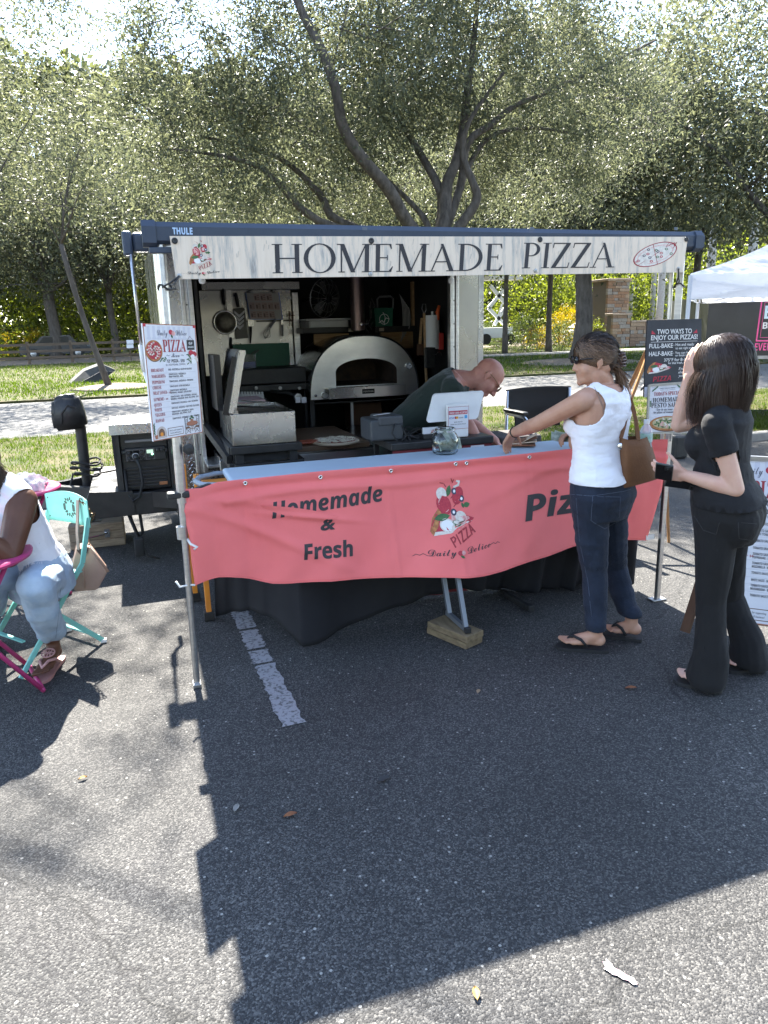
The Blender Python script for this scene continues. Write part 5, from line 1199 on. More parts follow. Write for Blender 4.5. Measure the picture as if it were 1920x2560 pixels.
# pink banner
def interp(pts, x):
 xs = [p[0] for p in pts]; ys = [p[1] for p in pts]; return float(np.interp(x, xs, ys))
def ybase(X): return float(np.interp(X, [.10, .18, .30, .45, 2.70, 2.85, 2.95], [3.35, 3.38, 3.47, 3.532, 3.532, 3.48, 3.42]))
def bulge(X, z):
 return .25*max(0, (TZ-.05-z)/.52)**1.1*float(np.interp(X, [.15, LX-.5, LX, LX+.5, 2.75], [0, .42, 1, .5, 0]))
def xz(lst):
 o = []
 for px, py in lst:
  q = at(px, py, Y=3.5)
  for _ in range(6): q = at(px, py, Y=ybase(q.x)-bulge(q.x, q.z))
  o.append((q.x, q.z))
 return o
top_l = xz([(445, 1222), (505, 1220), (545, 1205), (613, 1198), (801, 1178), (977, 1164), (1100, 1157), (1417, 1123), (1674, 1098)])
bot_l = xz([(487, 1460), (515, 1449), (543, 1441), (575, 1439), (604, 1441), (645, 1450), (682, 1457), (720, 1457), (789, 1452), (912, 1447), (1035, 1445), (1100, 1446), (1157, 1447), (1210, 1440), (1260, 1427), (1365, 1391), (1427, 1366), (1470, 1356), (1522, 1351), (1616, 1350)])
lef_l = xz([(445, 1222), (455, 1255), (469, 1300), (476, 1380), (487, 1460)]); rig_l = xz([(1674, 1098), (1664, 1160), (1653, 1218), (1632, 1275), (1616, 1350)])
def ripple(X, z):
 h = (TZ-z)
 f = .016*math.sin(X*2.9+.6)*min(1, h*4) + .007*math.sin(X*7.3+h*3) * min(1, h*3) + .004*math.sin(X*15-h*9)*min(1, h*3)
 f += .012*math.exp(-((h-.085-.012*math.sin(X*6))/.022)**2)*(1 if X > .35 else .3)     # soft roll under the table edge
 f -= .010*math.exp(-((h-.045)/.02)**2)
 d = (X-.15)*.55-(h-.06); f += .014*math.exp(-(d/.03)**2)*math.exp(-((X-.5)/.45)**2)    # pull folds from the left leg
 d = (X-.15)*.25-(h-.03); f += .010*math.exp(-(d/.025)**2)*math.exp(-((X-.4)/.35)**2)
 d = (X-1.15)*-.32-(h-.42); f += .012*math.exp(-(d/.03)**2)*math.exp(-((X-2.2)/.5)**2)
 d = (X-.62)*.18-(h-.19); f += .016*math.exp(-(d/.016)**2)*math.exp(-((X-.78)/.22)**2)   # fold across the word
 for xc, a in ((.52, .003), (.86, .003), (1.22, .004), (1.62, .003), (2.05, .003), (2.4, .003)): f += a*math.exp(-((X-xc)/.010)**2)
 f += .006*math.sin(X*23+math.sin(h*12)*1.5)*math.exp(-((h-.47)/.1)**2)
 return -f-bulge(X, z)
def banner_pt(u, v, lift=0.0):
 xl = interp([(i/4, p[0]) for i, p in enumerate(lef_l)], v); xr = interp([(i/4, p[0]) for i, p in enumerate(rig_l)], v)
 X = xl+(xr-xl)*u; Xt = lef_l[0][0]+(rig_l[0][0]-lef_l[0][0])*u; Xb = lef_l[-1][0]+(rig_l[-1][0]-lef_l[-1][0])*u
 zt, zb = interp(top_l, Xt), interp(bot_l, Xb); z = zt+(zb-zt)*v
 return Vector((X, ybase(X)+ripple(X, z)-lift, z))
pink = mat('coral_pink_cloth', (0.86, 0.190, 0.18), 0.8, col2=(0.80, 0.168, 0.162), scale=2.5, bump=.35, bscale=420, sheen=.15)
BN = thing('pink_banner', 'coral pink cloth banner lettered Homemade and Fresh Pizza along the serving table', 'banner', (tx0_, 3.5, .5))
b = B(); b.grid(lambda u, v: banner_pt(u, v), 200, 60); bp = b.out('cloth', pink, BN, smooth=True)
md = bp.modifiers.new('thick', 'SOLIDIFY'); md.thickness = .002; md.offset = 1
bb2 = B(); bb2.tube([banner_pt(k/90, 1.0, .001) for k in range(91)], .0022, 6); bb2.out('hem', pink, BN, smooth=True)
bw = Board((0, 0, 0), (1, 0, 0), (0, 0, -1), (0, -1, 0), BN, fn=lambda x, y, lift: Vector((x, ybase(x)+ripple(x, -y)-.0012-lift, -y)))
def wp(px, py):
 q = at(px, py, Y=3.5)
 for _ in range(8): q = at(px, py, Y=ybase(q.x)+ripple(q.x, q.z))
 return q.x, -q.z
x, y = wp(680, 1296); x2, y2 = wp(959, 1251); bw.letters('Homemade', x, y, .080, ink, kind='sansbi', width=x2-x, rot=-math.atan2(y2-y, x2-x)*1.0, offset=.012, sub=True)
x, y = wp(800, 1326); x2, y2 = wp(838, 1322); bw.letters('&', x, y, .058, ink, kind='plain', width=x2-x, offset=.03, sub=True, shear=.25)
x, y = wp(760, 1399); x2, y2 = wp(882, 1389); bw.letters('Fresh', x, y, .078, ink, kind='sansb', width=x2-x, offset=.016, sub=True, shear=.06, rot=-math.atan2(y2-y, x2-x))
x, y = wp(1313, 1303); x2, y2 = wp(1422, 1282); bw.letters('Pizza', x, y, .135, ink, kind='sansbi', width=(x2-x)*2.05, offset=.012, sub=True, rot=-math.atan2(y2-y, x2-x))
lx, ly = wp(1143, 1300); _, lyt = wp(1143, 1180); _, lyb = wp(1143, 1412); logo(bw, lx+.0, ly, (lyb-lyt)*1.05, sx=.98)
bw.done()
# the folded flap that hides part of the first word
b = B()
def flap(u, v):
 a = Vector((*wp(655, 1262),)).lerp(Vector((*wp(905, 1302),)), u) if False else None
 (xa, ya), (xb, yb) = wp(650, 1263), wp(850, 1291)
 x = xa+(xb-xa)*u; y = ya+(yb-ya)*u - .014*math.sin(math.pi*u) + v*.05*math.sin(math.pi*min(1, u*1.02))**.6
 f = (1-v)*.012*math.sin(math.pi*u)**.5 + .0025
 return Vector((x, ybase(x)+ripple(x, -y)-f, -y))
b.grid(flap, 30, 8); b.out('fold', pink, BN, smooth=True)
for px, py in ((613, 1208), (801, 1193), (977, 1177), (1139, 1160), (1166, 1158), (1323, 1143)):
 x, y = wp(px, py); c_ = Vector((x, ybase(x)+ripple(x, -y)-.002, -y))
 B().lathe([(.012, 0), (.012, .002), (.009, .004), (.005, .003), (.004, .001)], c_, 18, axis=(0, -1, 0), cap=False).out('grommet', chrome, BN, smooth=True)
 B().lathe([(.0048, .0005), (.001, .0015)], c_, 10, axis=(0, -1, 0)).out('grommet_hole', black_m, BN)
white_st = mat('white_strap', (.68, .68, .66), .7)
b = B(); e = banner_pt(0, .55); b.tube([(pf.x+.02, pf.y, e.z+.02), e+Vector((0, -.02, 0)), e+Vector((.03, -.02, -.02)), e+Vector((.015, -.015, -.03))], .006, 6); b.out('tie_strap', white_st, BN, smooth=True)
e = banner_pt(0, 1); b = B(); b.tube([e, e+Vector((-.03, 0, .005)), e+Vector((-.07, 0, .0)), e+Vector((-.085, 0, .03))], .005, 6); b.out('tie_strap', white_st, BN, smooth=True)
e = banner_pt(1, .95); b = B(); b.bb((e.x-.01, e.y+.002, e.z-.03), (e.x+.05, e.y+.006, e.z)); b.out('tie_strap', white_st, BN)
blk_cl = mat('black_cloth', (0.010, 0.010, 0.013), 0.9, col2=(0.016, 0.016, 0.019), scale=3, bump=.2, bscale=300)
def drape(label, tops, bots, nu=90, nv=26, amp=.02, fr=21, group='black drapes under the table'):
 """cloth hanging from a line of points to a line of points (both given left to right)"""
 def line(pts, u):
  n_ = len(pts)-1; k = min(int(u*n_), n_-1); t = u*n_-k; return Vector(pts[k]).lerp(Vector(pts[k+1]), t*t*(3-2*t)*.3+t*.7)
 def f(u, v):
  a, c = line(tops, u), line(bots, u); p_ = a.lerp(c, v); s = math.sin(u*fr+math.sin(v*2+u*5)*.8)+.5*math.sin(u*fr*2.3+1)
  p_.y += amp*v*s; p_.z -= .015*math.sin(v*math.pi)*0; p_.z = max(p_.z, .004); return p_
 b = B(); b.grid(f, nu, nv); o = b.out('black_drape', blk_cl, smooth=True); m_ = o.modifiers.new('thick', 'SOLIDIFY'); m_.thickness = .003
 return tag(o, label, 'tablecloth', group)
def bt(px, py, Y): q = at(px, py, Y=Y); return (q.x, Y, q.z)
bots = [bt(540, 1546, 4.2), bt(565, 1536, 4.15), bt(592, 1526, 4.1), bt(625, 1523, 4.0), bt(666, 1541, 3.86), bt(707, 1565, 3.74), bt(757, 1617, 3.62), bt(830, 1588, 3.66), bt(910, 1550, 3.72), bt(990, 1514, 3.78), bt(1060, 1494, 3.8), bt(1110, 1484, 3.82)]
tops = [(p[0]+(.02 if i < 6 else 0), min(p[1], 3.95)-.1*(i > 5) if i < 6 else 3.6, TZ-.06) for i, p in enumerate(bots)]
drape('black drape with a pointed corner touching the asphalt under the left half of the banner', tops, bots)
bots = [bt(1095, 1482, 3.86), bt(1150, 1470, 3.9), bt(1210, 1472, 3.95), bt(1262, 1478, 3.95), bt(1310, 1500, 3.9), bt(1350, 1502, 3.86), bt(1400, 1492, 3.86), bt(1430, 1500, 3.82), bt(1465, 1478, 3.95), bt(1500, 1470, 3.8), bt(1545, 1462, 3.72), bt(1580, 1452, 3.68)]
drape('black drape hanging in folds under the right half of the banner', [(p[0], 3.64, TZ-.06) for p in bots], bots, amp=.035, fr=30)
# foot of a second stand and a pale strap on the ground below the drapes
b = B(); a1, a2 = at(1262, 1482, Z=.02), at(1325, 1521, Z=.02); b.bar(a1, a2, .035, .035, bev=.006); b.bb((a2.x-.02, a2.y-.02, .002), (a2.x+.02, a2.y+.02, .045), .005); tag(b.out('stand_foot', black_m), 'black floor bar of a table stand poking out below the drapes', 'stand foot')
b = B(); b.tube([at(1150, 1460, Z=.05), at(1175, 1474, Z=.03), at(1200, 1474, Z=.02), at(1222, 1466, Z=.03), at(1228, 1470, Z=.012)], .011, 6); tag(b.out('pale_strap', mat('pale_strap', (.38, .36, .28), .8), smooth=True), 'pale strap curling on the ground right of the table leg', 'strap')
# ------------------------------------------------------------------ things on and behind the table
glass = mat('jar_glass', (0.93, 0.97, 0.96), 0.02, trans=1.0, ior=1.45)
jp = at(1113, 1134, Z=TZ); jc = Vector((jp.x, jp.y, TZ+.0005))
JR = thing('tip_jar', 'round clear glass jar of cash on the blue table top', 'jar', jc)
b = B(); b.lathe([(.001, .004), (.062, .002), (.074, .015), (.079, .05), (.077, .09), (.062, .118), (.053, .125), (.053, .130), (.058, .133), (.058, .145), (.054, .150), (.050, .146), (.050, .128), (.058, .116), (.073, .09), (.0745, .05), (.070, .018), (.058, .008), (.001, .008)], jc, 36, cap=False); b.out('glass', glass, JR, smooth=True)
bill_m = mat('banknote', (.40, .44, .36), .8, col2=(.18, .22, .17), scale=38, detail=5)
def bill(c_, yaw, tilt, curl, label, group):
 b = B(); L, W_ = .15, .064
 def f(u, v):
  s = (u-.5)*L; a = s/curl if curl else 0
  q = Vector((curl*math.sin(a), (v-.5)*W_, curl*(1-math.cos(a)))) if curl else Vector((s, (v-.5)*W_, 0))
  return Vector(c_) + rotz(yaw) @ (rotx(tilt) @ q)
 b.grid(f, 14, 4); return tag(b.out('banknote', bill_m, smooth=True), label, 'banknote', group)
lab = ['rolled banknote leaning on the left wall inside the jar', 'curled banknote lying on the floor of the jar', 'bent banknote standing at the right side in the jar', 'folded banknote near the mouth of the jar']
for k, (dx, dy, dz, yw, ti, cu) in enumerate(((-.02, 0, .045, .3, 1.2, .05), (0, .01, .014, 1.2, .15, .06), (.022, -.01, .05, 1.9, 1.3, .045), (0, .0, .09, .9, .9, .055))):
 bill(jc+Vector((dx, dy, dz)), yw, ti, cu, lab[k], 'cash in the tip jar')
# cash desk behind the table
DZ = at(1100, 1092, Y=4.12).z
dx0, dx1 = at(962, 1105, Y=4.12).x, at(1213, 1092, Y=4.12).x
CD = thing('cash_desk', 'small desk with black top and dark red cloth behind the serving table', 'desk', ((dx0+dx1)/2, 4.2, 0))
b = B(); b.bb((dx0, 4.0, DZ-.045), (dx1, 4.42, DZ), .006); b.out('top', black_m, CD)
b = B(); b.grid(lambda u, v: Vector((dx0+.01+(dx1-dx0-.02)*u, 4.012+.008*math.sin(u*24)*v, (DZ-.046)*(1-v)+.02*v)), 50, 6); b.out('cloth', red_cl, CD, smooth=True)
for x in (dx0+.03, dx1-.03): B().bar((x, 4.38, 0), (x, 4.38, DZ-.05), .03, .03).out('leg', black_m, CD)
b = B(); b.bb((dx1-.16, 3.994, DZ-.14), (dx1-.07, 3.998, DZ-.05)); b.out('paper_note', paper, CD)
PR = thing('receipt_printer', 'dark grey receipt printer with paper slip on the cash desk', 'printer', (at(968, 1100, Y=4.16).x, 4.2, DZ))
x0_, x1_ = at(927, 1060, Y=4.12).x, at(1009, 1060, Y=4.12).x; pz_ = at(970, 1040, Y=4.12).z
grey_p = mat('dark_grey_plastic', (.05, .055, .062), .45, col2=(.06, .065, .07), scale=6)
b = B(); b.bb((x0_, 4.12, DZ+.001), (x1_, 4.34, pz_-.02), .012); b.out('case', grey_p, PR); b = B(); b.bb((x0_+.05, 4.112, pz_-.06), (x1_-.005, 4.3, pz_), .012); b.out('cover', grey_p, PR)
b = B(); b.prism([(x0_+.04, 4.2, pz_+.0), (x0_+.13, 4.2, pz_+.006), (x0_+.13, 4.14, pz_+.012), (x0_+.03, 4.14, pz_+.006)], (0, 0, .002)); b.out('paper_slip', paper, PR)
b = B()
for k in range(5):
 c_ = Vector((x1_+.06+.02*k % .05, 4.16+.01*k, DZ+.012+.008*k)); r_ = .07-.004*k
 b.tube([c_+Vector((r_*math.cos(a), r_*.8*math.sin(a), .015*math.sin(a*2+k))) for a in np.linspace(0, 6.28, 20)], .005, 6)
b.tube([(x1_-.06, 4.11, pz_-.05), (x1_-.09, 4.08, pz_-.10), (x1_-.05, 4.07, pz_-.17), (x1_+.0, 4.08, pz_-.12), (x1_-.02, 4.1, pz_-.06)], .005, 6)
b.tube([(x1_, 4.1, DZ+.02), (x1_+.02, 4.08, DZ-.06), (x1_+.08, 4.08, DZ-.2)], .007, 6); b.tube([(x1_+.02, 4.1, DZ+.02), (x1_+.06, 4.08, DZ-.06), (x1_+.13, 4.08, DZ-.2)], .007, 6)
tag(b.out('cable_coil', rubber, smooth=True), 'coil of black cable lying between printer and tablet', 'cable')
PO = thing('card_terminal', 'white tablet checkout on a white stand seen from the back', 'tablet', (at(1145, 1083, Y=4.14).x, 4.16, DZ))
cs = [at(1084, 986, Y=4.09), at(1211, 978, Y=4.09), at(1194, 1047, Y=4.045), at(1066, 1057, Y=4.045)]
def rounded(c4, r, n_=5):
 o = []
 for k in range(4):
  c, a, d = c4[k], (c4[k-1]-c4[k]).normalized(), (c4[(k+1) % 4]-c4[k]).normalized()
  for j in range(n_+1): t = j/n_; o.append(c+a*r*(1-t)**2+d*r*t**2)
 return o
B().prism(rounded(cs, .022), (0, .012, .004)).out('tablet', white_pl, PO)
b = B(); sx0, sx1 = at(1118, 1045, Y=4.015).x, at(1172, 1045, Y=4.015).x; st_, sb_ = at(1145, 1009, Y=4.015).z, DZ+.004
b.bb((sx0, 4.015, sb_), (sx1, 4.036, st_), .009); b.bb((sx0+.01, 4.03, sb_), (sx1-.01, 4.15, sb_+.03), .01); sto = b.out('stand', white_pl, PO)
bd = Board((sx0+.004, 4.014, st_-.015), (1, 0, 0), (0, 0, -1), (0, -1, 0), sto); W_ = sx1-sx0-.008; H_ = W_*1.0
bd.rect(0, 0, W_, H_, paper, 'sticker', .0008);
for q in ((0, 0, W_, .002), (0, H_-.002, W_, .002), (0, 0, .002, H_), (W_-.002, 0, .002, H_)): bd.rect(q[0]+.003*(q[2] < W_), q[1]+.003*(q[3] < H_), q[2], q[3], ink_r, 'sticker', .0012)
bd.rect(.006, H_*.2, W_-.012, H_*.17, ink_t, 'sticker', .0012); bd.text('CREDIT CARD ACCEPTED', W_/2, H_*.335, .011, ink_w, 'sansb', width=W_*.86, align='C')
bd.text('VISA', W_*.06, H_*.56, .012, blue_p, 'sansbi'); bd.disc(W_*.38, H_*.51, .008, .008, ink_t, lift=.0012); bd.disc(W_*.45, H_*.51, .008, .008, mat('amber_ink', (.75, .35, .03), .6), lift=.0013); bd.text('DISCOVER', W_*.53, H_*.55, .007, ink, 'sansb', width=W_*.22); bd.rect(W_*.81, H_*.42, .018, .02, mat('sky_ink', (.08, .35, .65), .6), 'sticker', .0012)
bd.text('Sales Tax 6%', W_/2, H_*.73, .007, ink, 'sansbi', align='C'); bd.text('Credit Card Service Fee 3%', W_/2, H_*.83, .007, ink, 'sansbi', align='C', width=W_*.75); bd.done()
CH = thing('card_holder', 'small holder of white business cards beside the tablet', 'card holder', (at(1077, 1086, Y=4.1).x, 4.1, DZ))
x0_, x1_ = at(1057, 1076, Y=4.08).x, at(1098, 1074, Y=4.08).x
b = B(); b.bb((x0_, 4.07, DZ), (x1_, 4.13, DZ+.03), .003); b.out('tray', black_m, CH); b = B(); b.bb((x0_+.006, 4.085, DZ+.004), (x1_-.004, 4.105, DZ+.068), .001); cdo = b.out('cards', paper, CH)
bd = Board((x0_+.006, 4.0845, DZ+.068), (1, 0, 0), (0, 0, -1), (0, -1, 0), cdo); logo(bd, (x1_-x0_)/2+.01, .035, .06, words=True); bd.done()
# director's chair behind the table
CY = 5.05
bl = at(1264, 1020, Y=CY)
DC = thing('camp_chair', 'tall folding chair with black canvas back and aluminium arms behind the table', 'chair', (at(1345, 1000, Y=CY).x, CY, 0))
cxl, cxr = at(1264, 1020, Y=CY).x, at(1425, 1010, Y=CY).x
zt, zb = at(1340, 970, Y=CY).z, at(1340, 1068, Y=CY).z
def cb_(u, v):
 n_ = v; ins_ = .085*math.sin(min(1, max(0, (v-.35)/.5))*math.pi/2)
 x = (cxl+ins_) + (cxr-cxl-2*ins_)*u; return Vector((x, CY+.045*math.sin(math.pi*u)+.006*math.sin(v*9), zt+(zb-zt)*v + .008*math.sin(math.pi*u)))
b = B(); b.grid(cb_, 28, 16); o = b.out('backrest', mat('black_canvas', (.016, .016, .017), .85, bump=.3, bscale=300), DC, smooth=True); m_ = o.modifiers.new('t', 'SOLIDIFY'); m_.thickness = .006
az = at(1255, 1036, Y=CY-.1).z
for x in (cxl+.01, cxr-.01):
 b = B(); b.tube([(x, CY, zt-.01), (x, CY, .0)], .0135, 10); b.out('post', alu, DC, smooth=True)
 s = -1 if x < (cxl+cxr)/2 else 1
 b = B(); b.tube([(x+s*.02, CY-.02, az), (x+s*.03, CY-.32, az+.0), (x+s*.03, CY-.37, az-.03), (x+s*.03, CY-.38, az-.1), (x+s*.03, CY-.38, 0)], .015, 10); b.out('arm', alu, DC, smooth=True)
 b = B(); b.bb((x+s*.02-.025, CY-.33, az+.012), (x+s*.02+.025, CY-.02, az+.035), .008); b.out('armrest', black_m, DC)
b = B(); b.grid(lambda u, v: Vector((cxl+(cxr-cxl)*u, CY-.4+.4*v, .62-.02*math.sin(math.pi*u))), 10, 6); o = b.out('seat', MATS['black_canvas'], DC, smooth=True); m_ = o.modifiers.new('t', 'SOLIDIFY'); m_.thickness = .006
for y in (CY-.38, CY): b = B(); b.bar((cxl, y, .08), (cxr, y, .6), .016, .016); b.out('cross_brace', alu, DC); b = B(); b.bar((cxr, y+.02, .08), (cxl, y+.02, .6), .016, .016); b.out('cross_brace', alu, DC)
b = B(); q = at(1262, 1106, Y=4.62); b.bb((q.x-.05, 4.6, q.z-.06), (q.x+.3, 4.95, q.z+.04), .02); tag(b.out('grey_bag', mat('dark_canvas', (.05, .045, .045), .85, bump=.4, bscale=60)), 'dark soft bag lying on the folding chair seat', 'bag')
# ------------------------------------------------------------------ people
from mathutils import noise as mnoise
def caps(b, p0, r0, p1, r1, n=14, k=5):
 """closed tapered limb segment with round ends"""
 p0 = Vector(p0); p1 = Vector(p1); z = (p1-p0); L = z.length
 if L < 1e-6: return b.ell(p0, (r0, r0, r0))
 z /= L; x = z.orthogonal().normalized(); y = z.cross(x); prof = []
 for i in range(k): a = -math.pi/2 + (i+.02)*(math.pi/2)/k; prof.append((r0*math.cos(a), r0*math.sin(a)))
 prof.append((r0, 0)); prof.append((r1, L))
 for i in range(1, k+1): a = (i-.02)*(math.pi/2)/k; prof.append((r1*math.cos(a), L+r1*math.sin(a)))
 vs = [p0 + z*h + (x*math.cos(2*math.pi*j/n)+y*math.sin(2*math.pi*j/n))*r for r, h in prof for j in range(n)]
 m = len(prof); fs = [(i*n+j, i*n+(j+1) % n, (i+1)*n+(j+1) % n, (i+1)*n+j) for i in range(m-1) for j in range(n)]
 fs += [tuple(range(n-1, -1, -1)), tuple((m-1)*n+j for j in range(n))]
 return b.add(vs, fs)
def chain(b, pts):
 for (p, r), (q, s) in zip(pts, pts[1:]): caps(b, p, r, q, s)
def loft(b, secs, n=24):
 """secs: (centre, axis a, axis b) elliptical sections bottom to top"""
 vs = []
 for c, a, d in secs:
  for j in range(n):
   t = 2*math.pi*j/n; ct, st = math.cos(t), math.sin(t)
   ct = math.copysign(abs(ct)**.92, ct); st = math.copysign(abs(st)**.92, st)
   vs.append(Vector(c)+Vector(a)*ct+Vector(d)*st)
 m = len(secs); fs = [(i*n+j, i*n+(j+1) % n, (i+1)*n+(j+1) % n, (i+1)*n+j) for i in range(m-1) for j in range(n)]
 fs += [tuple(range(n-1, -1, -1)), tuple((m-1)*n+j for j in range(n))]
 return b.add(vs, fs)
def blend(name, b, voxel, smooth=6, fac=.5, dec=1.0):
 """merge all shapes of b into one continuous surface"""
 me = b.mesh(name); o = bpy.data.objects.new('tmp', me); COL.objects.link(o)
 m = o.modifiers.new('r', 'REMESH'); m.mode = 'VOXEL'; m.voxel_size = voxel
 s = o.modifiers.new('s', 'SMOOTH'); s.factor = fac; s.iterations = smooth
 if dec < 1: d = o.modifiers.new('d', 'DECIMATE'); d.ratio = dec
 r = bpy.data.meshes.new_from_object(o.evaluated_get(bpy.context.evaluated_depsgraph_get()))
 bpy.data.objects.remove(o); bpy.data.meshes.remove(me); r.name = name
 return r
def co_of(me):
 a = np.empty(len(me.vertices)*3, np.float32); me.vertices.foreach_get('co', a); return a.reshape(-1, 3).astype(float)
def push(me, fn):
 """move every vertex along its normal by fn(position)"""
 c = co_of(me); nn = np.empty(len(me.vertices)*3, np.float32); me.vertices.foreach_get('normal', nn); nn = nn.reshape(-1, 3)
 d = fn(c); c += nn*d[:, None]; me.vertices.foreach_set('co', c.astype(np.float32).ravel()); me.update()
def wrinkles(amp, fr, stretch=(1, 1, 1), seed=0):
 st = Vector(stretch)
 def f(c):
  return np.array([amp*(mnoise.noise(Vector((x*fr*st.x+seed, y*fr*st.y, z*fr*st.z)))+.5*abs(mnoise.noise(Vector((x*fr*2.1*st.x, y*fr*2.1*st.y+seed, z*fr*2.1*st.z))))) for x, y, z in c])
 return f
def trim(me, field):
 """keep the part of the surface where field(points) > 0, with a clean edge"""
 c = co_of(me); f = field(c)
 bm = bmesh.new(); bm.from_mesh(me); bm.verts.ensure_lookup_table()
 bad = [fc for fc in bm.faces if all(f[v.index] <= 0 for v in fc.verts)]
 bmesh.ops.delete(bm, geom=bad, context='FACES')
 e = 1e-3
 for it in range(3):
  bv = [v for v in bm.verts if v.is_boundary]
  if not bv: break
  p = np.array([v.co for v in bv]); f0 = field(p)
  g = np.stack([(field(p+np.eye(3)[k]*e)-f0)/e for k in range(3)], 1); gn = np.maximum((g*g).sum(1), .05)
  step = -(f0/gn)[:, None]*g; ln = np.linalg.norm(step, axis=1, keepdims=True); step *= np.minimum(1, .012/np.maximum(ln, 1e-9))
  for v, s in zip(bv, step): v.co += Vector(s)
 for it in range(4):
  mv = {}
  for v in bm.verts:
   if v.is_boundary:
    q = [e_.other_vert(v).co for e_ in v.link_edges if e_.is_boundary]
    if len(q) == 2: mv[v] = v.co*.4+(q[0]+q[1])*.3
  for v, q in mv.items(): v.co = q
 bm.to_mesh(me); bm.free(); me.update(); return me
def solid(o, t, off=1):
 m = o.modifiers.new('thick', 'SOLIDIFY'); m.thickness = t; m.offset = off; return o
def frame(f, u=(0, 0, 1)):
 f = Vector(f).normalized(); u = Vector(u); r = f.cross(u).normalized(); u = r.cross(f).normalized(); return r, f, u
def head(b, c, fwd, up=(0, 0, 1), s=1.0, ears=True, fem=0):
 r, f, u = frame(fwd, up); R = Matrix((r, f, u)).transposed()
 P = lambda x, y, z: Vector(c)+R @ (Vector((x, y, z))*s)
 E = lambda p, q, n=16: b.ell(P(*p), [k*s for k in q], rot=R, n=n, m=10)
 E((0, -.012, .035), (.075, .096, .085), 22); E((0, .022, -.025), (.062, .068, .085), 20); E((0, -.03, -.02), (.066, .07, .06))
 E((0, .040, -.082), (.043-.004*fem, .044, .030)); E((0, .070, -.098), (.020, .018, .016))
 E((.034, .052-.004*fem, -.030), (.027+.003*fem, .030, .034)); E((-.034, .052-.004*fem, -.030), (.027+.003*fem, .030, .034))
 caps(b, P(0, .083-.006*fem, .016), .010*s, P(0, .108-.012*fem, -.028), (.0125-.002*fem)*s, 10, 4); E((.012, .096-.012*fem, -.033), (.009, .011, .008), 10); E((-.012, .096-.012*fem, -.033), (.009, .011, .008), 10)
 caps(b, P(-.040, .070, .026), .011*s, P(-.012, .084, .024), .010*s, 10, 4); caps(b, P(.040, .070, .026), .011*s, P(.012, .084, .024), .010*s, 10, 4)
 E((0, .082-.005*fem, -.060), (.022, .012, .006), 12); E((0, .080-.006*fem, -.070), (.020, .012, .007), 12)
 if ears:
  for sx in (-1, 1):
   E((sx*.075, -.012, -.004), (.011, .018, .025), 12); E((sx*.078, -.016, .008), (.010, .016, .014), 12); caps(b, P(sx*.077, -.008, -.030), .007*s, P(sx*.075, -.002, -.036), .006*s, 8, 3)
 return P, R
def hand(b, wrist, d, pn, thumb, curl=(.35, .45, .35), s=1.0, spread=.06, tcurl=.4, lens=(1, 1, 1, 1)):
 """d: finger direction, pn: direction the palm faces, thumb: side of the thumb"""
 d = Vector(d).normalized(); pn = Vector(pn); pn = (pn-d*pn.dot(d)).normalized(); t = Vector(thumb); t = (t-d*t.dot(d)-pn*t.dot(pn)).normalized()
 w = Vector(wrist); caps(b, w-d*.02*s, .024*s, w+d*.012*s, .024*s, 12, 4)
 for k, (off, kl, fl) in enumerate(((.030, .088, .072), (.010, .092, .080), (-.010, .088, .074), (-.029, .080, .058))):
  base = w+t*off*.75*s+d*.012*s; kn = w+t*off*s+d*kl*s
  caps(b, base, .0145*s, kn, .0115*s, 10, 4)
  p = kn; ang = 0; dd = d+t*off*spread*20*.05
  for j, (fr, rr) in enumerate(((.45, .0092), (.31, .0080), (.24, .0070))):
   ang += curl[j]*(1+.12*k)
   v = (dd*math.cos(ang)+pn*math.sin(ang)).normalized()
   q = p+v*fl*fr*lens[k]*s*1.05; caps(b, p, (rr+.0006)*s, q, rr*s, 9, 3); p = q
 p = w+t*.026*s+d*.022*s; tv = (t*.75+d*.75+pn*.25).normalized()
 for j, (L, rr) in enumerate(((.042, .0125), (.032, .0098), (.026, .0085))):
  v = (tv*math.cos(tcurl*j)+(d*.5+pn*.6-t*.2).normalized()*math.sin(tcurl*j)).normalized()
  q = p+v*L*s; caps(b, p, rr*s, q, rr*.9*s, 9, 3); p = q
def foot(b, heel, toe, ank, s=1.0, lift=.018):
 h = Vector(heel); t = Vector(toe); d = (t-h); L = d.length; d.normalize(); sd = Vector((d.y, -d.x, 0)); z = Vector((0, 0, 1))
 G = lambda u, v, w_: h+d*L*u+sd*v+z*(w_+lift)
 b.ell(G(.15, 0, .03), (.032, .036, .032)); caps(b, G(.16, 0, .024), .027, G(.66, .004, .020), .020); caps(b, G(.45, .014, .022), .022, G(.72, .026, .016), .0165); caps(b, G(.4, -.012, .020), .020, G(.68, -.028, .014), .0145)
 caps(b, G(.70, -.02, .016), .016, G(.73, .022, .016), .017); caps(b, ank, .036, G(.34, 0, .042), .033); caps(b, G(.30, 0, .044), .034, G(.62, .006, .026), .022)
 for v, e, r in ((.028, 1.0, .0125), (.011, .985, .0095), (-.004, .95, .009), (-.018, .91, .0085), (-.030, .86, .0085)): caps(b, G(.74, v*.9, .014), r, G(e-.045, v, .011), r, 9, 3)
 caps(b, ank+Vector((0, 0, .05)), .035, ank, .034)
 return G, d, sd
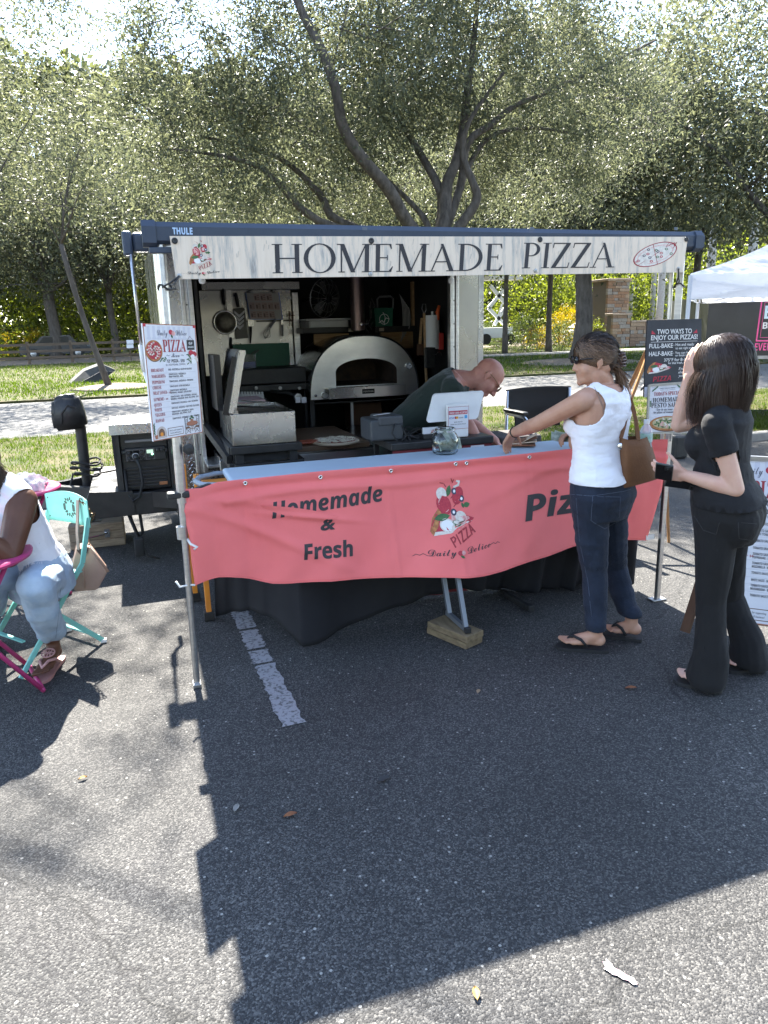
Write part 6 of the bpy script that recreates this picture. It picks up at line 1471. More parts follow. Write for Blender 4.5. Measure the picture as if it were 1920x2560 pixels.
def flipflop(parent, heel, toe, m, mstrap, name='flip_flop', th=.018):
 h = Vector(heel); t = Vector(toe); d = (t-h); L = d.length+.02; d.normalize(); sd = Vector((d.y, -d.x, 0)); h = h-d*.012
 prof = [(0, .018), (.03, .030), (.12, .036), (.35, .034), (.55, .036), (.75, .046), (.88, .044), (.97, .028), (1, .012)]
 poly = [h+d*L*u-sd*v*.95 for u, v in prof]+[h+d*L*u+sd*v for u, v in reversed(prof)]
 b = B(); b.prism([Vector((p.x, p.y, .002)) for p in poly], (0, 0, th)); so = b.out(name, m, parent)
 G = lambda u, v, w_: h+d*L*u+sd*v+Vector((0, 0, th+w_))
 b = B()
 for s in (-1, 1):
  b.tube([G(.80, .004, .0), G(.77, .004, .026), G(.66, s*.022+.004, .046), G(.52, s*.036, .036), G(.40, s*.041, .0)], [.005, .006, .008, .008, .007], 8)
 b.out('strap', mstrap, so, smooth=True); return so
def strands(name, starts, fn, m, parent, seg=9, r=.0022, taper=.4, ctr=None):
 """locks of hair: narrow ribbons, each turned its own way"""
 vs = []; fs = []; o = 0; rr_ = random.Random(len(name))
 for s in starts:
  pts = fn(s); n = len(pts); tw = rr_.uniform(0, 3.14)
  for i, p in enumerate(pts):
   t = (pts[min(i+1, n-1)]-pts[max(i-1, 0)]).normalized(); x = t.cross(p-ctr) if ctr is not None else t.orthogonal(); x = x.normalized() if x.length > 1e-6 else t.orthogonal().normalized(); y = t.cross(x); tq = (tw-1.57)*.22 if ctr is not None else tw; d = x*math.cos(tq)+y*math.sin(tq)
   w_ = r*(1-(1-taper)*(i/(n-1))**2)*rr_.uniform(.9, 1.1); vs += [p+d*w_, p-d*w_]
  for i in range(n-1): a = o+2*i; fs.append((a, a+1, a+3, a+2))
  o += 2*n
 return link(name, np_mesh(name, [tuple(v) for v in vs], fs), m, parent, smooth=True)
def skin_mat(name, c, c2, sss=.12): return mat(name, c, .48, col2=c2, scale=14, bump=.15, bscale=260, sss=sss, spec=.4, detail=5)
skinW = skin_mat('skin_tan', (.50, .29, .20), (.45, .24, .16)); skinB = skin_mat('skin_fair', (.60, .38, .29), (.55, .32, .24))
skinM = skin_mat('skin_ruddy', (.46, .225, .165), (.40, .17, .13)); skinS = skin_mat('skin_brown', (.115, .050, .028), (.095, .040, .022), .06)
tank_m = mat('white_ribbed_cotton', (.84, .84, .87), .9, col2=(.80, .80, .84), scale=3, bump=.5, bscale=500, sheen=.2)
tee_m = mat('black_jersey', (.0045, .0045, .006), .85, col2=(.007, .007, .009), scale=4, bump=.25, bscale=450, sheen=.02)
green_t = mat('dark_green_tee', (.007, .016, .012), .88, col2=(.011, .021, .016), scale=4, bump=.25, bscale=400, sheen=.15)
jean_d = mat('dark_denim', (.009, .014, .027), .9, col2=(.017, .025, .044), scale=10, bump=.5, bscale=480, sheen=.05, detail=8)
jean_l = mat('pale_denim', (.30, .40, .52), .9, col2=(.42, .52, .62), scale=9, bump=.5, bscale=480, detail=8)
trouser = mat('black_trousers', (.006, .0056, .006), .9, col2=(.009, .0085, .0085), scale=6, bump=.3, bscale=420, sheen=.02)
hair_dk = mat('dark_brown_hair', (.030, .017, .012), .42, island=.22, spec=.4)
hair_bl = mat('streaked_hair', (.125, .072, .040), .45, island=.5, spec=.5)
hair_rt = mat('hair_roots', (.030, .020, .015), .5, island=.4, spec=.35)
sole_m = mat('black_foam', (.016, .016, .017), .7)
lens_m = mat('sunglass_lens', (.012, .011, .011), .12, spec=.6)
# ---- woman in the white tank top ------------------------------------------------
fW = Vector((-.36, .93, 0)).normalized(); rW = Vector((fW.y, -fW.x, 0)); uZ = Vector((0, 0, 1))
pel = at(1496, 1285, Y=3.06); pel = Vector((pel.x, 3.06, .86)); che = Vector(at(1503, 1075, Y=3.06)); hd_ = Vector(at(1482, 903, Y=3.06))
PW_ = thing('person', 'woman in white tank top and dark jeans paying at the table', 'person', (pel.x, pel.y, 0))
T = lambda x, y, z: pel+rW*x+fW*y+Vector((0, 0, z-.86))
lean = lambda z: pel.lerp(Vector((che.x, che.y, 1.24)), (z-.86)/(1.24-.86))
def sec(z, a, d, off=0.0, dx=0.0, inf=0.0): c = lean(z)+fW*off+rW*dx; return (Vector((c.x, c.y, z)), rW*(a+inf), fW*(d+inf))
def torsoW(b, inf=0.0, top=True):
 S = [sec(.76, .155, .110, -.01, 0, inf), sec(.83, .180, .128, -.018, 0, inf), sec(.92, .172, .120, -.012, 0, inf), sec(1.0, .150, .105, 0, 0, inf), sec(1.08, .142, .102, .008, 0, inf), sec(1.16, .152, .108, .008, 0, inf), sec(1.24, .160, .108, 0, 0, inf), sec(1.31, .158, .092, -.012, 0, inf), sec(1.36, .125, .072, -.016, 0, inf), sec(1.395, .075, .055, -.008, 0, inf)]
 loft(b, S)
 for s in (-1, 1):
  c = lean(1.205); b.ell(Vector((c.x, c.y, 1.20))+fW*.085+rW*.068*s, (.066+inf, .066+inf, .066+inf))
  if not top: continue
  c = lean(.84); b.ell(Vector((c.x, c.y, .835))-fW*.050+rW*.078*s, (.080+inf, .080+inf, .095+inf))
shL = lean(1.325)-rW*.165; shL.z = 1.325; shR = lean(1.325)+rW*.165; shR.z = 1.325
elL, wrL = at(1338, 1062, Y=3.27), at(1283, 1082, Y=3.52)
elR, wrR = lean(1.10)+rW*.10+fW*.22, at(1436, 1083, Y=3.60); elR.z = 1.06
bs = B(); torsoW(bs)
neck = lean(1.40); neck.z = 1.41
chain(bs, [(neck-Vector((0, 0, .05)), .062), (neck, .050), (hd_-Vector((0, 0, .06))-fW*.02, .049)])
for sh, el, wr in ((shL, elL, wrL), (shR, elR, wrR)):
 inn = sh.lerp(Vector((neck.x, neck.y, 1.37)), .55)
 chain(bs, [(inn, .050), (sh, .053), (sh.lerp(el, .35), .047), (el, .039), (el.lerp(wr, .3), .039), (wr, .026)])
fH = Vector((-.92, .30, -.10)); HP, HR = head(bs, hd_, fH, (0, 0, 1), .97, fem=1)
dl = (at(1250, 1117, Z=TZ+.03)-wrL).normalized(); hand(bs, wrL, dl+Vector((0, 0, -.3)), (.1, .3, -1), (1, .3, .1), (.25, .3, .2), .95)
hand(bs, wrR, at(1388, 1093, Y=3.58)-wrR, (-.2, -.3, -1), (-.3, -1, .3), (.5, .6, .4), .92)
hpL, hpR = T(-.088, 0, .80), T(.088, 0, .80)
knL, knR = at(1487, 1432, Y=3.03), at(1537, 1418, Y=3.16)
anL, anR = at(1500, 1575, Y=2.98), at(1577, 1558, Y=3.12)
hL, tL = at(1515, 1622, Z=.02), at(1394, 1611, Z=.02); hR, tR = at(1600, 1594, Z=.02), at(1512, 1582, Z=.02)
anL = hL+(tL-hL).normalized()*.055+Vector((0, 0, .075)); anR = hR+(tR-hR).normalized()*.05+Vector((0, 0, .075))
foot(bs, hL, tL, anL); foot(bs, hR, tR, anR)
for hp, kn, an in ((hpL, knL, anL), (hpR, knR, anR)):
 chain(bs, [(hp, .072), (kn, .042), (kn.lerp(an, .3), .040), (an+Vector((0, 0, .05)), .036)])
me = blend('body', bs, .0048, 4, dec=.35); link('body', me, skinW, PW_, smooth=True)
# tank top
bt_ = B(); torsoW(bt_, .011, False); loft(bt_, [sec(.86, .196, .150, -.024), sec(.92, .190, .144, -.018), sec(1.0, .168, .124, -.004), sec(1.08, .154, .114, .008)])
for s, sh in ((-1, shL), (1, shR)): caps(bt_, sh+rW*.03*(-s)+Vector((0, 0, .0)), .058, Vector((neck.x, neck.y, 1.36))+rW*.045*s, .058)
me = blend('tank_top', bt_, .0055, 7)
Mi = Matrix((rW, fW, uZ))
nk2 = lean(1.40)
def tankf(p):
 c = np.array([[*lean(z)] for z in p[:, 2]]); q = p-c; x = q@np.array(rW); y = q@np.array(fW); z = p[:, 2]
 hem = z-(.925+.10*x+.008*np.sin(x*21))
 arm = lambda s: np.sqrt(((s*x-.175)/.80)**2+((z-1.315)/1.35)**2+((y-.01)*.0)**2)-.082       # arm holes
 nk = np.sqrt((x/1.0)**2+((z-1.44)/1.0)**2)-np.where(y < 0, .083, .16)                       # neck opening
 sh = np.maximum(-(np.abs(x)-.125), -(z-1.30))
 return np.minimum.reduce([hem, arm(1), arm(-1), nk, sh+.0])
me = trim(me, tankf); push(me, wrinkles(.006, 13, (1, 1, 2.2), 3)); o = link('tank_top', me, tank_m, PW_, smooth=True); solid(o, .003)
# hem band and side seam read as stitched lines
def on_line(parent, name, pts, r, m): b = B(); b.tube(pts, r, 5); return b.out(name, m, parent, smooth=True)
# jeans
bj = B()
loft(bj, [sec(.72, .15, .11, -.012, 0, .006), sec(.78, .172, .122, -.018, 0, .008), sec(.84, .184, .132, -.02, 0, .008), sec(.92, .174, .122, -.012, 0, .008), sec(.965, .152, .106, -.004, 0, .004)])
for s in (-1, 1): c = lean(.84); bj.ell(Vector((c.x, c.y, .83))-fW*.052+rW*.076*s, (.092, .092, .110))
for hp, kn, an, rr in ((hpL, knL, anL, 1), (hpR, knR, anR, 1)):
 chain(bj, [(hp+Vector((0, 0, .02)), .094), (hp.lerp(kn, .5), .080), (kn, .062), (kn.lerp(an, .35), .061), (kn.lerp(an, .8), .051), (an+Vector((0, 0, .055)), .050)])
me = blend('jeans', bj, .0055, 4, dec=.5)
def jeanf(p):
 a = np.array(anL); c = np.array(anR); dl_ = np.linalg.norm(p[:, :2]-a[:2], axis=1); dr_ = np.linalg.norm(p[:, :2]-c[:2], axis=1)
 return np.minimum(p[:, 2]-np.where(dl_ < dr_, anL.z+.035, anR.z+.05), .955-p[:, 2])
me = trim(me, jeanf); push(me, wrinkles(.006, 10, (1, 1, 2.6), 8)); JN = link('jeans', me, jean_d, PW_, smooth=True); solid(JN, .004)
# back pocket stitched on
stitch = mat('denim_stitch', (.07, .085, .12), .8)
def surf(bvh, p, d, lift):
 h = bvh.ray_cast(Vector(p), Vector(d).normalized()); return (h[0]+h[1]*lift) if h[0] else Vector(p)
from mathutils.bvhtree import BVHTree
def bvh_of(o):
 me = o.data; M = o.matrix_world.copy(); off = root_of(o).location
 return BVHTree.FromPolygons([v.co+off for v in me.vertices], [tuple(p.vertices) for p in me.polygons])
jb = bvh_of(JN)
view = lambda px, py: (CC, at(px, py, Y=5)-CC)
def stitched(parent, bvh, name, pix, m, r=.0016, lift=.004, dense=6):
 pts = []
 for (xa, ya), (xb, yb) in zip(pix, pix[1:]):
  for k in range(dense):
   t = k/dense; o_, d_ = view(xa+(xb-xa)*t, ya+(yb-ya)*t); h = bvh.ray_cast(o_, d_)
   if h[0] is not None: pts.append(h[0]+(h[1] if h[1].dot(d_) < 0 else -h[1])*lift)
 if len(pts) > 2: b = B(); b.tube(pts, r, 5); return b.out(name, m, parent, smooth=True)
stitched(JN, jb, 'pocket_stitching', [(1482, 1241), (1478, 1300), (1510, 1322), (1546, 1302), (1550, 1243), (1482, 1241)], stitch)
stitched(JN, jb, 'waistband_stitching', [(1428, 1236), (1480, 1240), (1560, 1228), (1578, 1222)], stitch)
stitched(JN, jb, 'seam', [(1442, 1245), (1450, 1350), (1470, 1450), (1482, 1560)], stitch)
for hh, tt in ((hL, tL), (hR, tR)): flipflop(PW_, hh, tt, sole_m, sole_m)
b = B(); d_ = (wrL-elL).normalized(); x_ = d_.orthogonal().normalized(); y_ = d_.cross(x_); c_ = wrL-d_*.025
b.tube([c_+(x_*math.cos(a)+y_*math.sin(a))*.030 for a in np.linspace(0, 6.283, 20)], .0028, 6); b.out('hair_band', rubber, PW_, smooth=True)
# bra strap across the shoulder blade
tb_ = bvh_of(PW_.children[0]); stitched(PW_, tb_, 'bra_strap', [(1484, 968), (1496, 990), (1506, 1015), (1510, 1042)], mat('tan_strap', (.30, .19, .14), .6), .0045, .001)
# sunglasses, clip, hair
b = B(); b.ell(HP(-.036, .092, .018), (.024, .012, .020), rot=HR); b.ell(HP(.036, .092, .018), (.024, .012, .020), rot=HR); sg = b.out('sunglasses', lens_m, PW_, smooth=True)
b = B(); b.tube([HP(-.062, .082, .022), HP(-.080, .03, .020), HP(-.080, -.015, .014)], .0035, 6); b.tube([HP(.062, .082, .022), HP(.080, .03, .020), HP(.080, -.015, .014)], .0035, 6); b.tube([HP(-.02, .1, .024), HP(.02, .1, .024)], .003, 6); b.out('frame', gloss_k, sg, smooth=True)
bun = HP(.03, -.108, -.012)
bh = B(); bh.ell(HP(0, -.020, .040), (.084, .100, .088), rot=HR, n=24, m=14); bh.ell(HP(0, -.07, .0), (.062, .05, .06), rot=HR); me = blend('hair', bh, .006, 3)
HPi = HR.inverted()
def capf(p):
 q = (p-np.array(hd_))@np.array(HR)/.97
 return np.minimum.reduce([.052+.25*q[:, 2]-q[:, 1], q[:, 2]-(-.045-.35*(q[:, 1]+.02)*(q[:, 1] > -.02)-.02*(q[:, 1] < -.05)), np.where((np.abs(q[:, 0]) > .06) & (q[:, 2] < .02) & (q[:, 1] > -.035), -.01, 1)])
me = trim(me, capf); HRo = link('hair', me, hair_rt, PW_, smooth=True)
rnd = random.Random(5)
def wst(s):
 az, el_, lay = s
 a = Vector((math.sin(az)*.084*math.cos(el_), math.cos(az)*.103*math.cos(el_)-.018, .042+.090*math.sin(el_)))
 if a.y > .052+.25*a.z: a.y = .05+.25*a.z
 e = Vector((.02+rnd.gauss(0, .020), -.115+rnd.gauss(0, .012), -.012+rnd.gauss(0, .026)))
 pts = []
 for k in range(9):
  t = k/8; q = a.lerp(e, t); rad = math.sqrt((q.x/.086)**2+((q.y+.018)/.106)**2+((q.z-.042)/.093)**2)
  if t < .85 and rad < 1.0: q = Vector((q.x/rad, (q.y+.018)/rad-.018, (q.z-.042)/rad+.042))
  q *= 1+lay; pts.append(HP(*q))
 return pts
sts = [(rnd.uniform(-3.1, 3.1), rnd.uniform(-.62, 1.4), rnd.uniform(.01, .075)) for _ in range(7000)]
strands('hair_strands', [s for s in sts if s[1] > .5+.25*math.sin(s[0]*40)], wst, hair_rt, HRo, r=.0014, ctr=hd_); strands('lower_hair_strands', [s for s in sts if s[1] <= .6+.2*math.sin(s[0]*31)], wst, hair_bl, HRo, r=.0014, ctr=hd_)
def wbun(s):
 a0, r0, z0, t0 = s
 return [bun+HR @ Vector((math.cos(a0+k*.55)*r0*.7+z0, -.02+.018*math.sin(a0*2+k), math.sin(a0+k*.55)*r0)) for k in range(9)]
strands('bun', [(rnd.uniform(0, 6.28), rnd.uniform(.018, .050), rnd.uniform(-.02, .02), 0) for _ in range(900)], wbun, hair_bl, HRo, r=.0022, ctr=bun)
def wtail(s):
 p = bun+HR @ Vector((rnd.gauss(0, .018), -.01, -.03)); L = rnd.uniform(.06, .16); dx = rnd.gauss(.03, .03)
 return [p+Vector((rW.x*.03*k/8+dx*k/8*.6, -.015*k/8, -L*(k/8)**1.2))-fW*.01*k/8 for k in range(9)]
strands('loose_hair', range(260), wtail, hair_bl, HRo, r=.0020)
b = B()
for s in (-1, 1):
 for k in range(5):
  u = (k-2)*.014; b.tube([bun+HR @ Vector((.0+s*.005, -.045, u)), bun+HR @ Vector((s*.035, -.052, u*1.1)), bun+HR @ Vector((s*.048, -.025, u)), bun+HR @ Vector((s*.042, .0, u*.8))], .0045, 6)
 b.tube([bun+HR @ Vector((s*.012, -.052, -.036)), bun+HR @ Vector((s*.016, -.06, 0)), bun+HR @ Vector((s*.012, -.052, .036))], .006, 6)
b.out('claw_clip', mat('tortoise_clip', (.10, .045, .03), .3, col2=(.05, .02, .015), scale=40), PW_, smooth=True)
# ---- woman in black ------------------------------------------------------------
fB = Vector((-.56, .83, 0)).normalized(); rB = Vector((fB.y, -fB.x, 0))
pelB = at(1804, 1310, Y=2.50); pelB = Vector((pelB.x, 2.50, .86)); cheB = at(1806, 1130, Y=2.50); hdB = Vector(at(1806, 922, Y=2.50))
PB = thing('person', 'woman with long dark hair in black tee and flared trousers holding a phone', 'person', (pelB.x, pelB.y, 0))
leanB = lambda z: pelB.lerp(Vector((cheB.x, cheB.y, 1.22)), (z-.86)/(1.22-.86))
def secB(z, a, d, off=0.0, inf=0.0): c = leanB(z)+fB*off; return (Vector((c.x, c.y, z)), rB*(a+inf), fB*(d+inf))
def torsoB(b, inf=0.0, seat=True):
 loft(b, [secB(.76, .155, .115, -.015, inf), secB(.83, .176, .130, -.02, inf), secB(.92, .168, .122, -.006, inf), secB(1.0, .150, .112, .008, inf), secB(1.08, .138, .092, .004, inf), secB(1.16, .146, .096, .006, inf), secB(1.21, .154, .098, .004, inf), secB(1.265, .150, .090, -.008, inf), secB(1.315, .118, .072, -.010, inf), secB(1.355, .070, .055, 0, inf)])
 for s in (-1, 1):
  c = leanB(1.17); b.ell(Vector((c.x, c.y, 1.165))+fB*.080+rB*.062*s, (.060+inf, .058+inf, .068+inf))
  if not seat: continue
  c = leanB(.84); b.ell(Vector((c.x, c.y, .835))-fB*.062+rB*.076*s, (.082+inf, .085+inf, .095+inf))
sL = leanB(1.27)-rB*.150; sL.z = 1.262; sR = leanB(1.27)+rB*.150; sR.z = 1.28
eL, wL = at(1838, 1222, Y=2.36), at(1712, 1188, Y=2.50)
eR, wR = at(1698, 1062, Y=2.74), at(1722, 945, Y=2.70)
bs = B(); torsoB(bs); nB = leanB(1.36); nB.z = 1.37
chain(bs, [(nB-Vector((0, 0, .05)), .060), (nB+fB*.01, .048), (hdB-Vector((0, 0, .06)), .047)])
for sh, el, wr in ((sL, eL, wL), (sR, eR, wR)):
 inn = sh.lerp(Vector((nB.x, nB.y, 1.32)), .55)
 chain(bs, [(inn, .046), (sh, .047), (sh.lerp(el, .4), .044), (el, .037), (el.lerp(wr, .3), .038), (wr, .025)])
fhB = Vector((-.74, .66, -.30)); HPB, HRB = head(bs, hdB, fhB, (-.1, .1, 1), .97, fem=1)
hand(bs, wL, at(1662, 1180, Y=2.55)-wL, (0.1, .8, .3), (-.1, .1, 1), (.25, .55, .45), .95, tcurl=.25)
hand(bs, wR, at(1738, 868, Y=2.66)-wR, (.75, .2, -.2), (.2, -.6, -.3), (.18, .25, .2), .95, tcurl=.2)
hL2, tL2 = at(1800, 1722, Z=.02), at(1688, 1693, Z=.02); hR2, tR2 = at(1905, 1668, Z=.02), at(1812, 1668, Z=.02)
aL2 = hL2+(tL2-hL2).normalized()*.05+Vector((0, 0, .075)); aR2 = hR2+(tR2-hR2).normalized()*.05+Vector((0, 0, .075))
foot(bs, hL2, tL2, aL2); foot(bs, hR2, tR2, aR2)
hpLB, hpRB = pelB-rB*.088, pelB+rB*.088; hpLB.z = hpRB.z = .80
knLB, knRB = at(1778, 1500, Y=2.46), at(1822, 1490, Y=2.62)
for hp, kn, an in ((hpLB, knLB, aL2), (hpRB, knRB, aR2)): chain(bs, [(hp, .072), (kn, .042), (kn.lerp(an, .3), .040), (an+Vector((0, 0, .05)), .036)])
me = blend('body', bs, .0048, 4, dec=.35); link('body', me, skinB, PB, smooth=True)
bt_ = B(); torsoB(bt_, .010, False); loft(bt_, [secB(.86, .194, .158, -.03), secB(.93, .186, .146, -.016), secB(1.0, .160, .118, .0), secB(1.08, .150, .104, .004)])
for s, sh, el in ((-1, sL, eL), (1, sR, eR)):
 caps(bt_, sh, .058, Vector((nB.x, nB.y, 1.318))+rB*.045*s, .060); caps(bt_, sh, .057, sh.lerp(el, .56), .053)
me = blend('t_shirt', bt_, .0055, 12, dec=.5)
def teef(p):
 c = np.array([[*leanB(z)] for z in p[:, 2]]); q = p-c; x = q@np.array(rB); y = q@np.array(fB); z = p[:, 2]
 nk = np.sqrt(x**2+(y-.01)**2*.8+((z-1.40)*1.0)**2)-.078
 def sl(sh, el, t):
  d = np.array((el-sh).normalized()); L = (el-sh).length; a = (p-np.array(sh))@d; far = np.linalg.norm((p-np.array(sh))-np.outer(a, d), axis=1)
  return np.where(far < .12, L*t-a, 1.0) if True else a
 out_l = np.where((x < -.10) & (z > 1.10), sl(sL, eL, .34), 1.0); out_r = np.where((x > .08) & (z > 1.10), sl(sR, eR, .36), 1.0)
 cut = np.ones(len(p))
 for sh, el, t in ((sL, eL, .44), (sR, eR, .42)):
  d = np.array((el-sh).normalized()); a = (p-np.array(sh))@d; far = np.linalg.norm((p-np.array(sh))-np.outer(a, d), axis=1)
  arm = (far < .072) & (a > .06) & (a < (el-sh).length*.56+.06) & ((x/.166)**2+(y/.132)**2 > 1.0); cut = np.where(arm, np.minimum(cut, (el-sh).length*t-a), cut)
 return np.minimum.reduce([z-(.905+.02*np.sin(x*7)), nk, cut])
me = trim(me, teef); push(me, wrinkles(.005, 12, (1, 1, 2.4), 21)); o = link('t_shirt', me, tee_m, PB, smooth=True); solid(o, .003)
for sh, el, t1 in ():
 d = (el-sh).normalized(); bsl = B(); bsl.tube([sh-d*.05, sh-d*.03, sh+d*.01, sh.lerp(el, t1*.5), sh.lerp(el, t1*.85), sh.lerp(el, t1)], [.030, .046, .0555, .056, .054, .053], 26, cap=False)
 m2 = bsl.mesh('sleeve'); m2.update(); push(m2, wrinkles(.004, 22, (1, 1, 1), 5)); so = link('sleeve', m2, tee_m, PB, smooth=True); sd_ = so.modifiers.new('s', 'SUBSURF'); sd_.levels = 1; sd_.render_levels = 1; solid(so, .003)
bj = B()
loft(bj, [secB(.72, .15, .112, -.015, .006), secB(.78, .168, .124, -.02, .008), secB(.84, .180, .134, -.02, .008), secB(.92, .172, .124, -.006, .006), secB(.985, .148, .108, .004, .002)])
for s in (-1, 1): c = leanB(.84); bj.ell(Vector((c.x, c.y, .825))-fB*.068+rB*.076*s, (.092, .095, .112))
for hp, kn, an in ((hpLB, knLB, aL2), (hpRB, knRB, aR2)):
 chain(bj, [(hp+Vector((0, 0, .02)), .098), (hp.lerp(kn, .5), .078), (kn, .062), (kn.lerp(an, .4), .064), (kn.lerp(an, .8), .078), (Vector((an.x, an.y, .06))+(fB*.012), .088)])
me = blend('trousers', bj, .0058, 4, dec=.5)
me = trim(me, lambda p: np.minimum(p[:, 2]-np.where(p[:, 1] > (hL2.y+hR2.y)/2+.02, .042, .028), .975-p[:, 2])); push(me, wrinkles(.007, 8, (1.6, 1.6, .9), 14)); TRS = link('trousers', me, trouser, PB, smooth=True); solid(TRS, .004)
tbv = bvh_of(TRS); stb = mat('black_stitch', (.03, .028, .028), .8)
stitched(TRS, tbv, 'pocket_stitching', [(1845, 1306), (1848, 1345), (1878, 1350), (1890, 1310), (1845, 1306)], stb); stitched(TRS, tbv, 'pocket_stitching', [(1738, 1290), (1760, 1325), (1790, 1335), (1800, 1300)], stb)
for hh, tt in ((hL2, tL2), (hR2, tR2)): flipflop(PB, hh, tt, sole_m, sole_m)
# her hair hangs forward over the face and down to the shoulders
rnd = random.Random(9)
bh = B(); bh.ell(HPB(0, -.018, .038), (.084, .104, .092), rot=HRB, n=24, m=14); bh.ell(HPB(0, -.06, -.05), (.078, .06, .11), rot=HRB, n=20, m=12); me = blend('hair', bh, .006, 3)
def capB(p):
 q = (p-np.array(hdB))@np.array(HRB)/.97; return np.minimum(.060+.3*q[:, 2]-q[:, 1], 1.0)
me = trim(me, capB); HB = link('hair', me, hair_dk, PB, smooth=True)
def bst(s):
 az, el_, L, lay = s
 # root on the scalp, then over the ellipsoid away from the parting and straight down
 cx, cy, cz = math.sin(az)*math.cos(el_), math.cos(az)*math.cos(el_), math.sin(el_)
 pts = []; R3 = (.090+lay, .110+lay, .098+lay)
 el = el_
 for k in range(5):
  e = el+( -.12-el)*k/4
  pts.append(HPB(math.sin(az)*math.cos(e)*R3[0], math.cos(az)*math.cos(e)*R3[1]-.016, .036+R3[2]*math.sin(e)))
 p = pts[-1]; out = (p-Vector(hdB)); out.z = 0; out.normalize()
 front = max(0, math.cos(az)); wv = rnd.uniform(-1, 1)
 for k in range(1, 7):
  t = k/6
  q = p+Vector((0, 0, -L*t))+out*(.016*math.sin(t*2.6)-.03*t*t*(1-front*.2))+fB*(.03*front*t)+Vector((wv*.012*math.sin(t*4+az*3), wv*.006*math.cos(t*4+az*5), 0))
  pts.append(q)
 return pts
def rootB():
 az = rnd.uniform(-math.pi, math.pi)
 return (az, rnd.uniform(.15, 1.45), rnd.uniform(.15, .295)*(1.0 if abs(az) > .9 else .85), rnd.uniform(0, .018))
def okB(s):
 return not (abs(s[0]) < .35 and rnd.random() < .8)
strands('hair_strands', [s for s in (rootB() for _ in range(13000)) if okB(s)], bst, hair_dk, HB, r=.0016, taper=.12, ctr=hdB-Vector((0, 0, .06)))
def fly(s):
 q = bst(s); return [p+Vector((rnd.gauss(0, .004), rnd.gauss(0, .004), rnd.gauss(0, .002)))*(i/3) for i, p in enumerate(q)]
strands('flyaway_hair', [rootB() for _ in range(70)], fly, hair_dk, HB, r=.0007)
# ---- man bending over the cash desk ---------------------------------------------
fM = Vector((.93, -.36, 0)).normalized(); rM = Vector((fM.y, -fM.x, 0))
hM = Vector(at(1217, 945, Y=4.32)); shc = Vector(at(1136, 958, Y=4.40)); pM = Vector(at(985, 1085, Y=4.62)); pM.z = .92
PMn = thing('person', 'bald man in dark green tee and glasses bending over the cash desk', 'person', (pM.x, pM.y, 0))
sp_ = (shc-pM).normalized(); rS = rM; fS = rS.cross(sp_); fS = -fS if fS.z > 0 else fS     # chest faces down and forward
def torsoM(b, inf=0.0):
 L = (shc-pM).length
 S = [(pM-sp_*.10, rS*(.165+inf), fS*(.12+inf)), (pM, rS*(.178+inf), fS*(.135+inf)), (pM+sp_*L*.3, rS*(.175+inf), fS*(.14+inf)), (pM+sp_*L*.6, rS*(.185+inf), fS*(.135+inf)), (pM+sp_*L*.85, rS*(.195+inf), fS*(.118+inf)), (shc, rS*(.17+inf), fS*(.10+inf)), (shc+sp_*.06, rS*(.09+inf), fS*(.07+inf))]
 loft(b, S)
sML, sMR = shc-rS*.185-sp_*.03, shc+rS*.185-sp_*.03
eMR, wMR = at(1190, 1065, Y=4.20), at(1222, 1110, Y=4.18)
if True:
 near, far_ = (sMR, sML) if sMR.y < sML.y else (sML, sMR)
eN, wN = Vector(at(1165, 1055, Y=4.22)), Vector(at(1205, 1125, Y=4.10)); eF, wF = far_+Vector((.14, -.02, -.27)), far_+Vector((.30, -.10, -.40))
bs = B(); torsoM(bs)
hN = hM-fM*.03
chain(bs, [(shc+sp_*.02, .078), (shc.lerp(hM, .45), .066), (hM+Vector((-.03, 0, -.005)), .062)])
for sh, el, wr in ((near, eN, wN), (far_, eF, wF)):
 chain(bs, [(shc.lerp(sh, .5), .062), (sh, .064), (sh.lerp(el, .4), .056), (el, .045), (el.lerp(wr, .3), .046), (wr, .031)])
fhM = Vector((.52, -.30, -.82)); HPM, HRM = head(bs, hM, fhM, (.80, -.1, .55), 1.06)
hand(bs, wN, (.3, -.1, -1), (.6, .3, 0), (.2, -1, 0), (.3, .4, .3), 1.05); hand(bs, wF, (.5, -.3, -.6), (0, 0, -1), (-.3, -.8, 0), (.3, .4, .3), 1.05)
for s in (-1, 1):
 hp = pM+rM*.09*s; hp.z = .90; ft = Vector((hp.x-.05, hp.y+.05, .10)); chain(bs, [(hp, .095), (hp.lerp(ft, .5), .06), (ft, .042)])
 fo = ft+fM*.17; caps(bs, Vector((ft.x, ft.y, .05)), .042, Vector((fo.x, fo.y, .04)), .036)
me = blend('body', bs, .005, 4, dec=.3); link('body', me, skinM, PMn, smooth=True)
bt_ = B(); torsoM(bt_, .014)
for sh, el in ((near, eN), (far_, eF)): caps(bt_, shc.lerp(sh, .3), .085, sh, .076); caps(bt_, sh, .076, sh.lerp(el, .85), .074)
caps(bt_, shc-sp_*.03, .098, shc+sp_*.03, .08)
me = blend('t_shirt', bt_, .006, 5, dec=.45)
def mtee(p):
 nk = (np.array(shc+sp_*.055)-p)@np.array(sp_)
 f = nk
 for sh, el in ((near, eN), (far_, eF)):
  d = np.array((el-sh).normalized()); L = (el-sh).length; a = (p-np.array(sh))@d; far = np.linalg.norm((p-np.array(sh))-np.outer(a, d), axis=1)
  f = np.minimum(f, np.where((far < .13) & (a > .1), L*.80-a, 1))
 return f
me = trim(me, mtee); push(me, wrinkles(.009, 9, (1, 1, 1.6), 31)); o = link('t_shirt', me, green_t, PMn, smooth=True); solid(o, .003)
bj = B()
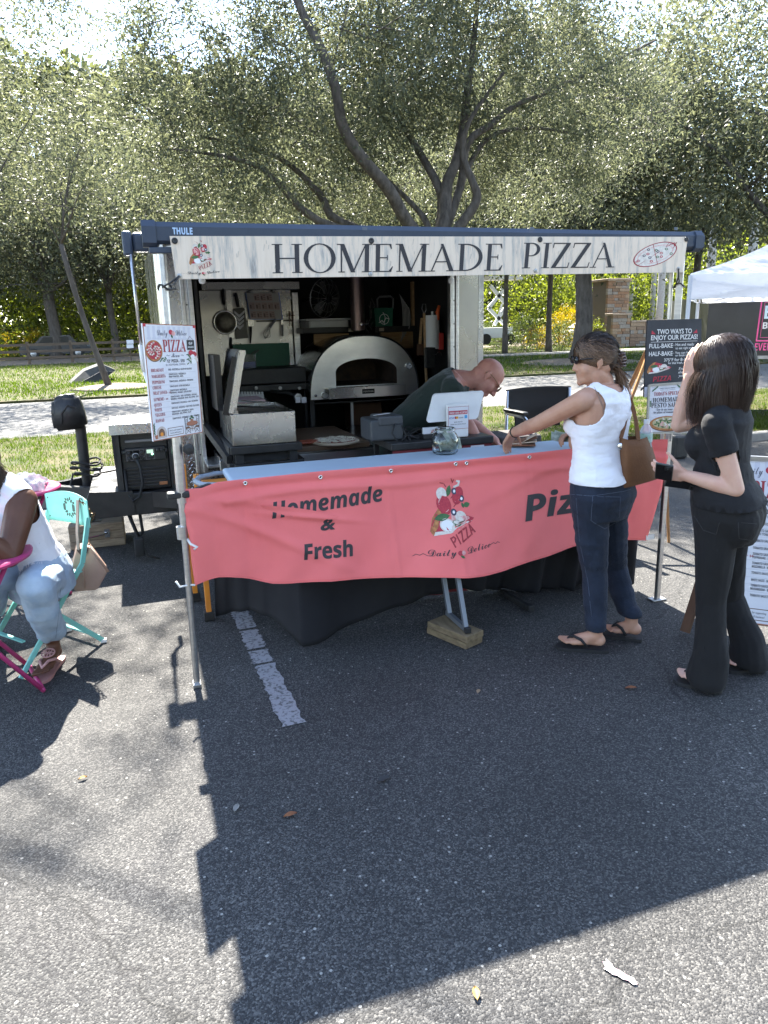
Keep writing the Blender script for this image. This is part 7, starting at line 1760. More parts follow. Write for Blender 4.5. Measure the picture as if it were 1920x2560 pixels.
for s in (-1, 1):
 hp = pM+rM*.09*s; hp.z = .90; ft = Vector((hp.x-.05, hp.y+.05, .12)); chain(bj, [(hp, .11), (hp.lerp(ft, .5), .08), (ft, .07)])
loft(bj, [(pM-Vector((0, 0, .08)), rM*.175, fM*.14), (pM+Vector((0, 0, .06)), rM*.18, fM*.145)])
link('trousers', blend('trousers', bj, .008, 4), trouser, PMn, smooth=True)
gl = B()
for s in (-1, 1):
 c_ = HPM(s*.034, .104, .012); x_ = HRM @ Vector((1, 0, 0)); z_ = HRM @ Vector((0, -.15, 1))
 gl.tube([c_+x_*.027*math.cos(a)+z_*.019*math.sin(a) for a in np.linspace(0, 6.283, 20)], .0022, 6)
 gl.tube([HPM(s*.062, .098, .016), HPM(s*.083, .03, .016), HPM(s*.083, -.02, .012), HPM(s*.08, -.035, -.005)], .0022, 6)
gl.tube([HPM(-.008, .108, .016), HPM(.008, .108, .016)], .0022, 6); go = gl.out('glasses', mat('gold_wire', (.18, .11, .05), .3, .9), PMn, smooth=True)
for s in (-1, 1):
 b = B(); c_ = HPM(s*.034, .104, .012); x_ = HRM @ Vector((1, 0, 0)); z_ = HRM @ Vector((0, -.15, 1)); b.add([c_+x_*.026*math.cos(a)+z_*.018*math.sin(a) for a in np.linspace(0, 6.283, 20)[:-1]], [tuple(range(19))]); b.out('lens', mat('tinted_lens', (.05, .035, .03), .08, spec=.8), go)
b = B(); b.tube([HPM(-.08, -.03, -.005), HPM(-.075, -.05, -.06), shc+sp_*.08+Vector((.0, -.05, -.03))], .0015, 5); b.out('glasses_cord', rubber, PMn, smooth=True)
# ---- seated woman at the left edge ----------------------------------------------
fS_ = Vector((-.86, -.50, 0)).normalized(); rS_ = Vector((fS_.y, -fS_.x, 0))   # her right
SY_ = 3.95
pS = Vector(at(88, 1422, Y=SY_)); cS = Vector(at(34, 1288, Y=SY_-.05)); hS = Vector(at(-62, 1152, Y=SY_-.12))
PS = thing('person', 'seated woman in white sleeveless top and ripped pale jeans, cut by the left edge', 'person', (pS.x, pS.y, 0))
sp2 = (cS-pS).normalized(); up2 = sp2; fr2 = (fS_-up2*fS_.dot(up2)).normalized(); rt2 = fr2.cross(up2).normalized()
lf2 = -rt2
def torsoS(b, inf=0.0):
 L = (cS-pS).length
 loft(b, [(pS-up2*.10, rt2*(.18+inf), fr2*(.14+inf)), (pS, rt2*(.19+inf), fr2*(.15+inf)), (pS+up2*.14, rt2*(.15+inf), fr2*(.118+inf)), (pS+up2*.26, rt2*(.15+inf), fr2*(.11+inf)), (pS+up2*.36, rt2*(.165+inf), fr2*(.105+inf)), (pS+up2*.44, rt2*(.155+inf), fr2*(.09+inf)), (pS+up2*.49, rt2*(.10+inf), fr2*(.075+inf))])
 for s in (-1, 1): b.ell(pS+up2*.33+fr2*.075+rt2*.065*s, (.072+inf,)*3)
ntop = pS+up2*.50
shS = Vector(at(56, 1252, Y=SY_-.18)); shS2 = ntop-up2*.06+(ntop-up2*.06-shS);
elS = Vector(at(22, 1392, Y=SY_-.36)); wrS = Vector(at(-60, 1330, Y=SY_-.40))
bs = B(); torsoS(bs)
chain(bs, [(ntop-up2*.05, .07), (ntop.lerp(hS, .5), .055), (hS, .055)])
chain(bs, [(shS.lerp(ntop, .4), .062), (shS, .070), (shS.lerp(elS, .4), .066), (elS, .052), (elS.lerp(wrS, .35), .05), (wrS, .032)])
chain(bs, [(shS2.lerp(ntop, .4), .062), (shS2, .068), (shS2+fr2*.15-up2*.2, .055)])
head(bs, hS, fS_+Vector((0, 0, -.15)), (0, 0, 1), 1.0); hand(bs, wrS, (-.8, -.3, .3), (0, 0, -1), (0, -1, 0), s=1.0)
knS = Vector(at(88, 1462, Y=3.62)); knS.z = max(knS.z, .47)
hpS = pS+lf2*.10-up2*.02; hpS2 = pS-lf2*.10-up2*.02; knS2 = Vector(at(-30, 1440, Y=3.70));
hSf, tSf = at(150, 1640, Z=.02), at(98, 1702, Z=.02); aS = hSf+(tSf-hSf).normalized()*.06+Vector((0, 0, .08)); foot(bs, hSf, tSf, aS, 1.0)
hS2, tS2 = at(-10, 1600, Z=.02), at(0, 1640, Z=.02); aS2 = hS2+Vector((0, 0, .09)); foot(bs, hS2, hS2+(tSf-hSf), aS2)
for hp, kn, an in ((hpS, knS, aS), (hpS2, knS2, aS2)): chain(bs, [(hp, .09), (kn, .058), (kn.lerp(an, .35), .052), (an+Vector((0, 0, .05)), .038)])
me = blend('body', bs, .005, 4, dec=.3); link('body', me, skinS, PS, smooth=True)
bt_ = B(); torsoS(bt_, .014); caps(bt_, shS.lerp(ntop, .15), .072, shS.lerp(ntop, .75), .07); caps(bt_, shS2.lerp(ntop, .15), .072, shS2.lerp(ntop, .75), .07)
me = blend('sleeveless_top', bt_, .006, 5, dec=.5)
def stf(p):
 q = p-np.array(pS); a = q@np.array(up2); x = q@np.array(rt2); y = q@np.array(fr2)
 dsh = np.linalg.norm((p-np.array(shS+lf2*.035-up2*.03)), axis=1)-.088; dsh2 = np.linalg.norm((p-np.array(shS2-lf2*.035-up2*.03)), axis=1)-.088
 nk = np.sqrt(x**2+(y-.06)**2*.8+(a-.52)**2)-.10
 return np.minimum.reduce([a-.045+.012*np.sin(x*20), dsh, dsh2, nk])
me = trim(me, stf); push(me, wrinkles(.008, 9, (1, 1, 1.5), 41)); o = link('sleeveless_top', me, mat('white_cotton', (.74, .74, .76), .9, bump=.3, bscale=400), PS, smooth=True); solid(o, .003)
bj = B(); loft(bj, [(pS-up2*.12, rt2*.19, fr2*.15), (pS-up2*.02, rt2*.205, fr2*.165), (pS+up2*.07, rt2*.185, fr2*.150), (pS+up2*.13, rt2*.160, fr2*.125)])
for hp, kn, an in ((hpS, knS, aS), (hpS2, knS2, aS2)):
 chain(bj, [(hp, .108), (hp.lerp(kn, .5), .094), (kn, .078), (kn.lerp(an, .4), .074), (an+Vector((0, 0, .10)), .072)])
me = blend('ripped_jeans', bj, .006, 4, dec=.45)
rip = np.array(hpS.lerp(knS, .62)+Vector((0, 0, .09)))
def jsf(p):
 q = p-np.array(pS); a = q@np.array(up2)
 near_s = np.linalg.norm(p[:, :2]-np.array(aS)[:2], axis=1) < np.linalg.norm(p[:, :2]-np.array(aS2)[:2], axis=1)
 rp = np.sqrt(((p[:, 0]-rip[0]+.02)/.055)**2+((p[:, 1]-rip[1])/.012)**2+((p[:, 2]-rip[2])/.05)**2)-1
 return np.minimum.reduce([p[:, 2]-(.155+.006*np.sin(p[:, 0]*90)), np.where(np.linalg.norm(q[:, :2], axis=1) < .21, .115-a, 1), rp*.02])
me = trim(me, jsf); push(me, wrinkles(.006, 11, (1, 1, 2), 51)); JS = link('ripped_jeans', me, jean_l, PS, smooth=True); solid(JS, .004)
b = B(); rp_ = Vector(rip)
for k in range(16): q = rp_+Vector((-.02+R_.uniform(-.05, .05), R_.uniform(-.02, .02), .008)); b.tube([q, q+Vector((R_.uniform(-.006, .006), -.02, -.008)), q+Vector((R_.uniform(-.01, .01), -.035, -.025))], .0014, 4)
b.out('frayed_threads', mat('white_thread', (.75, .75, .75), .9), JS)
jsb = bvh_of(JS); st2 = mat('jean_stitch', (.20, .26, .34), .8)
stitched(JS, jsb, 'seam', [(150, 1470), (146, 1520), (142, 1560), (138, 1600)], st2); stitched(JS, jsb, 'hem_stitching', [(94, 1608), (120, 1606), (150, 1600)], st2)
for hh, tt in ((hSf, tSf), (hS2, hS2+(tSf-hSf))):
 so = flipflop(PS, hh, tt, mat('rose_sandal', (.35, .17, .15), .5), mat('rose_sandal_strap', (.42, .22, .20), .45), name='sandal', th=.016)
 d_ = (tt-hh).normalized(); c_ = hh+d_*.135+Vector((0, 0, .082)); x_ = Vector((d_.y, -d_.x, 0)); z_ = (d_*.9+Vector((0, 0, -.35))).normalized(); b = B()
 b.tube([c_+x_*.032*math.cos(a)+z_*.030*math.sin(a) for a in np.linspace(0, 6.283, 24)], .0042, 6)
 for sx in (-1, 1):
  for sz in (-1, 1): b.tube([c_+x_*sx*(.006)+z_*sz*.004, c_+x_*sx*.016+z_*sz*.012, c_+x_*sx*.012+z_*sz*.026], .0036, 5)
 b.tube([c_-x_*.03, c_+x_*.03], .0036, 5); b.tube([c_-z_*.028, c_+z_*.028], .0036, 5); b.out('medallion', MATS['rose_sandal_strap'], so, smooth=True)
def sst(s):
 az, el_, L = s; p = hS+Vector((.09*math.sin(az)*math.cos(el_), .10*math.cos(az)*math.cos(el_), .04+.1*math.sin(el_))); return [p+Vector((.02*math.sin(k*.9+az)+.004*k, 0, -L*k/8)) for k in range(9)]
rnd = random.Random(3); strands('hair', [(rnd.uniform(0, 6.28), rnd.uniform(-.2, 1.4), rnd.uniform(.15, .26)) for _ in range(2600)], sst, hair_dk, PS, r=.0018, ctr=hS)
# ------------------------------------------------------------------ printed boards
def quad_board(c4, parent, W_, H_):
 """c4: corners top left, top right, bottom right, bottom left"""
 c4 = [Vector(c) for c in c4]; n = (c4[1]-c4[0]).cross(c4[0]-c4[3]).normalized()
 if n.dot(CC-c4[0]) < 0: n = -n
 f = lambda x, y, lift: c4[0].lerp(c4[1], x/W_).lerp(c4[3].lerp(c4[2], x/W_), y/H_)+n*lift
 return Board((0, 0, 0), (1, 0, 0), (0, 0, -1), (0, -1, 0), parent, fn=f), n, f
def slab(name, c4, th, n, m, parent): b = B(); b.prism([Vector(c)-n*.0 for c in c4], -n*th); return b.out(name, m, parent)
ink_grey = mat('slate_ink', (.10, .10, .13), .6)
lav = mat('pale_lilac_ink', (.58, .58, .64), .6); rule = mat('rule_ink', (.48, .48, .53), .6); terra = mat('terracotta_ink', (.36, .15, .09), .6); stone_i = mat('stone_ink', (.55, .47, .42), .6, col2=(.45, .38, .33), scale=40)
def menu_design(bd, W_, H_, k=1.0):
 """the same menu printed on the small board and on the tall banner"""
 X = lambda u: u*W_
 Yv = lambda v: v*H_
 for q in ((0, 0, 1, .008), (0, .992, 1, .008), (0, 0, .016, 1), (.984, 0, .016, 1)): bd.rect(X(q[0]), Yv(q[1]), X(q[2]), Yv(q[3]), terra, 'border', .0006)
 for u in (.0, .945): bd.rect(X(u), 0, X(.055), Yv(.026), ink_t, 'border', .0008)
 for j in range(9): bd.rect(X(.07+j*.096), Yv(.02), X(.05), Yv(.10), lav, 'stripes', .0008); bd.disc(X(.095+j*.096), Yv(.122), X(.043), Yv(.012), lav, lift=.0009)
 bd.text('Daily', X(.25), Yv(.096), Yv(.045), ink_grey, 'script', width=X(.19)); bd.text('Délice', X(.60), Yv(.094), Yv(.045), ink_grey, 'script', width=X(.21))
 bd.disc(X(.505), Yv(.068), X(.04), Yv(.022), ink_t, lift=.0015); bd.disc(X(.555), Yv(.078), X(.035), Yv(.02), ink_p, lift=.0016); bd.leaf(X(.52), Yv(.105), X(.07), Yv(.015), 1.2, ink_g)
 bd.letters('PIZZA', X(.335), Yv(.238), Yv(.104), ink_r, kind='serif', width=X(.44))
 bd.text('Menu', X(.48), Yv(.285), Yv(.034), ink_grey, 'script', width=X(.16));
 for u in (.39, .67): bd.line([(X(u), Yv(.272)), (X(u+.02), Yv(.264)), (X(u+.04), Yv(.274)), (X(u+.06), Yv(.266))], X(.006), ink_grey, 'flourish')
 bd.text('12" PIZZA - $18', X(.56), Yv(.330), Yv(.026), ink, 'sansb', width=X(.34), align='C'); bd.text('$2 / ADDITIONAL TOPPING', X(.55), Yv(.357), Yv(.015), ink_grey, 'plain', width=X(.38), align='C')
 # whole pizza
 cx, cy, rx, ry = .165, .225, .155, .088
 bd.disc(X(cx), Yv(cy+.008), X(rx), Yv(ry), ink_b, lift=.0008, n=28); bd.disc(X(cx), Yv(cy), X(rx), Yv(ry), ink_c, lift=.001, n=28); bd.disc(X(cx), Yv(cy), X(rx*.86), Yv(ry*.86), ink_t, lift=.0012, n=28)
 for j in range(40):
  a = j*2.4; r = .8*math.sqrt((j+.5)/40); bd.disc(X(cx+rx*r*math.cos(a)), Yv(cy+ry*r*math.sin(a)), X(.018), Yv(.008), (ink_m, ink_p, ink_m, ink_t)[j % 4], rot=a, lift=.0014+.00001*j, n=8)
 for a in (0, .8, 1.57, 2.3): bd.line([(X(cx-rx*.9*math.cos(a)), Yv(cy-ry*.9*math.sin(a))), (X(cx+rx*.9*math.cos(a)), Yv(cy+ry*.9*math.sin(a)))], X(.006), ink_b, 'pizza_print', .0019)
 for j in range(6): bd.leaf(X(.27+.02*j), Yv(.315-.012*(j % 3)), X(.06), Yv(.009), -.9+.4*j, ink_g)
 # hanging gluten free sign and tomatoes
 bd.rect(X(.80), Yv(.135), X(.15), Yv(.088), charcoal, 'hanging_sign', .001); bd.line([(X(.82), Yv(.135)), (X(.87), Yv(.10)), (X(.93), Yv(.135))], X(.006), ink_b, 'hanging_sign')
 bd.text('GF', X(.875), Yv(.175), Yv(.022), ink_w, 'sansb', align='C'); bd.text('AVAILABLE', X(.875), Yv(.205), Yv(.016), ink_w, 'sansb', width=X(.12), align='C')
 for (u, v, m, r) in ((.87, .25, ink_t, .05), (.93, .262, ink_t, .05), (.89, .305, ink_m, .055), (.955, .315, ink_m, .05), (.915, .328, ink_w, .045), (.90, .285, ink_w, .04)): bd.disc(X(u), Yv(v), X(r), Yv(r*.52), m, lift=.001+.0002*(v*10 % 3), n=14)
 for j in range(9): bd.leaf(X(.80+.02*(j % 4)), Yv(.265+.01*j), X(.07), Yv(.009), j*.7, ink_g)
 rows = [('BREAKFAST', ['EGGS - MOZZARELLA - BACON OR SAUSAGE'], .405), ('MARGHERITA', ['TOMATO SAUCE - MOZZARELLA -', 'FRESH TOMATOES - BASIL'], .457), ('PEPPERONI', ['TOMATO SAUCE - MOZZARELLA - PEPPERONI'], .508), ('CHEESE', ['TOMATO SAUCE - EXTRA MOZZARELLA'], .553), ('MEAT LOVER', ['TOMATO SAUCE - MOZZARELLA -', 'PEPPERONI - SAUSAGE - GROUND BEEF'], .600), ('SUPREME', ['TOMATO SAUCE - HAM - PEPPERONI - SAUSAGE -', 'MOZZARELLA - MUSHROOM - ONION - BELL PEPPER - OLIVE'], .655), ('QUEEN', ['TOMATO SAUCE - MOZZARELLA - HAM - MUSHROOM'], .703), ('WHITE', ['WHITE SAUCE - MOZZARELLA - GOAT CHEESE - BLUE CHEESE'], .746), ('VEGGIES', ['TOMATO SAUCE - MOZZARELLA - ONION -', 'MUSHROOM - BELL PEPPER - OLIVE'], .790), ('HAWAII', ['TOMATO SAUCE - MOZZARELLA - HAM - PINEAPPLE'], .840)]
 for nm, ds, v in rows:
  bd.text(nm, X(.075), Yv(v), Yv(.027), ink_r, 'serif', width=X(.024*len(nm)+.02))
  if nm in ('MEAT LOVER', 'SUPREME'): bd.text('+ $4', X(.34 if nm[0] == 'M' else .27), Yv(v-.003), Yv(.014), ink_r, 'sansb')
  for j, d in enumerate(ds): bd.text(d, X(.40), Yv(v-.010+.021*(j-(len(ds)-1)/2)+.004), Yv(.015), ink, 'sansb', width=X(min(.56, .0128*len(d))), res=2)
  if nm != 'HAWAII': bd.rect(X(.07), Yv(v+.014), X(.87), Yv(.0016), rule, 'rules', .0008)
 # brick oven, plant, note, bistro set
 bd.disc(X(.17), Yv(.945), X(.10), Yv(.065), stone_i, lift=.0008, n=20, a0=180, a1=360); bd.rect(X(.07), Yv(.944), X(.20), Yv(.040), stone_i, 'oven_print', .0008); bd.disc(X(.17), Yv(.945), X(.06), Yv(.045), ink_b, lift=.001, n=16, a0=180, a1=360); bd.rect(X(.11), Yv(.944), X(.12), Yv(.022), ink_b, 'oven_print', .001); bd.disc(X(.17), Yv(.95), X(.03), Yv(.018), mat('flame_ink', (.75, .28, .04), .6), lift=.0013)
 bd.poly([(X(.03), Yv(.95)), (X(.04), Yv(.985)), (X(.085), Yv(.985)), (X(.095), Yv(.95))], terra, 'pot_print')
 for j in range(12): bd.leaf(X(.06+.012*((j*5) % 5-2)), Yv(.94-.008*j), X(.05), Yv(.008), -1.57+.7*((j % 3)-1), ink_g)
 bd.rect(X(.29), Yv(.905), X(.31), Yv(.072), ink_b, 'note_print', .0008); bd.rect(X(.30), Yv(.910), X(.29), Yv(.062), paper, 'note_print', .001); bd.text('Thank you for supporting', X(.445), Yv(.936), Yv(.013), ink, 'serifi', width=X(.25), align='C'); bd.text('local & small business!', X(.445), Yv(.960), Yv(.013), ink, 'serifi', width=X(.22), align='C')
 bd.disc(X(.79), Yv(.895), X(.12), Yv(.024), ink_b, lift=.0012); bd.disc(X(.79), Yv(.892), X(.115), Yv(.021), terra, lift=.0014); bd.rect(X(.755), Yv(.856), X(.06), Yv(.032), terra, 'pot_print', .0016)
 for j in range(8): bd.leaf(X(.785+.02*((j*3) % 4-1.5)), Yv(.85-.006*(j % 4)), X(.06), Yv(.009), -1.57+.5*((j % 5)-2), ink_g, lift=.0017)
 for (a, c) in (((.77, .915), (.74, .97)), ((.81, .915), (.84, .97)), ((.79, .915), (.79, .965)), ((.745, .945), (.835, .945))): bd.line([(X(a[0]), Yv(a[1])), (X(c[0]), Yv(c[1]))], X(.010), ink_b, 'table_print', .001)
 for s, u0 in ((1, .64), (-1, .94)):
  bd.line([(X(u0), Yv(.84)), (X(u0+s*.01), Yv(.95)), (X(u0-s*.005), Yv(.985))], X(.009), ink, 'chair_print'); bd.line([(X(u0+s*.06), Yv(.835)), (X(u0+s*.06), Yv(.92))], X(.007), ink, 'chair_print'); bd.line([(X(u0), Yv(.84)), (X(u0+s*.06), Yv(.83))], X(.007), ink, 'chair_print')
  bd.poly([(X(u0), Yv(.922)), (X(u0+s*.02), Yv(.94)), (X(u0+s*.11), Yv(.938)), (X(u0+s*.08), Yv(.92))], ink_b, 'chair_print', .0011 if s > 0 else .0012); bd.line([(X(u0+s*.1), Yv(.94)), (X(u0+s*.01), Yv(.985))], X(.008), ink, 'chair_print'); bd.line([(X(u0+s*.02), Yv(.94)), (X(u0+s*.11), Yv(.985))], X(.008), ink, 'chair_print')
  for j in range(4): bd.line([(X(u0+s*.005), Yv(.85+j*.018)), (X(u0+s*.06), Yv(.865+j*.018))], X(.004), ink, 'chair_print'); bd.line([(X(u0+s*.06), Yv(.85+j*.018)), (X(u0+s*.005), Yv(.865+j*.018))], X(.004), ink, 'chair_print')
 bd.done()
mq = [at(355.5, 808, Y=3.27), at(488, 813, Y=3.42), at(507, 1081, Y=3.42), at(384, 1104, Y=3.27)]
ML = thing('menu_board', 'tilted white pizza menu board clamped to the left awning leg', 'menu board', mq[3])
bd, n_, f_ = quad_board(mq, ML, .30, .62); slab('panel', mq, .010, n_, paper, ML); menu_design(bd, .30, .62)
b = B(); c_ = f_(.15, .5, -.030); b.bar(c_, Vector((pf.x+.02, RY-.015, c_.z)), .022, .022); b.out('clamp', black_m, ML)
# easel with the black two ways board
EZ = thing('easel', 'wooden easel behind the right end of the pink banner', 'easel', at(1670, 1355, Z=0))
e0 = at(1672, 1356, Z=0); top_ = Vector((e0.x-.42, e0.y+.28, 1.62)); eW = mat('easel_wood', (.36, .19, .075), .55, col2=(.28, .13, .05), scale=8, stretch=(6, 6, 1))
q1, q2 = at(1583, 984, Y=4.55), at(1616, 897, Y=4.52); top_ = q2+(q2-q1)*1.0; lft = q1+(q1-q2)*(q1.z/(q2.z-q1.z))
for p in (e0, lft, Vector((e0.x-.30, e0.y+.95, 0))): b = B(); b.bar(p, top_+(p-top_)*.04, .032, .020, bev=.003); b.out('leg', eW, EZ)
b = B(); b.bar(e0+(top_-e0)*.42, lft.lerp(top_, .42), .03, .02, bev=.003); b.out('ledge', eW, EZ)
eq = [at(1619, 800, Y=3.37), at(1754, 797, Y=3.33), at(1752, 985, Y=3.31), at(1610, 992, Y=3.35)]
TS = thing('black_sign', 'black board headed TWO WAYS TO ENJOY OUR PIZZAS hung on the right awning leg', 'sign', eq[3])
bd, n_, f_ = quad_board(eq, TS, .40, .625); slab('panel', eq, .012, n_, charcoal, TS)
wi = mat('chalk_white', (.70, .68, .64), .7)
bd.letters('TWO WAYS TO', .20, .115, .037, wi, kind='plain', width=.255, align='C', offset=.02); bd.letters('ENJOY OUR PIZZAS!', .20, .163, .037, wi, kind='plain', width=.34, align='C', offset=.02); bd.rect(.03, .178, .34, .003, wi)
bd.text('FULL-BAKE', .02, .228, .034, wi, 'plain', width=.17, offset=.018); bd.text('- Hot and ready', .195, .216, .023, wi, 'plain', width=.15, offset=.01); bd.text('to eat right away', .21, .243, .018, wi, 'plain', width=.14, offset=.01)
bd.text('HALF-BAKE', .02, .292, .034, wi, 'plain', width=.17, offset=.018); bd.text('- You can freeze', .195, .280, .017, wi, 'plain', width=.15, offset=.01); bd.text('or finish baking at', .21, .302, .017, wi, 'plain', width=.15, offset=.01)
bd.text('375°F for 8-10 min', .13, .340, .024, wi, 'plain', width=.22, offset=.01); bd.text('for that fresh, crispy crust', .16, .363, .017, wi, 'plain', width=.20, offset=.01)
for j, t in enumerate(('Freshly made', 'always delivered', 'your cheesy')): bd.text(t, .235, .415+.029*j, .022, wi, 'serifi', width=.14)
logo(bd, .115, .39, .32, words=False, air=False); bd.text('PIZZA', .055, .505, .042, ink_t, 'sansbi', width=.13, rot=.05)
for u, s in ((.035, 1), (.365, -1)): bd.poly([(u, .085), (u+s*.028, .115), (u-s*.004, .115)][::s], ink_t, 'slice_print')
bd.rect(0, .545, .40, .085, paper, 'strip', .0008); bd.text('Daily', .05, .598, .045, ink_grey, 'script', width=.10); bd.text('Délice', .22, .598, .045, ink_grey, 'script', width=.13); bd.disc(.185, .575, .018, .012, ink_t, lift=.0014); bd.done()
sq = [at(1622, 963, Y=3.31), at(1716, 956, Y=3.28), at(1717, 1081, Y=3.28), at(1617, 1082, Y=3.31)]
SPC = thing('special_sign', 'white framed sign for todays special homemade pesto sauce in front of the black sign', 'sign', sq[3])
W_, H_ = .30, .385; bd, n_, f_ = quad_board(sq, SPC, W_, H_); slab('panel', sq, .008, n_, paper, SPC)
for a, c in (((0, 0), (W_, 0)), ((0, H_), (W_, H_)), ((0, 0), (0, H_)), ((W_, 0), (W_, H_))): b = B(); b.bar(f_(*a, .002), f_(*c, .002), .008, .012); b.out('frame', alu_d, SPC)
bd.text('TODAY\'S SPECIAL', W_/2, .088, .028, ink_r, 'serif', width=.215, align='C'); bd.text('HOMEMADE', .035, .140, .036, ink, 'serif', width=.225); bd.text('PESTO SAUCE', .025, .182, .036, ink, 'serif', width=.25); bd.text('Try it on your pizza', .065, .208, .018, ink, 'serif', width=.18); bd.text('in place of tomato sauce', .045, .229, .017, ink, 'serif', width=.21); bd.text('DAILY DÉLICE MENU', W_/2, .038, .010, ink_grey, 'plain', width=.12, align='C'); bd.line([(.09, .047), (.21, .047)], .0012, ink_grey)
for j in range(5): bd.leaf(.035+.008*j, .045-.006*j, .03, .009, -.9, ink_g); bd.leaf(W_-.035-.008*j, .045-.006*j, .03, .009, -2.2, ink_g); bd.leaf(.018, .13+.01*j, .022, .007, -.5, ink_g)
bd.disc(.15, .315, .135, .062, ink_b, lift=.0008, n=28); bd.disc(.15, .310, .132, .058, ink_c, lift=.001, n=28); bd.disc(.15, .307, .112, .046, mat('pesto_ink', (.42, .36, .18), .6, col2=(.55, .48, .30), scale=60), lift=.0012, n=28)
for j in range(34): a = j*2.4; r = math.sqrt((j+.5)/34)*.92; bd.leaf(.15+.105*r*math.cos(a), .307+.042*r*math.sin(a), .03, .011, a*1.7, (ink_g, ink_m, ink_g, ink_m, ink_p)[j % 5], lift=.0015+.00001*j)
bd.done()
b = B(); m0 = f_(W_*.5, .1, -.012); b.bar(m0, Vector((rf.x+.01, rf.y-.03, m0.z+.01)), .02, .02); b.out('clip', black_m, SPC)
q = at(1690, 1145, Z=0); b = B(); b.bb((q.x-.11, q.y-.1, .003), (q.x+.10, q.y+.1, .30), .03); tag(b.out('tent_weight', black_m), 'black weight bag around the near foot of the white tent leg', 'weight')
b = B(); q = at(1596, 975, Y=4.3); b.tube([at(1618, 955, Y=4.44), at(1607, 968, Y=4.42), at(1603, 975, Y=4.4)], [.018, .010, .006], 8); tag(b.out('umbrella_tip', black_m, smooth=True), 'black pointed clamp sticking out left of the todays special sign', 'clamp')
# tall menu banner at the right edge
z0_ = .10; bl_ = at(1768, 1545, Z=z0_); dr = Vector((.72, -.69, 0)).normalized(); tl_ = bl_+dr.cross(Vector((0, 0, 1)))*-.0+Vector((.14, .17, .86))
bq = [tl_, tl_+dr*.50, bl_+dr*.50, bl_]
TM = thing('menu_banner', 'tall white printed menu banner on a black stand at the right edge', 'menu board', (bl_.x, bl_.y, 0))
bd, n_, f_ = quad_board(bq, TM, .50, .92); slab('panel', bq, .006, n_, paper, TM); menu_design(bd, .50, .92)
b = B(); b.bar(f_(0, 0, 0), f_(.50, 0, 0), .02, .025); b.out('top_bar', alu, TM)
for u in (.02, .48): b = B(); b.bar(f_(u, .0, -.03), f_(u, .92, -.03)-Vector((0, 0, .1)), .028, .028); b.out('post', black_m, TM)
lf0 = at(1712, 1580, Z=.02); b = B(); b.bar(lf0, f_(.02, .40, -.04), .045, .03); b.out('stand_leg', MATS['brown_card'], TM); b = B(); b.bar(f_(.0, .90, -.03), f_(.50, .90, -.03), .04, .04); b.out('cross_bar', black_m, TM)
b = B(); q = f_(.48, .15, -.04); b.bar(q, Vector((q.x+.12, q.y+.45, .02)), .028, .028); b.out('rear_leg', black_m, TM)
# ------------------------------------------------------------------ what the people carry
leather = mat('brown_suede', (.17, .075, .030), .8, col2=(.13, .055, .022), scale=9, bump=.4, bscale=120)
BG = thing('shoulder_bag', 'brown suede tote hanging from the shoulder of the woman in white', 'bag', at(1615, 1220, Y=3.02))
f0, f1, f2, f3 = at(1572, 1096, Y=2.88), at(1648, 1092, Y=2.88), at(1678, 1200, Y=2.86), at(1580, 1228, Y=2.84)
def bagf(u, v, s):
 a = f0.lerp(f1, u).lerp(f3.lerp(f2, u), v); e = (1-(2*u-1)**4)*(.35+.65*math.sin(math.pi*min(1, .25+v*.75)))
 return a+(Vector((.57, .82, 0))*s*.075*e)+Vector((0, .075, 0))+Vector((0, 0, -.012*math.sin(math.pi*u)*(1 if v < .1 else 0)))
b = B(); b.grid(lambda u, v: bagf(u, v, -1), 20, 16); b.grid(lambda u, v: bagf(u, v, 1), 20, 16)
b.grid(lambda u, v: bagf(0, u, -1+2*v), 16, 6); b.grid(lambda u, v: bagf(1, u, -1+2*v), 16, 6); b.grid(lambda u, v: bagf(u, 1, -1+2*v), 16, 6); b.grid(lambda u, v: bagf(u, .12, -1+2*v)-Vector((0, 0, .0)), 12, 4)
b.out('body', leather, BG, smooth=True, angle=60)
shp = at(1570, 985, Y=3.02)
for s in (-1, 1):
 b = B(); a0, a1 = bagf(.05, .02, s), bagf(.62, .02, s); tp = shp+Vector((.01*s, .01*s, 0)); n_ = 10
 for (p, q) in ((a0, tp), (tp, a1)):
  for k in range(n_):
   b.bar(p.lerp(q, k/n_)+Vector((.012*math.sin(math.pi*k/n_), 0, 0)), p.lerp(q, (k+1)/n_)+Vector((.012*math.sin(math.pi*(k+1)/n_), 0, 0)), .018, .005, up=(.6, .8, 0))
 b.out('strap', leather, BG)
q = bagf(.03, .18, -1); B().lathe([(.016, 0), (.016, .006), (.010, .010), (.001, .010)], q, 16, axis=(-.6, -.8, 0)).out('stud', chrome, BG, smooth=True, angle=40)
water = mat('clear_bottle', (.88, .93, .95), .08, trans=.6, ior=1.2)
wb = at(1612, 1128, Y=2.96); BT = thing('water_bottle', 'clear plastic water bottle standing in the brown tote', 'bottle', wb)
b = B(); b.lathe([(.001, 0), (.030, 0), (.032, .03), (.030, .04), (.032, .05), (.032, .095), (.026, .115), (.013, .135), (.012, .15), (.001, .15)], wb, 24); b.out('body', water, BT, smooth=True, angle=50)
B().lathe([(.0145, .138), (.0145, .158), (.001, .159)], wb, 18).out('cap', white_pl, BT, smooth=True, angle=40); B().lathe([(.0325, .050), (.0325, .092)], wb, 24, cap=False).out('label', mat('bottle_label', (.50, .60, .60), .5, col2=(.2, .45, .3), scale=30), BT, smooth=True)
wal = at(1305, 1114, Z=TZ+.004); brown_l = mat('wallet_leather', (.20, .085, .045), .55, col2=(.15, .06, .03), scale=12); tan_l = mat('wallet_lining', (.55, .42, .30), .7)
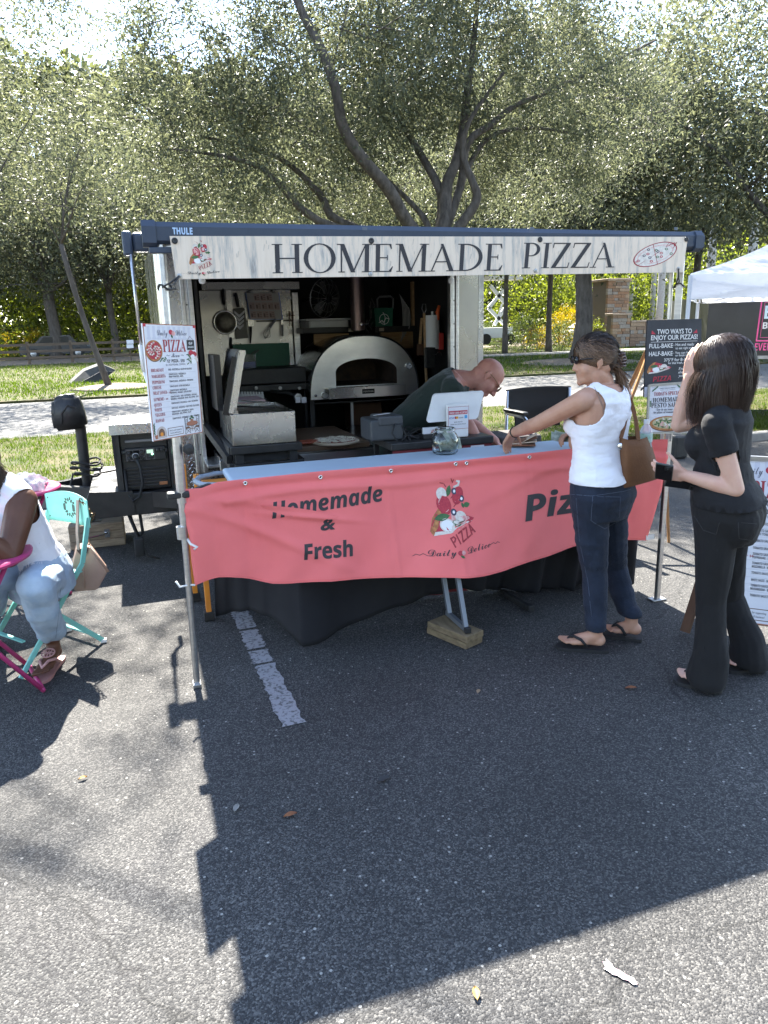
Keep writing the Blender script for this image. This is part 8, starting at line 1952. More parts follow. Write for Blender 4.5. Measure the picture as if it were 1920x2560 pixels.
WL = thing('wallet', 'brown leather wallet lying half open under the hand on the blue table', 'wallet', wal)
Rw = rotz(-.5); b = B()
b.box(wal+Vector((-.02, 0, .010)), (.19, .10, .012), rot=Rw, bev=.003); b.box(wal+Vector((.0, .01, .032)), (.19, .10, .008), rot=Rw @ rotx(.0) @ roty(-.22), bev=.003); b.out('cover', brown_l, WL)
b = B(); b.box(wal+Vector((-.005, -.0, .022)), (.18, .094, .006), rot=Rw @ roty(-.1), bev=.002); b.box(wal+Vector((.01, -.02, .038)), (.15, .085, .002), rot=Rw @ roty(-.5)); b.out('lining', tan_l, WL)
for k, (dx, dy, yw) in enumerate(((0, 0, -.55), (.015, -.008, -.75))):
 bill(wrR+Vector((-.075+dx, -.005+dy, -.02+.004*k)), yw, .75, .14, ('fanned banknote held in the right hand of the woman in white', 'second banknote peeking from the fan in her right hand')[k], 'banknotes in her hand')
pc_ = at(1655, 1183, Y=2.50)
ph_d = (at(1672, 1160, Y=2.5)-at(1640, 1205, Y=2.5)).normalized()
def phone(name, c_, up_, nrm, label):
 up_ = Vector(up_).normalized(); nrm = Vector(nrm); nrm = (nrm-up_*nrm.dot(up_)).normalized(); x = up_.cross(nrm); R = Matrix((x, up_, nrm)).transposed()
 t = thing(name, label, 'phone', c_, 'phones of the woman in black'); b = B(); b.box(c_, (.073, .148, .009), rot=R, bev=.004); b.out('case', mat('smoky_case', (.05, .055, .05), .35), t)
 b = B(); b.box(c_+R @ Vector((0, 0, .0048)), (.066, .138, .001), rot=R); b.out('back_glass', gloss_k, t); b = B(); b.box(c_+R @ Vector((.018, .05, .007)), (.03, .032, .003), rot=R, bev=.001); cm = b.out('camera_plate', black_m, t)
 for dy in (.042, .058): B().lathe([(.006, 0), (.005, .002), (.001, .002)], c_+R @ Vector((.018, dy, .0085)), 12, axis=nrm).out('camera_lens', lens_m, cm)
phone('mobile_phone', at(1660, 1180, Y=2.50), (-.50, -.60, .60), (-.55, -.45, -.45), 'phone in a clear case held upright in the hand of the woman in black')
phone('mobile_phone', at(1707, 1206, Y=2.53), (.75, -.35, -.12), (-.3, -.75, -.55), 'second phone pinched flat under the wrist of the woman in black')
# ------------------------------------------------------------------ bistro chair, tables, handbag at left
teal = mat('mint_paint', (.22, .56, .49), .45, col2=(.18, .50, .44), scale=10, bump=.1); pinkp = mat('magenta_paint', (.42, .045, .16), .4, col2=(.36, .035, .13), scale=10)
bc = at(168, 1276, Y=4.22); ch_f = Vector((-.78, -.62, 0)).normalized(); ch_w = Vector((-ch_f.y, ch_f.x, 0))
if ch_w.x < 0: ch_w = -ch_w
CHR = thing('bistro_chair', 'mint green folding bistro chair with punched flower backrest under the seated woman', 'chair', (bc.x, bc.y, 0))
hwd = .19; bz = bc.z
holes = []
def back_pt(u, v): return bc+ch_w*(u*hwd)+Vector((0, 0, .075*v+(.028*(1-u*u) if v > 0 else 0)))-ch_f*(.02*(1-u*u))
b = B(); b.grid(lambda u, v: back_pt(2*u-1, 1-2*v), 24, 6); o = b.out('backrest', teal, CHR, smooth=True); solid(o, .004, 0)
hole = mat('punched_shadow', (.05, .09, .08), .8)
b = B()
for k in range(14):
 a = k*2*math.pi/14; r0, r1 = .022, .048;
 if k % 2: r0, r1 = .034, .055
 p, q = [Vector((math.cos(a)*r, 0, math.sin(a)*r*.85)) for r in (r0, r1)]
 f = lambda w_: back_pt((w_.x)/hwd, w_.z/.075)+ch_f*.0030
 t_ = Vector((-math.sin(a), 0, math.cos(a)))*.006
 b.add([f(p-t_), f((p+q)/2-t_*1.2), f(q-t_*.5), f(q+t_*.5), f((p+q)/2+t_*1.2), f(p+t_)], [(0, 1, 2, 3, 4, 5)])
for s in (-1, 1):
 for v in (-1, 1):
  w_ = Vector((s*(hwd-.02), 0, v*.05)); b.add([back_pt((w_.x+dx)/hwd, (w_.z+dz)/.075)+ch_f*.0030 for dx, dz in ((-.004, -.004), (.004, -.004), (.004, .004), (-.004, .004))], [(0, 1, 2, 3)])
stuff(b.out('punched_flower', hole, CHR))
sc_ = bc+ch_f*.26; sc_.z = .45
for s in (-1, 1):
 side = ch_w*s*(hwd-.01); top_ = bc+side+Vector((0, 0, -.02)); ft = sc_+ch_f*.24+side; ft.z = .01
 b = B(); b.bar(top_, bc+side+ch_f*.07-Vector((0, 0, bz-.50)), .026, .010, up=ch_w); b.bar(bc+side+ch_f*.07-Vector((0, 0, bz-.50)), ft, .026, .010, up=ch_w); b.out('leg', teal, CHR)
 side2 = ch_w*s*(hwd-.03); p = sc_+ch_f*.17+side2; q = sc_-ch_f*.27+side2; q.z = .01; b = B(); b.bar(p, q, .026, .010, up=ch_w); b.out('leg', teal, CHR)
 B().bb(Vector(q)-Vector((.016, .016, .008)), Vector(q)+Vector((.016, .016, .012)), .003).out('foot', white_pl, CHR.children[-1])
b = B();
for k in range(5): c_ = sc_+ch_f*(.16-k*.08); b.bar(c_-ch_w*(hwd-.02), c_+ch_w*(hwd-.02), .060, .006, up=(0, 0, 1))
b.out('seat', teal, CHR)
b = B(); c_ = sc_+ch_f*.15; c_.z = .19; b.bar(c_-ch_w*(hwd-.02)+ch_f*.04, c_+ch_w*(hwd-.02)+ch_f*.04, .02, .008); b.out('stretcher', teal, CHR); b = B(); c_ = sc_-ch_f*.24; c_.z = .05; b.bar(c_-ch_w*(hwd-.03), c_+ch_w*(hwd-.03), .02, .008); b.out('stretcher', teal, CHR)
# pink table
def pink_table(c_, zt, label, r=.31):
 t = thing('bistro_table', label, 'table', (c_.x, c_.y, 0), 'pink bistro tables'); c_ = Vector((c_.x, c_.y, 0))
 b = B(); b.lathe([(.001, zt-.012), (r-.01, zt-.012), (r, zt-.02), (r+.004, zt-.008), (r-.004, zt), (.001, zt)], c_, 40); b.out('tabletop', pinkp, t, smooth=True, angle=40)
 for a in (.3, .3+math.pi):
  for s in (-1, 1):
   d = Vector((math.cos(a), math.sin(a), 0)); w_ = Vector((-d.y, d.x, 0)); b = B(); b.tube([c_+d*.24+w_*s*.16+Vector((0, 0, .012)), c_+w_*s*.15+Vector((0, 0, zt*.52)), c_-d*.18+w_*s*.14+Vector((0, 0, zt-.03))], .0115, 8); b.out('leg', pinkp, t, smooth=True)
  b = B(); b.tube([c_+d*.24-w_*.17+Vector((0, 0, .014)), c_+d*.24+w_*.17+Vector((0, 0, .014))], .0115, 8); b.out('stretcher', pinkp, t, smooth=True)
 b = B(); b.tube([c_-w_*.16+Vector((0, 0, .36)), c_+w_*.16+Vector((0, 0, .36))], .008, 8); b.out('stretcher', pinkp, t, smooth=True)
 return t
tp = at(-104, 1392, Z=.71); pink_table(tp, .71, 'pink bistro table at the left edge under the elbow of the seated woman')
tp2 = at(25, 1222, Z=.74); pink_table(tp2, .74, 'second pink bistro table behind the seated woman carrying a wrapped parcel', .30)
PK = thing('wrapped_parcel', 'folded striped cloth wrapped in clear plastic on the pink table behind', 'parcel', (tp2.x+.02, tp2.y, .742))
b = B(); b.grid(lambda u, v: Vector((tp2.x-.18+.30*u, tp2.y-.18+.30*v, .742+.085*math.sin(math.pi*u)**.5*math.sin(math.pi*v)**.5+.006*math.sin(u*31)*math.sin(v*17))), 24, 20); b.out('cloth', mat('lilac_cloth', (.26, .27, .34), .8, col2=(.20, .21, .28), scale=12), PK, smooth=True)
b = B()
for k in range(5): b.tube([Vector((tp2.x-.12+.045*k+.05*t, tp2.y-.15+.22*t, .750+.085*math.sin(math.pi*(.2+.15*k+.17*t))**.5*math.sin(math.pi*(.08+.72*t))**.5)) for t in np.linspace(0, 1, 8)], .006, 5)
b.out('stripe', mat('dark_stripe', (.06, .06, .10), .8), PK, smooth=True)
b = B(); b.grid(lambda u, v: Vector((tp2.x-.02+.24*u, tp2.y-.18+.32*v, .745+.09*math.sin(math.pi*min(1, u*.9+.05))**.7*math.sin(math.pi*v)**.6+.014*math.sin(u*17+v*9)*math.sin(v*21))), 26, 22); b.out('plastic_wrap', mat('crinkled_film', (.60, .61, .66), .25, trans=.55, ior=1.15, bump=.6, bscale=30), PK, smooth=True)
# beige handbag hung on the chair back by its chain
beige = mat('beige_leather', (.36, .24, .185), .5, col2=(.32, .21, .16), scale=10, bump=.15, bscale=90)
HB_ = thing('handbag', 'beige bucket handbag hanging on a chain from the mint chair', 'handbag', at(222, 1476, Y=4.1))
cs = [at(192, 1374, Y=4.14), at(224, 1367, Y=4.10), at(270, 1429, Y=4.06), at(244, 1475, Y=4.06), at(186, 1480, Y=4.12), at(180, 1425, Y=4.14)]
b = B(); dp = Vector((-.01, .12, 0)); b.prism(cs, dp); me = b.mesh('body'); bm = bmesh.new(); bm.from_mesh(me); bmesh.ops.bevel(bm, geom=bm.edges[:], offset=.006, segments=2, affect='EDGES'); bm.to_mesh(me); bm.free(); link('body', me, beige, HB_, smooth=True); me.set_sharp_from_angle(angle=.6)
b = B(); b.tube([c+Vector((0, -.003, 0)) for c in (at(226, 1367, Y=4.10), at(272, 1429, Y=4.06))], .006, 8); b.tube([at(207, 1380, Y=4.11), at(210, 1430, Y=4.085), at(212, 1470, Y=4.075)], .004, 6); b.out('piping', beige, HB_, smooth=True)
b = B(); b.prism([at(190, 1374, Y=4.138), at(222, 1369, Y=4.098), at(218, 1382, Y=4.098), at(205, 1392, Y=4.11)], (0, -.002, 0)); b.out('opening', mat('bag_lining', (.05, .03, .025), .9), HB_)
ctop = bc+ch_w*.14+Vector((0, 0, .07)); chm = mat('dark_brass', (.10, .06, .035), .35, .9)
lk = []; path = [ctop, ctop-ch_f*.03+ch_w*.05-Vector((0, 0, .08)), at(216, 1330, Y=4.14), at(224, 1368, Y=4.10)]
for a, c in zip(path, path[1:]):
 m_ = max(2, int((c-a).length/.022))
 for k in range(m_): lk.append((a.lerp(c, k/m_), (c-a).normalized()))
for k, (p, d) in enumerate(lk):
 x = d.orthogonal().normalized(); x = Quaternion(d, (k % 2)*1.57) @ x; b = B(); b.tube([p+d*.016*math.cos(a)+x*.008*math.sin(a) for a in np.linspace(0, 6.283, 9)[:-1]], .003, 5, closed=True); b.out('chain_link', chm, HB_)
b = B(); b.bar(ctop+ch_w*(-.03)+Vector((0, 0, .0)), at(193, 1330, Y=4.12), .022, .006, up=ch_f); b.bar(at(193, 1330, Y=4.12), at(196, 1374, Y=4.13), .022, .006, up=ch_f); b.out('strap', mat('taupe_strap', (.20, .165, .145), .6), HB_)
# ------------------------------------------------------------------ white canopy tent and black trailer at right
vinyl = leaf_mat('tent_vinyl', (.62, .63, .66), .01, .4, .5, rough=.6)
TC = at(1727, 684, Y=7.4); td = Vector((.72, -.69, 0)).normalized(); tn = Vector((.69, .72, 0)).normalized(); TLn = 3.0
TE = thing('canopy_tent', 'white pop up canopy tent at the right edge', 'tent', (TC.x, TC.y, 0))
zv = TC.z-.30; pk_ = TC+td*1.5+tn*1.5+Vector((0, 0, .78))
cor = [TC, TC+td*TLn, TC+td*TLn+tn*TLn, TC+tn*TLn]
b = B()
for k in range(4):
 a, c = cor[k], cor[(k+1) % 4]
 b.grid(lambda u, v: a.lerp(c, u).lerp(pk_, v)-Vector((0, 0, .09*math.sin(math.pi*v)+.03*math.sin(math.pi*u)*(1-v))), 12, 8)
b.out('roof', vinyl, TE, smooth=True, angle=30)
for k in range(4):
 a, c = cor[k], cor[(k+1) % 4]; b = B(); b.grid(lambda u, v: a.lerp(c, u)-Vector((0, 0, .03*math.sin(math.pi*u)*(1-v)+.30*v))+(Vector((0, 0, 1)).cross(c-a)).normalized()*(-.004+.008*math.sin(u*14)*v), 30, 3); b.out('valance', vinyl, TE, smooth=True)
grey_s = mat('grey_steel_tube', (.40, .40, .42), .4, .4)
for c in cor: B().bar((c.x, c.y, 0), (c.x, c.y, c.z-.02), .035, .035).out('leg', mat('white_tube', (.6, .6, .62), .5), TE)
for k in range(4):
 a, c = cor[k], cor[(k+1) % 4]; nrm = (pk_-(a+c)/2); nrm.z = 0; nrm.normalize()
 for s in range(2):
  p0_, p1_ = a.lerp(c, s*.5)+nrm*.05, a.lerp(c, s*.5+.5)+nrm*.05; b = B(); b.bar(p0_-Vector((0, 0, .06)), p1_-Vector((0, 0, .30)), .025, .012); b.bar(p0_-Vector((0, 0, .30)), p1_-Vector((0, 0, .06)), .025, .012); b.out('truss', grey_s, TE)
BX = at(1772, 760, Y=9.6)
bdir = Vector((.90, -.43, 0)).normalized(); bnr = Vector((-.43, -.90, 0)).normalized()
BTk = thing('black_trailer', 'glossy black bakery trailer with pink neon style lettering behind the tent', 'trailer', (BX.x, BX.y, 0))
zt_ = at(1772, 742, Y=9.6).z; zb_ = at(1800, 898, Y=9.6).z
Pb = lambda u, z: Vector((BX.x, BX.y, 0))+bdir*u+Vector((0, 0, z))
b = B(); b.prism([Pb(0, zb_), Pb(5, zb_), Pb(5, zt_), Pb(0, zt_)], -bnr*2.2); b.out('body', mat('glossy_black_wrap', (.028, .029, .029), .28, col2=(.045, .046, .045), scale=1.2, r2=.4), BTk)
b = B(); b.prism([Pb(-.02, zt_), Pb(5, zt_), Pb(5, zt_+.06), Pb(-.02, zt_+.06)], bnr*.03); b.out('roof_trim', black_m, BTk); b = B(); b.prism([Pb(0, zb_), Pb(5, zb_), Pb(5, zb_+.05), Pb(0, zb_+.05)], bnr*.02); b.out('lower_trim', alu_d, BTk)
for u in (1.6, 2.5): B().lathe([(.2, 0), (.33, 0), (.33, .16), (.2, .16)], Pb(u, .33)-bnr*.05, 24, axis=bnr).out('wheel', rubber, BTk)
bd = Board(Pb(0, zt_), bdir, (0, 0, -1), bnr, BTk); hot = mat('hot_pink_print', (.80, .10, .30), .5); pale = mat('pale_cyan_print', (.62, .78, .80), .5)
def uo(px, py):
 d = CF + CR*((px-960)/F_PX) - CU*((py-1280)/F_PX); o = Pb(0, zt_); t = (o-CC).dot(bnr)/d.dot(bnr); q = CC+d*t-o; return q.dot(bdir), -q.z
pu = [uo(1905, 748), uo(1990, 742), uo(1980, 852), uo(1891, 852)]
bd.line(pu, .022, hot, 'neon_frame', closed=True); bd.line([(pu[0][0]+.05, pu[0][1]+.05), (pu[1][0]-.05, pu[1][1]+.05), (pu[2][0]-.05, pu[2][1]-.05), (pu[3][0]+.05, pu[3][1]-.05)], .006, hot, 'neon_frame', closed=True)
x, y = uo(1910, 797); bd.letters('BA', x, y, .20, pale, kind='sansb'); x, y = uo(1906, 822); bd.text('BA', x, y, .10, mat('cream_print', (.75, .75, .72), .5), 'sansb')
x, y = uo(1860, 877); bd.letters('KE EVER', x, y, .115, hot, kind='sansb', width=uo(1922, 873)[0]-x+.03); bd.done()
# ------------------------------------------------------------------ far background
fence_w = mat('fence_wood', (.13, .095, .065), .9, col2=(.085, .062, .045), scale=3, stretch=(.4, 1, 3))
def ranch_fence(x0, x1, label):
 Yf = 47.8; t = thing('ranch_fence', label, 'fence', (x0, Yf, .04)); k = 0; x = x0
 pm = B().bb((-.08, -.08, 0), (.08, .08, 1.28)).mesh('post'); pm.materials.append(fence_w)
 while x < x1+.1: o = bpy.data.objects.new('post', pm); COL.objects.link(o); o.parent = t; o.location = (x-x0, 0, 0); x += 2.35
 rm = B().bb((-1.17, -.13, -.075), (1.17, -.085, .075)).mesh('rail'); rm.materials.append(fence_w); x = x0
 while x < x1-.5:
  for z in (.35, .72, 1.1): o = bpy.data.objects.new('rail', rm); COL.objects.link(o); o.parent = t; o.location = (x-x0+1.175, 0, z)
  x += 2.35
ranch_fence(at(-40, 890, Y=47.8).x, at(430, 880, Y=47.8).x, 'dark three rail ranch fence behind the lawn at left')
ranch_fence(at(1180, 870, Y=47.8).x, at(1525, 868, Y=47.8).x, 'dark three rail ranch fence between the trailer and the stone wall')
stone_ms = [mat('ledge_stone_%s' % n_, c, .9, col2=tuple(a*.7 for a in c), scale=5, bump=.6, bscale=14) for n_, c in (('tan', (.34, .25, .18)), ('brown', (.24, .165, .12)), ('grey', (.30, .27, .245)), ('rust', (.30, .18, .115)))]
smesh = []
for m_ in stone_ms:
 for k in range(2):
  b = B(); b.box((0, 0, 0), (1, 1, 1), bev=.06); me = b.mesh('stone'); me.materials.append(m_); smesh.append(me)
core_m = mat('mortar', (.12, .10, .085), .95); cap_m = mat('cap_stone', (.36, .28, .22), .85, col2=(.28, .22, .17), scale=4)
rs = random.Random(12)
def stone_work(t, x0, x1, y0, z0, z1, depth, rowh=.19, side=False):
 """courses of ledge stone on the front (and left side) of a block; every stone is a part"""
 B().bb((x0+.04, y0+.06, z0), (x1-.04, y0+depth, z1)).out('core', core_m, t)
 z = z0
 while z < z1-.05:
  h = min(rowh*rs.uniform(.75, 1.25), z1-z)
  if z1-z-h < .06: h = z1-z
  x = x0
  while x < x1-.01:
   w_ = rs.uniform(.28, .75)
   if x1-x-w_ < .2: w_ = x1-x
   o = bpy.data.objects.new('stone', rs.choice(smesh)); COL.objects.link(o); o.parent = t; L = t.location; pr_ = rs.uniform(0, .05)
   o.location = (x+w_/2-L.x, y0+.10-pr_-L.y, z+h/2-L.z); o.scale = (w_-.015, .2, h-.015); x += w_
  z += h
def pillar(px0, px1, pyt, pyb, Yp, label):
 a, c = at(px0, pyb, Y=Yp), at(px1, pyb, Y=Yp); zt = at(px0, pyt, Y=Yp).z
 t = thing('stone_pillar', label, 'pillar', ((a.x+c.x)/2, Yp, .04), 'stone gate pillars'); stone_work(t, a.x, c.x, Yp, .04, zt-.15, c.x-a.x); B().bb((a.x-.1, Yp-.1, zt-.15), (c.x+.1, Yp+c.x-a.x+.1, zt), .03).out('cap', cap_m, t)
pillar(1512, 1566, 696, 865, 40.0, 'tallest stacked stone pillar, beside the end of the stone wall')
pillar(1490, 1511, 716, 862, 44, 'narrower stone pillar just left of the tallest one')
pillar(1476, 1490, 731, 860, 48, 'shortest and farthest stone pillar beside the oak trunk')
a, c = at(1528, 868, Y=38.6), at(1572, 868, Y=38.6); zt = at(1540, 783, Y=38.6).z
SWL = thing('stone_wall', 'low stacked stone garden wall with stepped cap running behind the black sign', 'wall', (a.x, 38.6, .04)); stone_work(SWL, a.x, c.x, 38.6, .04, zt-.12, .6); B().bb((a.x-.08, 38.5, zt-.12), (c.x+.08, 39.3, zt), .02).out('cap', cap_m, SWL)
c2 = at(1770, 868, Y=38.6); zt2 = at(1620, 800, Y=38.6).z; stone_work(SWL, c.x+.09, c2.x, 38.7, .04, zt2-.12, .5); B().bb((c.x+.09, 38.62, zt2-.12), (c2.x+.08, 39.3, zt2), .02).out('cap', cap_m, SWL)
# royal palms: grey trunks
for i, (px, py, Yp, wpx, lb) in enumerate(((1573, 800, 58, 11, 'royal palm trunk just right of the tallest stone pillar'), (1587, 800, 62, 9, 'thin royal palm trunk second right of the stone pillar'), (1628, 800, 58, 12, 'grey royal palm trunk left of the right awning leg'), (1647, 800, 52, 17, 'ringed royal palm trunk, the stoutest left of the right awning leg'), (1661, 800, 60, 9, 'slim royal palm trunk touching the stoutest one'), (1779, 640, 50, 20, 'grey palm trunk rising behind the tip of the white tent'), (1884, 600, 46, 22, 'pale palm trunk rising over the roof of the white tent'), (1748, 640, 56, 9, 'thin palm trunk near the right end of the awning'))):
 q = at(px, py, Y=Yp); r = wpx/2/F_PX*(Vector((q.x, Yp, 2))-CC).dot(CF); hgt = 15+i % 3
 t = thing('palm_tree', lb, 'palm', (q.x, Yp, .03), 'royal palms'); b = B(); b.tube([(q.x, Yp, -.1), (q.x+.05, Yp, 3), (q.x, Yp, 8), (q.x-.03, Yp, hgt)], [r*1.25, r*1.05, r, r*.8], 14); b.out('trunk', palm_b, t, smooth=True)
 pos = []; dr = []
 for k in range(13):
  a = k*2*math.pi/13;
  for s in np.linspace(0, 1, 26): pos.append((q.x+math.cos(a)*2.4*s, Yp+math.sin(a)*2.4*s, hgt+1.3*math.sin(s*2.2)-1.4*s*s)); dr.append((math.cos(a+1.2*(1 if len(pos) % 2 else -1)), math.sin(a+1.2*(1 if len(pos) % 2 else -1)), -.5))
 link('frond', leaves_mesh('frond', np.array(pos), np.array(dr), .8, .10), far_m, t)
# shrubs along the fence
def shrub(px, py, w_, h_, m, label, Yb=None, n=1800, leaf=(.10, .045)):
 g = at(px, py, Z=.04); t = thing('shrub', label, 'shrub', (g.x, g.y, .03), 'shrubs along the fence')
 k = n//12; u = rng.normal(size=(k, 3)); u /= np.linalg.norm(u, axis=1, keepdims=True); r = rng.uniform(.25, 1, (k, 1))**.5
 p = np.array([g.x, g.y, .03+h_*.5])+u*r*np.array([w_/2, w_/2, h_/2])*(1+.25*np.sin(u[:, :1]*7+u[:, 2:]*5)); pos, d = sprigs(p, u+np.array([0, 0, .4]), 12, leaf[0]*3, leaf[0]*.7); pos[:, 2] = np.maximum(pos[:, 2], .05)
 link('foliage', leaves_mesh('foliage', pos, d, *leaf), m, t); b = B()
 for k in range(5): a = k*1.26; b.tube([(g.x+.06*math.cos(a), g.y+.06*math.sin(a), 0), (g.x+w_*.3*math.cos(a), g.y+w_*.3*math.sin(a), h_*.6)], [.02, .008], 5)
 b.out('stem', bark_d, t)
for a in ((1312, 877, 1.5, 2.0, shrub_m, 'leafy shrub nearest the thin trunk by the scissor lift'), (1400, 875, 1.3, 1.5, shrub_m, 'round dark shrub left of the stout oak'), (1345, 872, 1.6, 1.3, yellow_m, 'yellowish shrub behind the ranch fence'), (1425, 866, 2.6, 2.6, yellow_m, 'bright yellow bush behind the stout oak'), (1512, 866, 1.9, 1.7, lime_m, 'lime green bush at the end of the stone wall'), (1475, 862, 2.0, 3.2, yellow_m, 'tall yellow bush beside the stone pillars'), (30, 893, 1.9, 1.9, yellow_m, 'yellowish bush in front of the fence at far left'), (98, 893, 1.6, 2.0, yellow_m, 'thin yellow bush before the fence left of the thick oak'), (225, 880, 1.4, 2.2, lime_m, 'lime bush between two oaks at left'), (262, 888, 1.0, 1.2, lime_m, 'small lime bush right of the oaks at left'), (5, 890, 1.2, 1.3, shrub_m, 'green bush at the left picture edge'), (1250, 868, 2.4, .8, shrub_m, 'dark hedge bush right beside the trailer corner'), (1210, 862, 2.6, 1.6, shrub_m, 'dense bush close to the trailer corner'), (1390, 850, 4.5, 5.0, lime_m, 'big light green bush far behind the fence'), (1300, 850, 5.5, 6.5, far_m, 'tall green bush behind the scissor lift')):
 shrub(*a, n=5200 if a[2] > 2.4 else 2400)
# scissor lift
lw = mat('white_machine_paint', (.66, .67, .68), .5)
SL = thing('scissor_lift', 'white scissor lift standing among the trees right of the trailer', 'lift', at(1245, 862, Y=44)); Yl = 44
lp = lambda px, py: at(px, py, Y=Yl)
for pa, pb_ in (((1226, 714), (1262, 758)), ((1262, 722), (1221, 770)), ((1221, 770), (1262, 812)), ((1262, 770), (1236, 812))): b = B(); b.bar(lp(*pa), lp(*pb_), .22, .12, up=(0, 1, 0)); b.out('scissor_arm', lw, SL)
b = B(); b.bb(lp(1215, 700)+Vector((0, -.4, 0)), lp(1300, 690)+Vector((0, .9, .0))); b.out('platform', lw, SL); b = B(); b.bb(lp(1195, 846)+Vector((0, -.4, 0)), lp(1275, 818)+Vector((0, .9, 0))); ch_ = b.out('chassis', lw, SL)
b = B(); b.bar(lp(1255, 760), lp(1246, 790), .09, .09); b.out('hydraulic_ram', alu_d, SL)
for px in (1205, 1265): B().lathe([(.05, 0), (.34, 0), (.34, .22), (.05, .22)], lp(px, 848)+Vector((0, -.45, 0)), 18, axis=(0, -1, 0)).out('wheel', rubber, SL)
# vehicles beyond the fence
def car(c_, Lc, Hc, m, label, name='parked_car', pick=False, flip=1):
 t = thing(name, label, 'car', c_, 'vehicles parked beyond the fence'); c_ = Vector(c_); wd = 1.8
 P = [(-.5, .18), (-.5, .52), (-.46, .56), (-.30, .60), (-.18, .97), (.22, 1.0), (.32, .62) if pick else (.40, .66), (.47, .60), (.5, .50), (.5, .18)]
 b = B(); b.prism([c_+Vector((flip*x*Lc, 0, z*Hc)) for x, z in P], (0, wd, 0)); me = b.mesh('body'); bm = bmesh.new(); bm.from_mesh(me); bmesh.ops.recalc_face_normals(bm, faces=bm.faces[:]); bmesh.ops.bevel(bm, geom=bm.edges[:], offset=.06, segments=2, affect='EDGES'); bm.to_mesh(me); bm.free(); link('body', me, m, t)
 for (u0, u1) in ((-.17, -.0), (.02, .20)):
  b = B(); b.prism([c_+Vector((flip*x*Lc, -.012, z*Hc)) for x, z in ((u0-.07 if u0 < 0 else u0, .64), (u1, .64), (u1, .93), (u0+.02, .93))], (0, .02, 0)); b.out('window', gloss_k, t)
 for u in (-.31, .31): w_ = B().lathe([(.10, 0), (.36, 0), (.36, .24), (.10, .24)], c_+Vector((u*Lc, .1, .36)), 18, axis=(0, -1, 0)).out('wheel', rubber, t); B().lathe([(.2, .0), (.05, .03), (.001, .03)], c_+Vector((u*Lc, -.14, .36)), 14, axis=(0, -1, 0)).out('rim', alu_d, w_)
 b = B(); b.bb(c_+Vector((flip*.47*Lc-.1, -.01, .48*Hc)), c_+Vector((flip*.47*Lc+.1, .12, .56*Hc))); b.out('headlight', clearp, t)
q = at(140, 880, Y=57); car((q.x, 57, .04), 4.7, 1.6, mat('dark_car_paint', (.035, .038, .045), .25, coat=.5), 'dark pickup parked beyond the fence behind the thick oak', 'pickup_truck', True)
q = at(1490, 850, Y=52); car((q.x, 52, .04), 4.6, 1.5, mat('white_car_paint', (.70, .70, .70), .3, coat=.5), 'white car half hidden by the stone pillars', flip=-1)
# pipe culvert end, mulch rings, small signs
cv = at(222, 955, Z=.03)
CV = thing('culvert_end', 'grey slanted concrete culvert end sunk in the lawn beside the young oak', 'culvert', (cv.x, cv.y, 0)); b = B()
conc_d = mat('stained_concrete', (.075, .073, .068), .9, col2=(.045, .044, .04), scale=5); b.prism([(cv.x-.62, cv.y-.5, .0), (cv.x+.35, cv.y-.2, .0), (cv.x+.95, cv.y+.2, .40), (cv.x+.5, cv.y+.35, .62), (cv.x-.1, cv.y+.1, .42)], (-.15, 1.6, 0)); b.out('slab', conc_d, CV)
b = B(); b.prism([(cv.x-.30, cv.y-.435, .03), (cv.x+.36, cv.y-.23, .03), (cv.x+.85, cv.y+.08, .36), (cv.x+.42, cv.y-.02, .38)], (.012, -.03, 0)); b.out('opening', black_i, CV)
def mound(px, py, r, name, label, m):
 g = at(px, py, Z=.03); b = B(); b.lathe([(r, 0), (r*.8, .05), (r*.4, .12), (.001, .15)], (g.x, g.y, .031), 26); o = b.out(name, m, smooth=True); c_ = o.data
 for v in c_.vertices: v.co.z += .02*mnoise.noise(v.co*3)*(v.co.z > .06); v.co.x += .15*r*mnoise.noise(Vector((v.co.y*1.3, v.co.x, 1)))
 return struct(o)
mound(290, 970, 1.35, 'mulch_ring', '', mulch_m); mound(1450, 905, 2.6, 'mulch_ring', '', mulch_m)
SGN = thing('small_sign', 'pair of small white notice plates on the fence at left', 'sign', at(325, 870, Y=47.5))
for py in (854, 865): q = at(325, py, Y=47.5); b = B(); b.bb((q.x-.2, 47.5, q.z-.13), (q.x+.2, 47.52, q.z+.1)); b.out('plate', paper, SGN)
b = B(); q = at(325, 872, Y=47.53); b.bb((q.x-.03, 47.53, .04), (q.x+.03, 47.57, at(325, 852, Y=47.5).z)); b.out('post', fence_w, SGN)
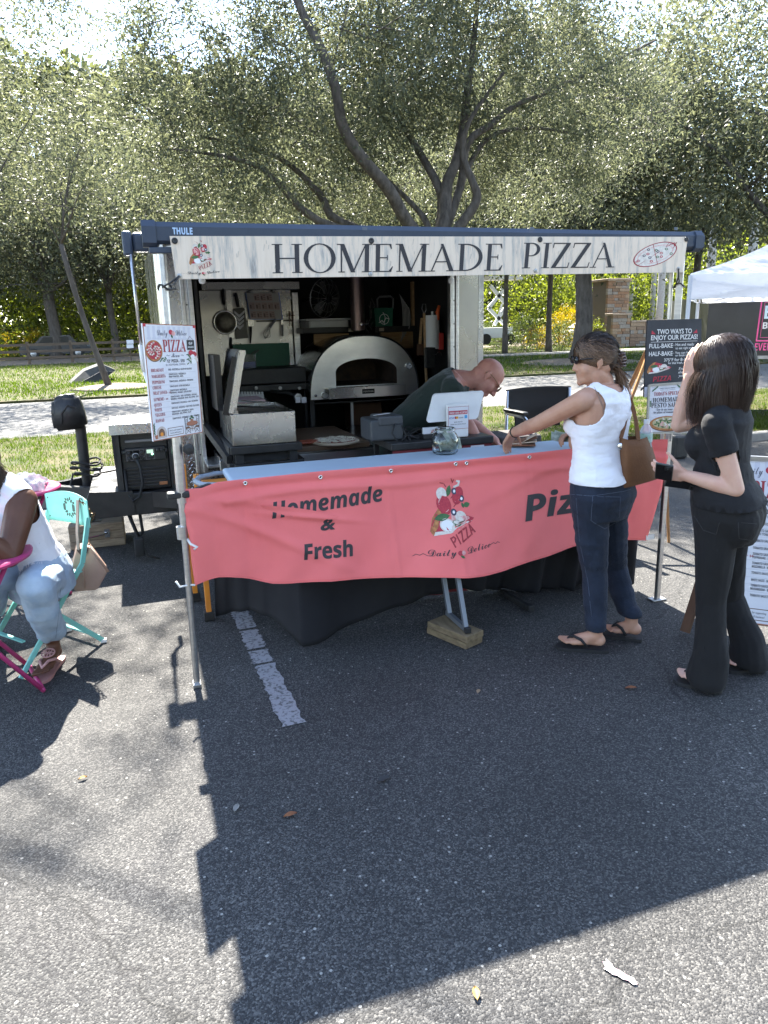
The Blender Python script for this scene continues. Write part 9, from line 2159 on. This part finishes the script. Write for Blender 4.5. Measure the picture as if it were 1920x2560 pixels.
# ------------------------------------------------------------------ litter on the asphalt
def dry_leaf(px, py, L, yaw, m, label):
 g = at(px, py, Z=.003); b = B(); R = rotz(yaw)
 def f(u, v):
  wv = math.sin(math.pi*u)**.8*(.36 if v else 0); x = (u-.5)*L; y = (v-.5)*2*L*.24*math.sin(math.pi*min(.999, max(.001, u)))**.8
  return Vector((g.x, g.y, .005))+R @ Vector((x, y, .005*abs(v-.5)*2+.003*math.sin(u*3.14)+.001*u))
 b.grid(f, 10, 4); return tag(b.out('dry_leaf', m, smooth=True), label, 'leaf', 'fallen leaves on the asphalt')
lb1 = mat('rust_leaf', (.22, .085, .03), .7, col2=(.15, .05, .02), scale=50); lb2 = mat('grey_leaf', (.20, .19, .17), .8); lb3 = mat('ochre_leaf', (.48, .30, .09), .7, col2=(.36, .2, .06), scale=60)
dry_leaf(726, 2040, .050, .1, lb1, 'rust brown leaf on the shaded asphalt below the white line'); dry_leaf(591, 2023, .045, 1.1, lb2, 'small grey leaf left of the rust brown leaf'); dry_leaf(1190, 2487, .040, 1.3, lb3, 'ochre leaf in the sun near the bottom edge'); dry_leaf(1577, 1722, .055, -.3, lb1, 'brown leaf in front of the sandals of the woman in black'); dry_leaf(1196, 1731, .040, .9, mat('tan_leaf', (.28, .20, .12), .8), 'small crumpled tan leaf on the shaded asphalt'); dry_leaf(207, 1948, .035, .2, lb3, 'pale leaf on the sunny asphalt at left'); dry_leaf(960, 1950, .06, .3, mat('dark_leaf', (.03, .03, .03), .8), 'dark leaf in the middle of the awning shade')
g = at(1548, 2437, Z=.003); b = B(); pts = [(-.034, .022), (-.024, .024), (-.021, .036), (-.010, .034), (-.004, .040), (.002, .026), (-.001, .016), (.010, .008), (.020, -.006), (.034, -.018), (.031, -.031), (.018, -.029), (.012, -.018), (-.001, -.011), (-.008, -.001), (-.020, .004), (-.024, .012)]
b.add([(g.x+x*.85, g.y+y*1.35, .005) for x, y in pts], [tuple(range(len(pts)))]); o = b.out('paper_scrap', mat('torn_paper', (.68, .62, .60), .8, col2=(.50, .26, .34), scale=60, contrast=(.5, .6))); solid(o, .0006); tag(o, 'torn white and pink paper scrap on the sunny asphalt at lower right', 'litter')
